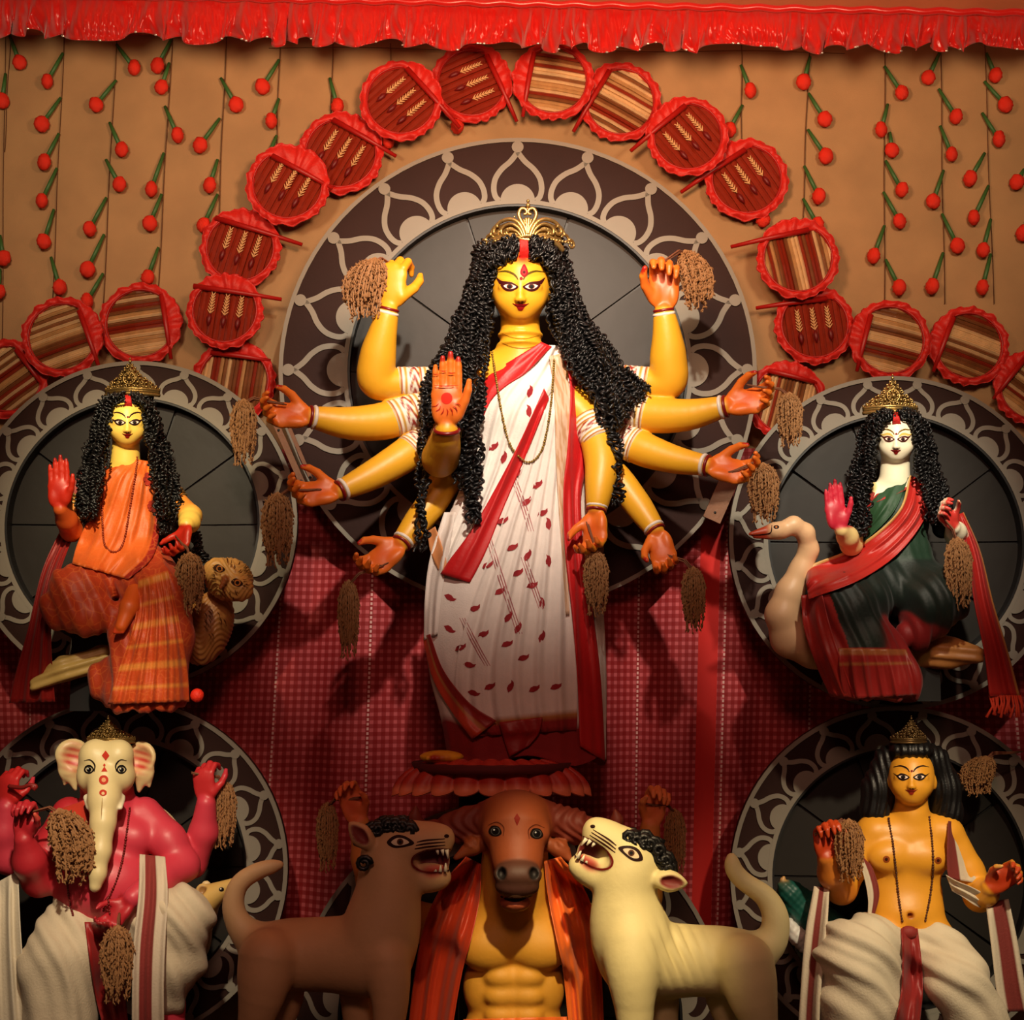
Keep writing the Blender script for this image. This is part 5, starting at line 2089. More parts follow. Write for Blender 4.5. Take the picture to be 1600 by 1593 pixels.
    # pink blouse sleeves with gilt bands
    for a, b_ in (((148, 740, .05), (126, 778, .045)), ((246, 740, .05), (268, 774, .05))):
        V, F = tube([P(*a), P(*[(x + z) / 2 for x, z in zip(a, b_)]), P(*b_)], [21 * K, 20.5 * K, 20 * K], 20)
        mk('sleeve', V, F, SILK, root, cols=[rgb(206, 100, 96)] * len(V))
        d = (P(*b_) - P(*a)).normalized()
        mb = MB()
        for t in (0, .014, .028):
            mb.add(torus(P(*b_) + d * t, d, 19.5 * K, 2.4 * K, 20, 6))
        mb.mk('gilt_armlet', GOLD, root)
    mb = MB().add(sphere(P(308, 1086, -.14), .026, 14, 10))
    mb.mk('tassel_ball', FLOW, root)
    AB = bvh_of(*[o for o in root.children if o.name.split('.')[0] in ('saree', 'body', 'shoulder_drape')])
    bd = mat('red_gold_beads', rgb(150, 60, 30), rough=.35, metal=.3)
    necklace(root, [(168, 715), (162, 760), (160, 810), (164, 850), (178, 862), (192, 850), (202, 800), (210, 750), (216, 715)], AB, .0048, bd)
    hb = curly_head(root, 199, 660, y, 31, [(8, -46, .0), (34, -34, .02), (48, 0, .05), (62, 50, .05), (76, 110, .03), (84, 165, .03)],
                    [(4, -40, -.03), (24, -30, -.03), (33, 0, -.01), (34, 40, -.02), (44, 100, -.06), (50, 150, -.06)], 21, 22)
    # longer loose locks
    r = random.Random(8)
    parts = []
    gg = []
    for i in range(10):
        dx = r.uniform(-9, 9)
        gg.append([P(136 + dx, 730, -.02), P(134 + dx, 770, -.05), P(132 + dx * .6, 810, -.05)])
        gg.append([P(262 + dx, 740, -.0), P(278 + dx, 800, .0), P(308 + dx * .8, 850, .06), P(318 + dx, 880, .08)])
        gg.append([P(250 + dx * .6, 740, -.03), P(254 + dx * .5, 790, -.05), P(258 + dx * .4, 835, -.05)])
    curls(parts, gg, .0075, .0048, .019, rnd=r)
    sub(nmk('locks', parts, HAIR, root, kind='stuff'), hb)
    vp = sheet('vermilion_parting', [(195, 614), (195, 625), (193, 637)], [(204, 614), (205, 625), (207, 637)], MATS['vermilion'], root, bvh_of(hb), y=-.05, off=.016, nu=6, nv=10, folds=.5, amp=.002)
    sub(vp, hb)
    filigree_crown(root, 202, 614, -.04, 42, 52, OLDGOLD)
    sheaf('rice sheaf hanging from the hand of the orange-saree goddess beside the owl', 297, 862, -.2, 102, 46, P(286, 850, -.16), 0)
    # plinth carrying the seat, fixed in front of the wheel
    mb = MB()
    q = P(190, 1000, .2)
    mb.add(box((q.x - .16, .06, P(0, 1110, .1).z), (q.x + .16, .40, P(0, 930, .1).z)))
    mb.mk('seat_block', WBLACK, root, smooth=False)


def owl():
    root = thing('owl_figure', 'tan carved owl figure peering out behind the orange-saree goddess', 'owl', P(340, 1010, .12))
    t1, t2 = rgb(216, 166, 90), rgb(176, 120, 62)
    S = Sculpt(.005)
    S.ell(P(358, 905, .02), (38 * K, .085, 34 * K), t1, .02, rotm(0, 18, 0))
    S.ell(P(372, 918, -.03), (24 * K, .05, 22 * K), t1, .015)
    S.ell(P(340, 893, -.03), (22 * K, .05, 22 * K), t1, .015)
    S.ell(P(325, 980, .12), (38 * K, .09, 62 * K), t2, .03, rotm(0, 18, 0))
    S.cone(P(352, 905, -.07), P(344, 919, -.115), 6 * K, 3 * K, rgb(140, 80, 40), .008)
    # tail fan low on the other side of the goddess
    S.chain([P(260, 1010, .10), P(160, 1030, .04), P(100, 1045, -.02), P(55, 1070, -.04)], [24 * K, 22 * K, 20 * K, 9 * K], rgb(206, 176, 100), .02)
    S.build()
    S.fold(lambda V, N: .0022 * np.sin(V[:, 2] * 300 + 12 * np.sin(V[:, 0] * 40)) * (V[:, 0] > -1.35))
    S.fold(lambda V, N: .004 * np.sin((V[:, 2] * .92 - V[:, 0] * .3) * 190) * (V[:, 0] < -1.35))
    S.mk('body', PAINT, root)
    B = S.bvh()
    for (u, v) in ((343, 888), (371, 910)):
        decal('painted_eye', [([tuple(q) for q in catmull([(u - 10, v - 2), (u - 2, v - 7), (u + 9, v + 1), (u + 3, v + 6), (u - 6, v + 4)], 4, True)], rgb(50, 26, 14)),
                              (circ(u, v, 5), rgb(196, 120, 50)), (circ(u, v, 3), rgb(16, 8, 6))], B, DECAL, root, step=2)
    sh = []
    r = random.Random(4)
    for i in range(46):
        a = r.uniform(0, 6.28)
        rad = r.uniform(.55, .95)
        u, v = 358 + 34 * rad * math.cos(a), 905 + 31 * rad * math.sin(a)
        sh.append((arc_stroke([(u, v), (u + 2.5 * math.cos(a + .4), v + 2.5 * math.sin(a + .4)), (u + 6 * math.cos(a), v + 6 * math.sin(a))], .8, .5), rgb(96, 56, 26)))
    for i in range(16):
        u, v = r.uniform(318, 350), r.uniform(950, 990)
        sh.append((arc_stroke([(u, v), (u + 3, v + 4), (u + 4, v + 9)], .9, .6), rgb(96, 56, 26)))
    decal('feather_marks', sh, B, DECAL, root, step=3)


def saraswati():
    root = thing('goddess_idol', 'seated white-faced goddess idol in a dark green and red saree beside a swan', 'idol', P(1390, 1095, .05))
    sk = rgb(250, 238, 206)
    S = Sculpt(.005)
    y = .0
    head(S, 1400, 686, y, 30, sk)
    S.cone(P(1399, 716, .04), P(1398, 750, .05), 22 * K, 24 * K, sk, .02)
    S.ell(P(1400, 800, .06), (54 * K, .075, 58 * K), sk, .02)
    ar = rgb(226, 196, 130)
    pk = rgb(196, 40, 60)
    S.chain([P(1352, 765, .05), P(1335, 815, .04), P(1330, 850, .0)], [18 * K, 17 * K, 17 * K], ar, .015)
    S.chain([P(1330, 850, .0), P(1324, 838, -.07), P(1315, 828, -.12)], [17 * K, 16 * K, 11 * K], ar, .015)
    hand(S, P(1309, 826, -.13), (-.12, -.05, 1), (0.1, -1, 0), (1, 0, 0), .195, 'open', rgb(206, 90, 90), pk, rgb(150, 14, 36))
    S.chain([P(1448, 765, .05), P(1478, 815, .04), P(1496, 838, .0)], [18 * K, 17 * K, 17 * K], ar, .015)
    S.chain([P(1496, 838, .0), P(1494, 830, -.06), P(1490, 824, -.10)], [17 * K, 15 * K, 11 * K], sk, .015)
    hand(S, P(1492, 822, -.11), (-.55, -.3, .55), (-.2, -.8, .5), (0, .2, 1), .175, 'half', sk, rgb(206, 60, 50), rgb(240, 200, 160))
    S.build()
    S.mk('body', PAINT, root)
    B = S.bvh()
    face_paint(root, B, 1400, 686, 30, rgb(70, 24, 16), rgb(96, 30, 20), rgb(120, 16, 16), up=.8, lid=rgb(214, 180, 90), browc=rgb(120, 90, 30))
    g1, g2, rd = rgb(20, 48, 30), rgb(10, 26, 18), rgb(136, 20, 20)
    C = Sculpt(.007)
    C.ell(P(1402, 810, .055), (52 * K, .092, 58 * K), g1, .02)
    C.ell(P(1398, 870, .05), (60 * K, .10, 56 * K), g1, .03)
    C.ell(P(1400, 915, .04), (100 * K, .13, 50 * K), g2, .03)
    C.chain([P(1360, 920, .0), P(1320, 950, -.13)], [50 * K, 50 * K], g2, .03)
    C.chain([P(1320, 950, -.13), P(1330, 1010, -.14), P(1345, 1070, -.10)], [52 * K, 54 * K, 50 * K], g2, .03)
    C.chain([P(1345, 1000, -.12), P(1385, 1060, -.10)], [50 * K, 52 * K], rd, .03)
    C.chain([P(1430, 920, .0), P(1466, 935, -.10)], [44 * K, 46 * K], g2, .03)
    C.chain([P(1466, 950, -.08), P(1430, 985, -.06)], [34 * K, 30 * K], rd, .03)
    C.ell(P(1350, 1146, -.10), (180 * K, .3, 56 * K), None, .01, sub=True)
    zb = P(0, 1012, -.14).z
    za = P(0, 985, -.14).z

    def pt(T):
        m = (T.V[:, 2] + .35 * np.abs(T.V[:, 0] - P(1345, 0, 0).x) * 0 < zb)
        g = (~m) & (T.V[:, 2] < P(0, 1004, -.14).z)
        T.C[m] = np.array(rd[:3])
        left = (T.V[:, 0] + .30 * (T.V[:, 2] - zb) < P(1292, 0, -.14).x) & (T.V[:, 2] < P(0, 930, 0).z)
        T.C[left] = np.array(rgb(150, 26, 22)[:3])
    C.paints.append(pt)
    C.build(relax=2)
    C.fold(folds(60, .0075, (1, .2, .2), 2.0, 6, 1.5, mask=lambda V: np.clip((P(0, 880, 0).z - V[:, 2]) / .2 + .3, .3, 1)))
    C.fold(lambda V, N: .004 * wob(V, 24, 1))
    C.mk('saree', GRSILK, root)
    CB = C.bvh()
    sheet('green_drape', [(1376, 762), (1352, 800), (1330, 840), (1300, 880)], [(1420, 745), (1396, 800), (1345, 850), (1290, 890)], GRSILK, root, CB, off=.008, nu=24, nv=30, folds=2, amp=.004, col=rgb(28, 66, 34))
    d = sheet('red_drape', [(1422, 742), (1402, 800), (1340, 852), (1268, 882), (1258, 900)], [(1446, 752), (1449, 800), (1408, 860), (1345, 905), (1264, 936)], SILK, root, CB, off=.016, nu=30, nv=40, folds=3, amp=.006,
              fade=.15, colfn=lambda a, c: rgb(196, 150, 84) if a < .10 else rgb(176, 30, 22))
    sheet('red_side_fall', [(1252, 930), (1256, 980), (1276, 1040), (1296, 1085)], [(1284, 925), (1298, 980), (1318, 1040), (1336, 1090)], SILK, root, CB, off=.012, nu=18, nv=30, folds=2, amp=.006, col=rgb(156, 28, 22))
    sheet('hem_border', [(1310, 1012), (1312, 1050), (1318, 1092)], [(1416, 1014), (1430, 1050), (1436, 1085)], SILK, root, CB, off=.012, nu=50, nv=20, folds=6, amp=.006,
          colfn=lambda a, c: rgb(150, 80, 40) if c < .12 or .3 < c < .36 else rgb(140, 22, 20))
    sheet('red_shawl', [(1490, 806, -.02), (1510, 860, -.06), (1522, 940, -.08), (1538, 1020, -.06), (1546, 1088, -.04)], [(1506, 800, .0), (1532, 860, -.04), (1552, 940, -.06), (1576, 1020, -.04), (1594, 1088, -.02)], SILK, root,
          nu=20, nv=40, folds=1.5, amp=.010, fade=.1, colfn=lambda a, c: rgb(190, 120, 60) if a > .92 else rgb(166, 24, 18))
    mb = MB()
    r = random.Random(2)
    for i in range(16):
        u = 1546 + 48 * i / 15
        a = P(u, 1086, -.04)
        L = r.uniform(.055, .085)
        mb.add(tube([a, a + Vector((r.uniform(-.01, .01), -.004, -L * .5)), a + Vector((r.uniform(-.016, .016), 0, -L))], [.004, .004, .007], 6))
    mb.mk('shawl_fringe', mat('orange_red_thread', rgb(196, 50, 22), rough=.8), root)
    sheet('red_blouse', [(1366, 760), (1362, 775), (1356, 790)], [(1424, 752), (1420, 762), (1400, 772)], SILK, root, CB, off=.006, nu=16, nv=10, folds=1, amp=.003, col=rgb(170, 30, 28))
    V, F = tube([P(1450, 768, .05), P(1474, 812, .04)], [21 * K, 21 * K], 18)
    mk('sleeve', V, F, SILK, root, cols=[rgb(160, 24, 22)] * len(V))
    V, F = tube([P(1350, 768, .05), P(1336, 808, .04)], [21 * K, 21 * K], 18)
    mk('sleeve', V, F, SILK, root, cols=[rgb(160, 24, 22)] * len(V))
    hb = curly_head(root, 1400, 686, y, 30, [(8, -46, .0), (36, -34, .02), (52, 0, .05), (66, 50, .05), (80, 100, .03), (90, 140, .03)],
                    [(4, -40, -.03), (24, -30, -.03), (33, 0, -.01), (36, 40, -.02), (48, 90, -.05), (54, 135, -.05)], 31, 26)
    r = random.Random(9)
    parts, gg = [], []
    for i in range(12):
        dx = r.uniform(-12, 12)
        gg.append([P(1345 + dx, 760, -.03), P(1346 + dx, 800, -.06), P(1348 + dx * .6, 838, -.06)])
        gg.append([P(1455 + dx * .7, 760, -.03), P(1466 + dx, 790, -.04), P(1482 + dx, 806, .0)])
    curls(parts, gg, .0075, .0048, .019, rnd=r)
    sub(nmk('locks', parts, HAIR, root, kind='stuff'), hb)
    vp = sheet('vermilion_parting', [(1396, 640), (1396, 650), (1394, 663)], [(1404, 640), (1405, 650), (1408, 663)], MATS['vermilion'], root, bvh_of(hb), y=-.05, off=.016, nu=6, nv=10, folds=.5, amp=.002)
    sub(vp, hb)
    filigree_crown(root, 1396, 642, -.04, 42, 54, GOLD)
    sheaf('rice sheaf hanging from the hand of the green-saree goddess', 1496, 838, -.2, 118, 44, P(1482, 818, -.17), 0)
    mb = MB()
    q = P(1390, 1000, .2)
    mb.add(box((q.x - .16, .06, P(0, 1095, .1).z), (q.x + .16, .40, P(0, 930, .1).z)))
    mb.mk('seat_block', WBLACK, root, smooth=False)


def swan():
    root = thing('swan_figure', 'cream swan figure with an orange beak behind the green-saree goddess', 'swan', P(1270, 1010, .1))
    c1, c2 = rgb(226, 184, 140), rgb(206, 140, 76)
    S = Sculpt(.006)
    S.chain([P(1222, 828, -.02), P(1240, 820, -.02), P(1258, 832, .0), P(1264, 858, .03), P(1252, 890, .05), P(1234, 925, .06), P(1222, 960, .07), P(1236, 995, .10), P(1270, 1010, .14)],
            [14 * K, 13 * K, 14 * K, 15 * K, 18 * K, 22 * K, 26 * K, 32 * K, 34 * K], c1, .02)
    S.ell(P(1212, 829, -.03), (17 * K, .04, 14 * K), c1, .012)
    S.cone(P(1200, 829, -.035), P(1172, 834, -.045), 9 * K, 3 * K, rgb(176, 60, 30), .006)
    S.cone(P(1204, 838, -.035), P(1178, 839, -.04), 5 * K, 2.5 * K, rgb(150, 44, 26), .006)
    S.chain([P(1280, 1000, .16), P(1400, 1010, .18), P(1470, 1018, .05), P(1522, 1022, .0)], [44 * K, 44 * K, 26 * K, 16 * K], c2, .03)
    S.build()
    S.fold(lambda V, N: .004 * np.sin((V[:, 2] + .1 * V[:, 0]) * 170) * (V[:, 0] > P(1425, 0, 0).x))
    S.mk('body', PAINT, root)
    B = S.bvh()
    decal('painted_eye', [(circ(1213, 823, 4.5, 3), rgb(30, 14, 10)), (circ(1213, 823, 1.6), rgb(200, 120, 60))], B, DECAL, root, step=2)
    decal('beak_line', [(arc_stroke([(1174, 836), (1190, 835), (1204, 832), (1206, 820)], 1, 1), rgb(40, 12, 8))], B, DECAL, root, step=2)


lakshmi()
owl()
saraswati()
swan()
# ================================================================== LOWER ROW: ELEPHANT-HEADED IDOL, YOUNG GOD, BUFFALO DEMON, LIONS
DHOTI = mat('raw_cotton_dhoti', rough=.8, var=.10, scale=14, bump=.2, bscale=120, vcol=True, sheen=.05)


def shawl_cols(base, stripe, lo=.38, hi=.62):
    return lambda a, c: stripe if lo < a < hi else base


def ganesha():
    root = thing('elephant_headed_idol', 'pink-red elephant-headed idol with a cream trunk and white dhoti', 'idol', Vector((P(170, 1500, -.05).x, -.05, 0)))
    pk, cr = rgb(206, 60, 78), rgb(226, 206, 150)
    dp = rgb(186, 40, 50)
    S = Sculpt(.0062)
    # head, trunk, brow
    S.ell(P(166, 1200, -.10), (38 * K, .095, 44 * K), cr, .02)
    S.ell(P(147, 1180, -.13), (22 * K, .06, 24 * K), cr, .03)
    S.ell(P(186, 1180, -.13), (22 * K, .06, 24 * K), cr, .03)
    S.ell(P(139, 1212, -.12), (18 * K, .06, 24 * K), cr, .02)
    S.ell(P(192, 1212, -.12), (18 * K, .06, 24 * K), cr, .02)
    S.chain([P(164, 1218, -.16), P(163, 1250, -.20), P(161, 1285, -.235), P(157, 1330, -.26), P(153, 1365, -.275), P(149, 1384, -.28)],
            [27 * K, 23 * K, 18 * K, 15 * K, 11.5 * K, 9 * K], cr, .02)
    for sx, u in ((-1, 136), (1, 190)):
        S.cone(P(u, 1246, -.17), P(u + sx * -2, 1262, -.22), 6 * K, 3.5 * K, rgb(240, 230, 200), .006)
    # ears: thin, hollow towards the front
    for s, (u0, v0) in ((-1, (113, 1180)), (1, (221, 1184))):
        R = rotm(0, 0, s * -24)
        S.ell(P(u0, v0 - 2, -.06), (26 * K, .026, 24 * K), cr, .012, R)
        S.ell(P(u0 + s * 3, v0 + 18, -.055), (19 * K, .022, 22 * K), cr, .014, R)
        S.cone(P(u0 + s * 2, v0 + 26, -.055), P(u0 - s * 4, v0 + 52, -.05), 13 * K, 3 * K, cr, .014)
        S.cone(P(u0 + s * 13, v0 + 22, -.055), P(u0 + s * 12, v0 + 44, -.05), 7 * K, 3 * K, cr, .012)
        S.ell(P(u0 - s * 1, v0 + 1, -.094), (19 * K, .030, 18 * K), None, .010, R, sub=True)
        ec = np.array(P(u0 - s * 2, v0 + 4, -.075))

        def earpaint(T, ec=ec):
            q = (T.V - ec) / np.array([21 * K, .03, 24 * K])
            f_ = np.clip(1.5 - 1.1 * np.linalg.norm(q, axis=1), 0, 1) * (T.N[:, 1] < .2)
            f_ = (f_ * (.72 + .28 * np.sin(T.V[:, 2] * 240 + T.V[:, 0] * 60)))[:, None]
            T.C = T.C * (1 - f_) + np.array(rgb(190, 44, 44)[:3]) * f_
        S.paints.append(earpaint)
    # torso and belly
    S.cone(P(168, 1240, -.02), P(168, 1290, -.02), 40 * K, 50 * K, pk, .03)
    S.ell(P(168, 1300, -.01), (68 * K, .11, 46 * K), pk, .03)
    S.ell(P(132, 1310, -.08), (34 * K, .06, 28 * K), pk, .03)
    S.ell(P(204, 1310, -.08), (34 * K, .06, 28 * K), pk, .03)
    S.ell(P(165, 1378, -.05), (80 * K, .16, 62 * K), pk, .04)
    # four arms
    S.chain([P(225, 1272, .0), P(262, 1312, -.04), P(286, 1352, -.06)], [27 * K, 26 * K, 24 * K], pk, .03)
    S.chain([P(286, 1352, -.06), P(250, 1372, -.16), P(208, 1402, -.24)], [25 * K, 22 * K, 15 * K], pk, .02)
    hand(S, P(202, 1408, -.25), (-.6, -.2, -.7), (-.4, -.8, -.1), (-1, -.2, .4), .19, 'half', pk, dp, dp)
    S.chain([P(235, 1290, .08), P(280, 1345, .08), P(300, 1348, .06)], [24 * K, 23 * K, 22 * K], pk, .02)
    S.chain([P(300, 1348, .06), P(318, 1300, .03), P(322, 1255, .0)], [23 * K, 22 * K, 15 * K], pk, .02)
    hand(S, P(321, 1250, .0), (-.08, -.1, 1), (.3, .9, 0), (1, 0, 0), .22, 'hold', rgb(200, 46, 50), rgb(196, 46, 46), pk)
    S.chain([P(108, 1272, .0), P(80, 1325, -.05), P(62, 1372, -.10)], [27 * K, 27 * K, 26 * K], dp, .03)
    S.chain([P(62, 1372, -.10), P(46, 1345, -.18), P(38, 1312, -.22)], [27 * K, 24 * K, 15 * K], dp, .02)
    hand(S, P(38, 1308, -.225), (.08, -.1, 1), (-.1, -1, 0), (1, 0, 0), .22, 'hold', dp, dp, rgb(214, 90, 70))
    S.chain([P(100, 1290, .08), P(40, 1350, .08), P(14, 1340, .05)], [24 * K, 24 * K, 24 * K], pk, .02)
    S.chain([P(12, 1340, .05), P(6, 1300, .02), P(10, 1262, .0)], [24 * K, 22 * K, 15 * K], pk, .02)
    hand(S, P(11, 1258, .0), (.08, -.1, 1), (.3, .9, 0), (1, 0, 0), .22, 'hold', rgb(206, 40, 40), rgb(196, 46, 46), pk)
    # legs down to the stage
    S.chain([P(130, 1430, -.04), P(105, 1500, -.16), P(110, 1600, -.16), P(112, 1690, -.12)], [44 * K, 34 * K, 24 * K, 18 * K], pk, .03)
    S.chain([P(205, 1430, -.04), P(262, 1470, -.15), P(268, 1570, -.13), P(280, 1690, -.12)], [40 * K, 24 * K, 18 * K, 16 * K], pk, .03)
    S.ell(P(108, 1694, -.18), (20 * K, .10, 9 * K), pk, .02)
    S.ell(P(284, 1694, -.16), (20 * K, .10, 9 * K), pk, .02)
    ear_in = np.array(rgb(196, 60, 50)[:3])
    S.build(tau=.005)
    S.mk('body', PAINT, root)
    B = S.bvh()
    for s, u in ((-1, 139), (1, 190)):
        v = 1201
        decal('painted_eye', [([tuple(q) for q in catmull([(u - 8, v + 2), (u - 5, v - 5), (u + 3, v - 6), (u + 8, v + 1), (u + 3, v + 7), (u - 4, v + 7)], 4, True)], rgb(20, 14, 10)),
                              (circ(u, v + 1, 5.5, 4), rgb(206, 190, 150)), (circ(u, v + 1, 3.8), rgb(12, 8, 8)), (circ(u - 1.5, v - .5, 1), rgb(240, 240, 230))], B, DECAL, root, step=2)
        decal('eyebrow', [(arc_stroke([(u - s * 8, v + 4), (u - s * 9, v - 6), (u - s * 2, v - 14), (u + s * 8, v - 13)], 1.6, .8), rgb(30, 18, 12))], B, DECAL, root, step=2)
    rdk = rgb(190, 50, 30)
    marks = [([(165, 1172), (171, 1180), (165, 1188), (159, 1180)], rdk), ([(163, 1192), (165, 1195), (163, 1198), (161, 1195)], rdk),
             ([(163, 1197), (168, 1205), (158, 1205)], rdk), (circ(162, 1218, 7.5), rdk), (circ(162, 1218, 3.5), rgb(226, 160, 110)),
             (circ(161, 1238, 6, 5), rdk), (circ(161, 1239, 2.5), rgb(226, 190, 140))]
    for m_ in (marks[:1], marks[1:2], marks[2:3], marks[3:5], marks[5:]):
        decal('forehead_mark', m_, B, DECAL, root, step=2)
    decal('trunk_line', [(arc_stroke([(160, 1246), (159, 1262), (158, 1280)], .7, .7), rgb(150, 120, 70))], B, DECAL, root, step=3)
    # dhoti
    C = Sculpt(.008)
    w = rgb(206, 190, 162)
    C.ell(P(160, 1436, -.03), (86 * K, .15, 34 * K), w, .03)
    C.chain([P(120, 1440, -.05), P(98, 1500, -.15), P(96, 1600, -.14), P(98, 1680, -.12)], [50 * K, 58 * K, 54 * K, 50 * K], w, .03)
    C.chain([P(210, 1440, -.05), P(275, 1440, -.17)], [48 * K, 50 * K], w, .03)
    C.chain([P(275, 1440, -.17), P(272, 1500, -.16), P(262, 1550, -.14)], [52 * K, 44 * K, 32 * K], w, .03)
    C.ell(P(165, 1372, -.07), (78 * K, .17, 46 * K), None, .01, sub=True)
    C.build(relax=2)
    C.fold(folds(44, .009, (.8, .2, .55), 2.4, 7, .4))
    C.fold(lambda V, N: .005 * wob(V, 22, 2))
    C.mk('dhoti', DHOTI, root)
    CB = bvh_of(*[o for o in root.children if o.name.split('.')[0] in ('body', 'dhoti')])
    sheet('red_sash', [(132, 1440), (140, 1500), (150, 1560), (160, 1600)], [(170, 1440), (186, 1500), (196, 1560), (200, 1600)], SILK, root, CB, off=.012, nu=16, nv=30, folds=2, amp=.008, col=rgb(150, 26, 26))
    sheet('centre_shawl', [(218, 1334, -.20), (216, 1400, -.30), (208, 1480, -.34), (206, 1560, -.34), (206, 1660, -.32)], [(258, 1338, -.16), (262, 1400, -.27), (258, 1480, -.32), (256, 1560, -.33), (258, 1660, -.31)], DHOTI, root,
          nu=26, nv=50, folds=2.2, amp=.008, colfn=shawl_cols(rgb(206, 190, 168), rgb(136, 44, 40), .2, .62), fade=.1)
    sheet('side_shawl', [(-26, 1390, -.1), (-30, 1480, -.12), (-34, 1660, -.1)], [(28, 1360, -.16), (34, 1480, -.2), (52, 1660, -.18)], DHOTI, root, nu=30, nv=40, folds=3, amp=.014, col=rgb(216, 204, 180), fade=.1)
    sheet('shoulder_shawl', [(216, 1248, -.02), (246, 1272, -.02), (268, 1298, -.03), (282, 1328, -.04)], [(226, 1246, .08), (262, 1268, .08), (284, 1296, .06), (290, 1318, .05)], DHOTI, root, nu=12, nv=24, folds=1, amp=.004, col=rgb(196, 170, 130))
    sheet('upper_shawl', [(96, 1262, -.06), (92, 1284, -.10), (98, 1300, -.11)], [(132, 1250, -.11), (136, 1276, -.14), (134, 1296, -.15)], SILK, root, nu=14, nv=14, folds=1, amp=.004, col=rgb(206, 60, 40))
    AB = CB
    bd = mat('dark_red_beads', rgb(110, 20, 16), rough=.35)
    necklace(root, [(203, 1262), (198, 1300), (192, 1340), (182, 1375), (170, 1405), (172, 1430)], AB, .005, bd)
    necklace(root, [(116, 1300), (106, 1340), (106, 1390), (114, 1430)], AB, .0045, bd)
    filigree_crown(root, 168, 1160, -.14, 36, 38, OLDGOLD, rows=5)
    sheaf('thick yellowish rice sheaf held in front of the elephant-headed idol, left of its trunk', 92, 1262, -.30, 118, 74, P(52, 1268, -.27), 1)
    sheaf('rice sheaf behind the raised right fist of the elephant-headed idol', 350, 1218, .04, 108, 40, P(322, 1212, .0), 0)
    sheaf('dark rice sheaf hanging from the lowered hand in front of the white dhoti', 184, 1444, -.36, 122, 52, P(186, 1430, -.29), 0)
    # the curved rod held in the rear fist
    rd = thing('short_rod', 'short red rod with a curled end held beside the elephant-headed idol', 'rod', P(20, 1228, -.03))
    mb = MB().add(tube([P(*q) for q in catmull([(14, 1228, -.05), (34, 1230, -.08), (46, 1226, -.09), (56, 1228, -.09), (52, 1233, -.09)], 6)], .008, 8))
    mb.mk('rod', rd_mat, rd)
    mb = MB().add(sphere(P(52, 1229, -.09), .012, 10, 7))
    mb.mk('rod_knob', rd_mat, rd)


rd_mat = mat('dark_red_wood', rgb(130, 30, 26), rough=.5)


def mouse():
    root = thing('mouse_figure', 'cream mouse figure with round ears behind the elephant-headed idol', 'mouse', P(310, 1500, .06))
    c = rgb(206, 170, 96)
    S = Sculpt(.005)
    S.ell(P(318, 1410, .0), (22 * K, .055, 26 * K), c, .02)
    S.cone(P(330, 1400, -.02), P(362, 1380, -.05), 20 * K, 8 * K, c, .02)
    S.chain([P(312, 1425, .02), P(290, 1470, .08), P(260, 1520, .12)], [26 * K, 36 * K, 44 * K], rgb(190, 160, 110), .03)
    S.ell(P(316, 1391, -.03), (10 * K, .014, 11 * K), rgb(216, 180, 110), .006)
    S.ell(P(322, 1384, .03), (8 * K, .012, 9 * K), rgb(216, 190, 140), .006)
    S.ell(P(316, 1391, -.048), (6 * K, .012, 7 * K), rgb(150, 110, 60), .004, sub=True)
    S.build()
    S.mk('body', PAINT, root)
    decal('painted_eye', [(circ(346, 1389, 4, 3.4), rgb(20, 12, 8)), (circ(345, 1388, 1.2), rgb(220, 210, 190))], S.bvh(), DECAL, root, step=2)


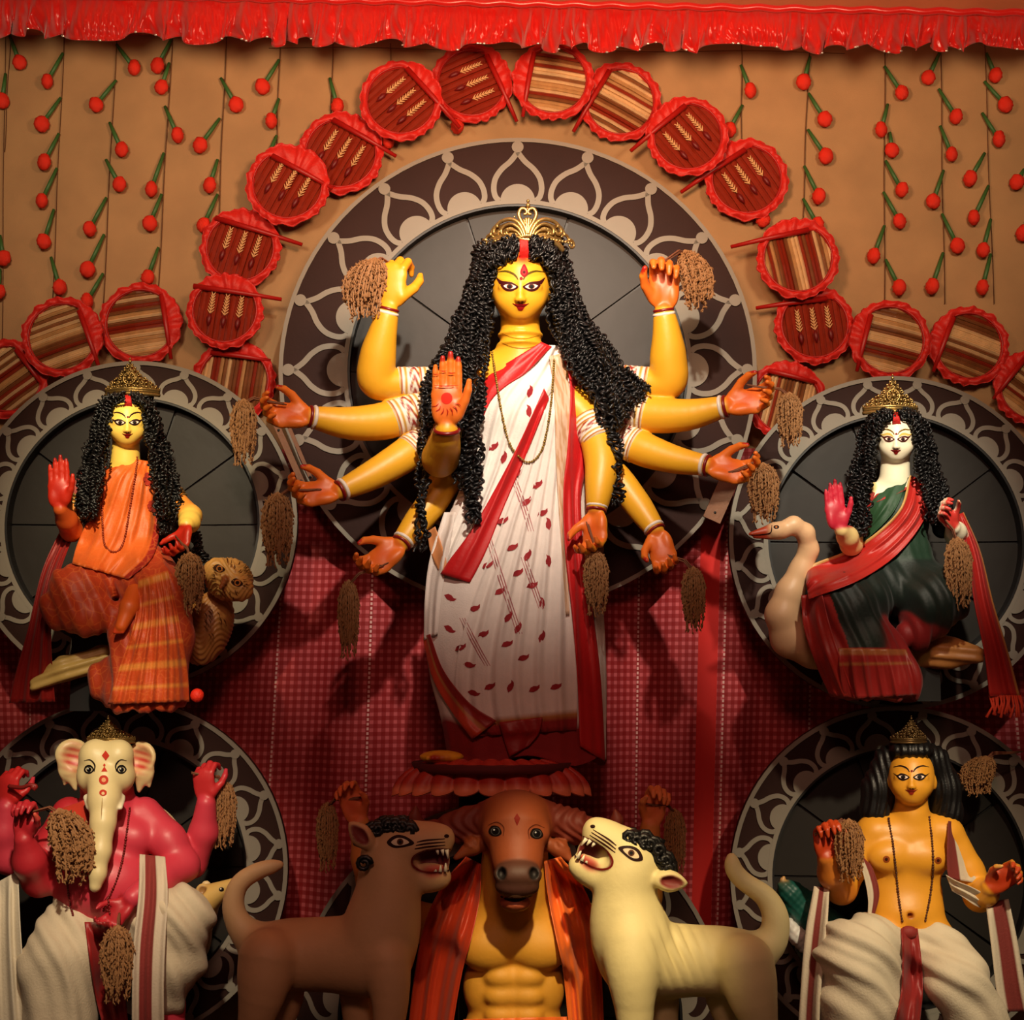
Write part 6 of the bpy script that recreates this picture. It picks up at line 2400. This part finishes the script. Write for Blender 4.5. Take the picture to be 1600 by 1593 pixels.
def kartik():
    root = thing('young_god_idol', 'bare-chested long-haired idol with golden skin and a white dhoti', 'idol', Vector((P(1420, 1500, -.05).x, -.05, 0)))
    sk = rgb(232, 160, 44)
    pr = rgb(190, 66, 24)
    S = Sculpt(.0056)
    yf = -.08
    head(S, 1424, 1214, yf, 35, sk)
    S.cone(P(1424, 1245, -.04), P(1424, 1290, -.03), 24 * K, 27 * K, sk, .02)
    S.cone(P(1424, 1272, -.035), P(1424, 1276, -.035), 27 * K, 27 * K, sk, .01)
    S.chain([P(1372, 1300, -.02), P(1474, 1300, -.02)], [28 * K, 28 * K], sk, .03)
    S.ell(P(1418, 1330, -.02), (66 * K, .09, 52 * K), sk, .03)
    S.ell(P(1390, 1338, -.085), (33 * K, .045, 24 * K), sk, .025)
    S.ell(P(1446, 1340, -.085), (33 * K, .045, 24 * K), sk, .025)
    S.ell(P(1416, 1398, -.02), (55 * K, .085, 56 * K), sk, .04)
    S.ell(P(1418, 1426, -.04), (55 * K, .09, 34 * K), sk, .03)
    S.ell(P(1423, 1430, -.13), (4 * K, .03, 3.5 * K), rgb(170, 90, 24), .006, sub=True)
    # arms
    S.chain([P(1362, 1302, -.02), P(1336, 1345, -.02), P(1314, 1386, -.03)], [26 * K, 24 * K, 23 * K], sk, .02)
    S.chain([P(1314, 1388, -.03), P(1300, 1364, -.12), P(1291, 1340, -.17)], [24 * K, 21 * K, 14 * K], rgb(206, 120, 40), .02)
    hand(S, P(1290, 1338, -.175), (-.05, -.1, 1), (.2, -1, 0), (1, 0, 0), .215, 'hold', pr, pr, rgb(206, 110, 70))
    S.chain([P(1482, 1305, -.02), P(1512, 1360, -.03), P(1530, 1398, -.05)], [25 * K, 24 * K, 23 * K], sk, .02)
    S.chain([P(1530, 1400, -.05), P(1540, 1394, -.12), P(1546, 1386, -.17)], [23 * K, 19 * K, 13 * K], sk, .02)
    hand(S, P(1546, 1386, -.175), (.55, -.25, .45), (.25, -.9, .2), (-.6, 0, .8), .205, 'half', sk, pr, rgb(226, 170, 90))
    # legs to the stage
    S.chain([P(1385, 1470, -.04), P(1345, 1510, -.20), P(1350, 1600, -.18), P(1352, 1690, -.14)], [42 * K, 34 * K, 24 * K, 18 * K], sk, .03)
    S.chain([P(1450, 1470, -.04), P(1510, 1540, -.18), P(1540, 1620, -.16), P(1550, 1690, -.12)], [42 * K, 32 * K, 24 * K, 18 * K], sk, .03)
    S.ell(P(1350, 1694, -.20), (20 * K, .10, 9 * K), sk, .02)
    S.ell(P(1552, 1694, -.18), (20 * K, .10, 9 * K), sk, .02)
    S.build()
    S.mk('body', PAINT, root)
    B = S.bvh()
    face_paint(root, B, 1424, 1214, 35, rgb(30, 12, 10), rgb(40, 18, 12), rgb(150, 40, 24), up=.6)
    for u, v in ((1385, 1342), (1466, 1344)):
        decal('nipple', [(circ(u, v, 5.5), rgb(150, 70, 24)), (circ(u, v, 2.5), rgb(60, 22, 12))], B, DECAL, root, step=2)
    # hair
    H = Sculpt(.006)
    bk = rgb(14, 12, 11)
    H.ell(P(1424, 1192, -.02), (46 * K, .085, 42 * K), bk, .02)
    H.ell(P(1424, 1172, -.09), (33 * K, .06, 16 * K), bk, .015)
    for s in (-1, 1):
        H.chain([P(1424 + s * 38, 1185, -.02), P(1424 + s * 50, 1230, .0), P(1424 + s * 56, 1268, .0)], [20 * K, 26 * K, 24 * K], bk, .02)
        H.ell(P(1424 + s * 52, 1282, .0), (24 * K, .045, 10 * K), bk, .015)
    H.ell(P(1424, 1230, -.16), (35.5 * K, .12, 44 * K), None, .006, sub=True)
    H.build(relax=2)
    H.fold(lambda V, N: .0028 * np.sin(V[:, 0] * 260 + 3 * np.sin(V[:, 2] * 20)))
    H.mk('hair', HAIR, root)
    # dhoti
    C = Sculpt(.008)
    w = rgb(214, 200, 172)
    C.ell(P(1418, 1470, -.03), (66 * K, .12, 36 * K), w, .03)
    C.chain([P(1385, 1475, -.05), P(1338, 1492, -.20)], [50 * K, 54 * K], w, .03)
    C.chain([P(1338, 1492, -.20), P(1345, 1560, -.18), P(1350, 1680, -.14)], [56 * K, 60 * K, 52 * K], w, .03)
    C.chain([P(1450, 1475, -.05), P(1496, 1530, -.18), P(1530, 1600, -.16), P(1550, 1680, -.14)], [44 * K, 46 * K, 42 * K, 40 * K], w, .03)
    C.ell(P(1418, 1405, -.05), (60 * K, .15, 44 * K), None, .01, sub=True)
    C.build(relax=2)
    C.fold(folds(46, .009, (.7, .2, .7), 2.6, 7, 1.4))
    C.fold(lambda V, N: .005 * wob(V, 22, 4))
    C.mk('dhoti', DHOTI, root)
    CB = bvh_of(*[o for o in root.children if o.name.split('.')[0] in ('body', 'dhoti')])
    sheet('red_sash', [(1408, 1450), (1410, 1500), (1408, 1550), (1396, 1610)], [(1434, 1450), (1440, 1500), (1442, 1550), (1436, 1610)], SILK, root, CB, off=.014, nu=14, nv=30, folds=1.6, amp=.008, col=rgb(140, 30, 28))
    mb = MB().add(sphere(P(1420, 1456, -.165), 12 * K, 14, 9, (1.1, .7, .8)))
    mb.mk('sash_knot', mat('red_sash_cloth', rgb(140, 40, 34), rough=.7), root)
    st = rgb(120, 40, 34)
    wh = rgb(206, 192, 168)
    sheet('left_shawl', [(1272, 1384, -.10), (1258, 1460, -.14), (1250, 1560, -.14), (1244, 1660, -.12)], [(1296, 1388, -.12), (1292, 1460, -.20), (1282, 1560, -.22), (1280, 1660, -.20)], DHOTI, root, nu=14, nv=40, folds=1.3, amp=.008, fade=.1,
          colfn=shawl_cols(wh, st, .35, .65))
    sheet('arm_shawl', [(1336, 1330, -.10), (1348, 1362, -.12), (1356, 1400, -.13), (1356, 1430, -.13)], [(1350, 1330, -.06), (1366, 1362, -.10), (1374, 1396, -.12), (1366, 1432, -.13)], DHOTI, root, nu=12, nv=24, folds=1, amp=.005,
          colfn=shawl_cols(wh, st, .5, 1.1))
    sheet('shoulder_shawl', [(1482, 1282, -.10), (1480, 1320, -.12), (1480, 1355, -.13), (1482, 1372, -.13)], [(1494, 1284, -.02), (1512, 1320, -.05), (1526, 1356, -.07), (1530, 1380, -.09)], DHOTI, root, nu=20, nv=30, folds=1.2, amp=.006,
          colfn=lambda a, c: st if a < .4 else wh)
    sheet('sleeve_shawl', [(1478, 1366, -.14), (1496, 1376, -.15), (1516, 1384, -.16), (1532, 1392, -.16)], [(1488, 1392, -.12), (1506, 1402, -.13), (1520, 1412, -.13), (1532, 1418, -.12)], DHOTI, root, nu=14, nv=20, folds=2, amp=.007, col=wh)
    sheet('right_shawl', [(1540, 1410, -.12), (1548, 1470, -.14), (1556, 1540, -.14), (1562, 1580, -.14)], [(1576, 1404, -.12), (1590, 1470, -.12), (1602, 1540, -.12), (1610, 1580, -.12)], DHOTI, root, nu=14, nv=30, folds=1.2, amp=.008, fade=.1,
          colfn=shawl_cols(wh, st, .3, .8))
    AB = B
    bd = mat('brown_seed_beads', rgb(84, 40, 20), rough=.5)
    necklace(root, [(1388, 1278), (1394, 1310), (1399, 1350), (1404, 1400), (1410, 1440)], AB, .005, bd, 'bead_garland')
    necklace(root, [(1452, 1276), (1456, 1310), (1458, 1350), (1454, 1395), (1446, 1438)], AB, .005, bd, 'bead_garland')
    filigree_crown(root, 1425, 1160, -.14, 27, 38, mat('dark_gilt', rgb(110, 84, 50), rough=.45, metal=.75, var=.3), rows=5)
    sheaf('brown rice sheaf held beside the chest of the bare-chested idol', 1326, 1278, -.22, 100, 46, P(1296, 1292, -.21), 0)
    sheaf('pale straw sheaf hanging at the right edge beside the black-haired idol', 1540, 1180, .20, 62, 46, P(1576, 1176, .24), 2)


def peacock():
    root = thing('peacock_figure', 'dark green peacock figure half hidden behind the bare-chested idol', 'peacock', P(1250, 1480, .1))
    g = rgb(16, 76, 66)
    S = Sculpt(.006)
    S.chain([P(1224, 1384, .0), P(1235, 1395, .02), P(1252, 1420, .06), P(1290, 1470, .12), P(1340, 1520, .14)], [9 * K, 18 * K, 30 * K, 46 * K, 50 * K], g, .03)
    S.cone(P(1224, 1382, .0), P(1224, 1372, .0), 5 * K, 4 * K, rgb(196, 150, 90), .006)
    S.chain([P(1234, 1440, -.02), P(1246, 1462, -.03), P(1256, 1480, -.02)], [7 * K, 14 * K, 9 * K], rgb(206, 206, 200), .01)
    S.build()
    S.fold(lambda V, N: .0022 * np.sin(V[:, 2] * 210) * np.sin(V[:, 0] * 210))
    S.mk('body', PAINT, root)


def demon():
    root = thing('buffalo_headed_idol', 'buffalo-headed demon idol with an ochre muscular torso under an orange cloth', 'idol', Vector((P(800, 1600, -.25).x, -.25, 0)))
    br, dk, oc = rgb(150, 72, 34), rgb(78, 44, 32), rgb(206, 146, 44)
    S = Sculpt(.0062)
    y0 = -.36
    # skull and muzzle
    S.ell(P(806, 1285, y0 + .04), (52 * K, .12, 44 * K), br, .03)
    S.ell(P(806, 1262, y0 + .03), (44 * K, .10, 24 * K), br, .03)
    S.chain([P(806, 1300, y0 - .03), P(808, 1340, y0 - .08), P(809, 1366, y0 - .11)], [48 * K, 34 * K, 30 * K], br, .03)
    S.ell(P(774, 1300, y0 - .06), (17 * K, .04, 15 * K), br, .02)
    S.ell(P(840, 1302, y0 - .06), (17 * K, .04, 15 * K), br, .02)
    S.ell(P(809, 1366, y0 - .165), (34 * K, .06, 20 * K), dk, .015)
    S.ell(P(808, 1384, y0 - .16), (31 * K, .055, 16 * K), rgb(70, 34, 24), .012)
    for s in (-1, 1):
        S.ell(P(809 + s * 26, 1364, y0 - .205), (6.5 * K, .03, 8 * K), rgb(14, 8, 8), .006, sub=True)
    S.ell(P(805, 1410, y0 - .10), (22 * K, .07, 12 * K), rgb(150, 70, 40), .012)
    # ears
    S.chain([P(758, 1318, y0 + .03), P(738, 1322, y0 + .02), P(712, 1340, y0 + .0)], [9 * K, 13 * K, 4 * K], br, .012)
    S.chain([P(854, 1318, y0 + .03), P(876, 1326, y0 + .02), P(892, 1344, y0 + .0)], [9 * K, 13 * K, 4 * K], br, .012)
    # horns sweep outwards from hairy bosses and turn up
    S.chain([P(765, 1275, y0 + .06), P(720, 1290, y0 + .08), P(680, 1302, y0 + .09), P(655, 1298, y0 + .08), P(648, 1275, y0 + .07), P(650, 1260, y0 + .06)],
            [24 * K, 24 * K, 19 * K, 13 * K, 8 * K, 3 * K], rgb(120, 44, 28), .02)
    S.chain([P(850, 1275, y0 + .06), P(895, 1290, y0 + .08), P(935, 1306, y0 + .09), P(958, 1302, y0 + .08), P(964, 1280, y0 + .07), P(961, 1266, y0 + .06)],
            [24 * K, 24 * K, 19 * K, 13 * K, 8 * K, 3 * K], rgb(120, 44, 28), .02)
    # neck, chest, abdomen
    S.cone(P(805, 1330, y0 + .10), P(803, 1420, -.20), 48 * K, 56 * K, oc, .03)
    S.ell(P(803, 1450, -.20), (92 * K, .13, 46 * K), oc, .04)
    for s in (-1, 1):
        S.ell(P(803 + s * 40, 1480, -.285), (44 * K, .07, 34 * K), oc, .03)
        S.ell(P(803 + s * 52, 1540, -.22), (24 * K, .07, 44 * K), oc, .03)
        for v in (1526, 1556, 1586):
            S.ell(P(803 + s * 21, v, -.295), (22 * K, .04, 15 * K), oc, .018)
    S.ell(P(803, 1540, -.20), (68 * K, .11, 60 * K), oc, .04)
    S.ell(P(803, 1600, -.20), (66 * K, .11, 40 * K), oc, .04)
    # arms raised behind the lions
    S.chain([P(735, 1450, -.18), P(650, 1440, -.08), P(585, 1400, .0)], [34 * K, 28 * K, 25 * K], oc, .03)
    S.chain([P(585, 1400, .0), P(572, 1340, .0), P(562, 1285, -.02)], [25 * K, 22 * K, 15 * K], rgb(212, 130, 60), .02)
    hand(S, P(560, 1282, -.02), (-.35, -.1, 1), (-.15, -1, 0), (1, 0, 0), .23, 'half', rgb(232, 150, 80), rgb(226, 112, 60), rgb(206, 96, 54))
    S.chain([P(872, 1450, -.18), P(950, 1440, -.08), P(1008, 1400, .0)], [34 * K, 28 * K, 25 * K], oc, .03)
    S.chain([P(1008, 1400, .0), P(1012, 1340, .0), P(1016, 1290, -.02)], [25 * K, 22 * K, 15 * K], rgb(212, 130, 60), .02)
    hand(S, P(1017, 1286, -.02), (.2, -.1, 1), (.25, -1, 0), (-1, 0, 0), .23, 'hold', rgb(232, 150, 80), rgb(226, 124, 68), rgb(226, 136, 80))
    # legs to the stage
    for s in (-1, 1):
        S.chain([P(803 + s * 36, 1610, -.20), P(803 + s * 44, 1690, -.18)], [38 * K, 26 * K], oc, .03)
        S.ell(P(803 + s * 46, 1696, -.24), (20 * K, .10, 8 * K), oc, .02)
    S.build(tau=.004)
    S.fold(lambda V, N: .0035 * np.sin(V[:, 0] * 150 + 8 * np.sin(V[:, 2] * 30)) * ((np.abs(V[:, 0] - P(806, 0, -.3).x) > .14) & (V[:, 2] > P(0, 1320, -.3).z) & (np.abs(V[:, 0] - P(806, 0, -.3).x) < .30)))
    S.mk('body', MATTE, root)
    B = S.bvh()
    for s, u in ((-1, 774), (1, 839)):
        v = 1298 if s < 0 else 1302
        decal('painted_eye', [([tuple(q) for q in catmull([(u - 11, v + 1), (u - 6, v - 8), (u + 5, v - 7), (u + 10, v + 3), (u + 3, v + 8), (u - 6, v + 7)], 4, True)], rgb(24, 12, 10)),
                              (circ(u, v, 7.2, 6.4), rgb(84, 78, 76)), (circ(u, v, 5.6), rgb(14, 10, 12)), (circ(u - 2, v - 2, 1.4), rgb(220, 220, 220))], B, DECAL, root, step=2)
        decal('brow_crease', [(arc_stroke([(u - s * 12, v + 8), (u - s * 13, v - 6), (u - s * 2, v - 14), (u + s * 12, v - 9)], 1.0, .7), rgb(90, 36, 18))], B, DECAL, root, step=3)
    decal('mouth', [(arc_stroke([(782, 1400), (795, 1405), (810, 1406), (832, 1398)], 2.4, 2.4), rgb(24, 10, 8)), (arc_stroke([(794, 1402), (804, 1400), (820, 1401)], 2, 2), rgb(220, 196, 170))], B, DECAL, root, step=2)
    decal('forehead_mark', [([(808, 1270), (813, 1278), (808, 1290), (803, 1278)], rgb(130, 30, 16))], B, DECAL, root, step=2)
    o1, o2 = rgb(226, 104, 34), rgb(192, 56, 20)
    sheet('orange_cloth_left', [(728, 1338), (694, 1378), (664, 1440), (648, 1520), (638, 1600), (630, 1660)], [(752, 1350), (750, 1400), (738, 1460), (722, 1520), (708, 1600), (700, 1660)], SILK, root, B, y=-.34, off=.02, nu=34, nv=60, folds=3, amp=.014,
          fade=.15, col=o2, thick=.006)
    sheet('orange_cloth_right', [(850, 1345), (856, 1400), (868, 1460), (880, 1520), (888, 1600), (892, 1660)], [(876, 1338), (908, 1378), (932, 1440), (940, 1520), (944, 1600), (950, 1660)], SILK, root, B, y=-.34, off=.02, nu=34, nv=60, folds=3, amp=.014, ph=1,
          fade=.15, col=o1, thick=.006)
    sheet('waist_cloth', [(724, 1592), (722, 1620), (722, 1660)], [(886, 1588), (888, 1620), (888, 1660)], SILK, root, B, y=-.36, off=.02, nu=50, nv=14, folds=6, amp=.008, col=o1)
    sheaf('dim rice sheaf in the raised left hand of the buffalo-headed idol', 512, 1252, .0, 110, 34, P(545, 1248, -.04), 0)
    sheaf('dim rice sheaf in the raised right hand of the buffalo-headed idol', 1054, 1262, .0, 110, 34, P(1024, 1258, -.05), 0)


def lion(label, col, mir, face, bodyp, dark):
    """mythic white lion with a horse-like head. coordinates are given facing right and mirrored for the other"""
    yb = -.52
    cx = face['cx']

    def X(u):
        return (2 * cx - u) if mir else u

    def PP(u, v, dy=0.0):
        return P(X(u), v, yb + dy)
    root = thing('lion_figure', label, 'lion', Vector((P(X(500), 1500, yb).x, yb, 0)), 'pair of mythic lions beside the buffalo-headed idol')
    S = Sculpt(.0062)
    ang = face['tilt']
    hx, hy = face['head']

    def HP(a, b, dy=0.0):
        """head frame: a forward along the muzzle, b up"""
        c_, s_ = math.cos(ang), math.sin(ang)
        return PP(hx + a * c_ - b * s_, hy - (a * s_ + b * c_), dy)
    # head
    hr_ = rotm(0, -math.degrees(ang) * (-1 if mir else 1), 0)
    S.ell(HP(-2, 0), (40 * K, .082, 37 * K), col, .03, hr_)
    S.ell(HP(-4, -26), (36 * K, .075, 30 * K), col, .03, hr_)
    S.limb([HP(10, 8), HP(46, 9), HP(76, 11)], [32 * K, 24 * K, 19 * K], col, .03)
    S.ell(HP(82, 16), (14 * K, .05, 14 * K), col, .015)
    S.limb([HP(0, -28), HP(26, -42), HP(54, -47), HP(76, -46)], [26 * K, 17 * K, 14 * K, 11 * K], col, .03)
    S.ell(HP(50, -20), (36 * K, .052, 26 * K), col, .012, hr_)
    S.ell(HP(64, -21, -.05), (30 * K, .062, 16 * K), rgb(104, 14, 16), .005, hr_, sub=True)
    S.limb([HP(46, -29, -.03), HP(60, -32, -.035), HP(76, -31, -.03)], [5 * K, 7 * K, 4 * K], rgb(186, 60, 50), .006, n=3)
    S.ell(HP(14, 12, -.065), (17 * K, .022, 11 * K), col, .012, rotm(0, -math.degrees(ang) * (-1 if mir else 1), 0))
    # ear
    for dy in (-.06, .06):
        e0 = HP(face['ear0'][0], face['ear0'][1], dy)
        e1 = HP(face['ear'][0], face['ear'][1], dy * 1.3)
        S.limb([e0, e0 + (e1 - e0) * .45, e1], [9 * K, 14 * K, 2.5 * K], col, .01)
        if dy < 0:
            S.limb([e0 + (e1 - e0) * .2 + Vector((0, -.03, 0)), e0 + (e1 - e0) * .5 + Vector((0, -.035, 0)), e0 + (e1 - e0) * .85 + Vector((0, -.022, 0))], [4 * K, 7.5 * K, 2 * K], rgb(120, 40, 34), .006)
            for q_ in range(1, 9):
                S.pr[-q_] = S.pr[-q_][:4] + (True,) + S.pr[-q_][5:]
    # neck, trunk, legs, tail
    for pts, rad in bodyp(PP):
        S.limb(pts, rad, col, .03, n=3)
    # ribs and muscle
    S.build(tau=.003)
    if mir:
        rc = np.array(PP(524, 1486, -.1))

        def ribs(V, N):
            q = V - rc
            m = np.exp(-(q[:, 0] / .085) ** 2 - (q[:, 2] / .085) ** 2) * (N[:, 1] < -.1)
            return -.012 * m * (.5 + .5 * np.sin((q[:, 0] * .92 + q[:, 2] * .38) * 175)) ** 2
        S.fold(ribs)
    S.mk('body', MATTE, root)
    B = S.bvh()

    def hp(a, b):
        c_, s_ = math.cos(ang), math.sin(ang)
        return (X(hx + a * c_ - b * s_), hy - (a * s_ + b * c_))
    eye = [hp(a, b) for a, b in [tuple(q) for q in catmull([(-7, 13), (6, 23), (22, 21), (36, 9), (20, 4), (3, 4)], 4, True)]]
    scl = [hp(a, b) for a, b in [tuple(q) for q in catmull([(0, 13), (9, 18.5), (20, 17), (28, 10.5), (17, 7), (6, 7.5)], 4, True)]]
    c0 = hp(14, 12.5)
    decal('painted_eye', [(eye, rgb(40, 14, 10)), (scl, rgb(220, 200, 170)), (circ(c0[0], c0[1], 5.2), rgb(90, 50, 30)), (circ(c0[0], c0[1], 2.8), rgb(10, 6, 6))], B, DECAL, root, step=2)
    for i in range(3):
        decal('muzzle_stripe', [(arc_stroke([hp(36 + 2 * i, 0 + i * 5.2), hp(56, 2 + i * 5.2), hp(84, 3 + i * 5)], 1.6, 1.3), rgb(56, 24, 14))], B, DECAL, root, step=2)
    decal('nostril', [(circ(*hp(87, 17), 4, 3), rgb(40, 12, 10))], B, DECAL, root, step=2)
    decal('lip_line', [(arc_stroke([hp(92, -4), hp(74, -2.5), hp(52, -4), hp(34, -12), hp(31, -24), hp(44, -35), hp(66, -38.5), hp(88, -36)], 1.6, 1.6), rgb(110, 24, 18))], B, DECAL, root, step=2)
    mb = MB()
    for a, b, h_ in ((86, -4, -14), (79, -3, -10), (71, -3, -8), (82, -38, 13), (74, -38, 10), (66, -37, 7)):
        for dy in (-.045, .03):
            p = HP(a, b, dy)
            q = HP(a + 1, b + h_, dy)
            mb.add(tube([p, q], [3.2 * K, 1.0 * K], 6))
    mb.mk('teeth', mat('ivory_teeth', rgb(236, 226, 200), rough=.35), root, kind='stuff')
    # mane: rows of glossy black snail curls along the crown and the nape
    mb = MB()
    r = random.Random(12 if mir else 11)
    for i in range(9):
        t = i / 8
        a = 30 - 74 * t
        b = 30 + 13 * math.sin(math.pi * (.15 + .75 * t)) - 20 * max(0, t - .6)
        for dy in (-.06, -.02, .02, .06):
            c = HP(a + r.uniform(-4, 4), b + r.uniform(-3, 4) - abs(dy) * 110, dy * .9)
            pts = []
            ph = r.uniform(0, 6)
            for q in range(14):
                an = q * .8 + ph
                rad = (11 - q * .62) * K
                pts.append(c + Vector((rad * math.cos(an), -.016 * q / 14, rad * math.sin(an))))
            mb.add(tube(pts, 4.2 * K, 6))
    mb.mk('mane_curls', HAIR, root, kind='stuff')
    if mir:
        return
    mb = MB()
    c = HP(-44, -18, -.10)
    pts = [c + Vector((11 * K * math.cos(q * .6) * (1 - q / 22), -.01, 11 * K * math.sin(q * .6) * (1 - q / 22))) for q in range(16)]
    mb.add(tube(pts, 3.6 * K, 6))
    mb.mk('cheek_curl', HAIR, root)


def left_body(PP):
    return [([PP(608, 1352), PP(606, 1395), PP(598, 1440, .01), PP(584, 1492, .02)], [38 * K, 40 * K, 49 * K, 54 * K]),
            ([PP(580, 1494, .02), PP(505, 1490, .05), PP(425, 1492, .05)], [52 * K, 47 * K, 46 * K]),
            ([PP(606, 1500, -.07), PP(610, 1570, -.08), PP(604, 1630, -.07), PP(606, 1690, -.08)], [30 * K, 21 * K, 16 * K, 16 * K]),
            ([PP(560, 1500, .10), PP(562, 1580, .12), PP(560, 1690, .12)], [32 * K, 22 * K, 17 * K]),
            ([PP(418, 1496, -.05), PP(408, 1560, -.07), PP(394, 1620, -.06), PP(404, 1690, -.07)], [40 * K, 27 * K, 16 * K, 15 * K]),
            ([PP(430, 1500, .12), PP(440, 1560, .14), PP(428, 1620, .14), PP(438, 1690, .14)], [40 * K, 27 * K, 16 * K, 15 * K]),
            ([PP(400, 1470, .05), PP(376, 1448, .05), PP(364, 1415, .05), PP(374, 1380, .05), PP(404, 1360, .05), PP(438, 1350, .05)], [24 * K, 14 * K, 11 * K, 9 * K, 8 * K, 5 * K]),
            ([PP(606, 1690, -.11), PP(622, 1695, -.12)], [18 * K, 14 * K]), ([PP(410, 1690, -.10), PP(426, 1695, -.11)], [17 * K, 13 * K])]


def right_body(PP):
    # given facing right about cx, mirrored when placed
    return [([PP(606, 1362), PP(608, 1402), PP(602, 1446, .0), PP(586, 1496, .0)], [40 * K, 38 * K, 50 * K, 56 * K]),
            ([PP(578, 1500, .02), PP(500, 1500, .05), PP(428, 1503, .05)], [52 * K, 45 * K, 45 * K]),
            ([PP(598, 1470, -.08), PP(596, 1520, -.10), PP(592, 1590, -.10), PP(590, 1690, -.09)], [34 * K, 31 * K, 22 * K, 17 * K]),
            ([PP(560, 1510, .10), PP(552, 1600, .12), PP(550, 1690, .12)], [32 * K, 22 * K, 17 * K]),
            ([PP(420, 1505, -.05), PP(406, 1565, -.07), PP(392, 1620, -.06), PP(402, 1690, -.07)], [40 * K, 28 * K, 16 * K, 15 * K]),
            ([PP(432, 1505, .12), PP(446, 1560, .14), PP(430, 1620, .14), PP(440, 1690, .14)], [40 * K, 28 * K, 16 * K, 15 * K]),
            ([PP(398, 1486, .05), PP(376, 1466, .05), PP(372, 1432, .05), PP(388, 1400, .05), PP(420, 1378, .05), PP(438, 1358, .05), PP(441, 1338, .05)], [25 * K, 16 * K, 14 * K, 11 * K, 9 * K, 7 * K, 4 * K]),
            ([PP(592, 1690, -.12), PP(606, 1695, -.13)], [18 * K, 14 * K]), ([PP(408, 1690, -.10), PP(424, 1695, -.11)], [17 * K, 13 * K])]


ganesha()
mouse()
kartik()
peacock()
demon()
lion('brown-toned lion figure facing right with open jaws, left of the buffalo-headed idol', rgb(200, 156, 112), False,
     dict(cx=800, head=(612, 1328), tilt=.06, ear0=(-34, 12), ear=(-62, 46)), left_body, True)
lion('cream-white lion figure raising open jaws to the left, right of the buffalo-headed idol', rgb(222, 206, 150), True,
     dict(cx=792, head=(592, 1350), tilt=.54, ear0=(-42, -2), ear=(-84, 16)), right_body, False)
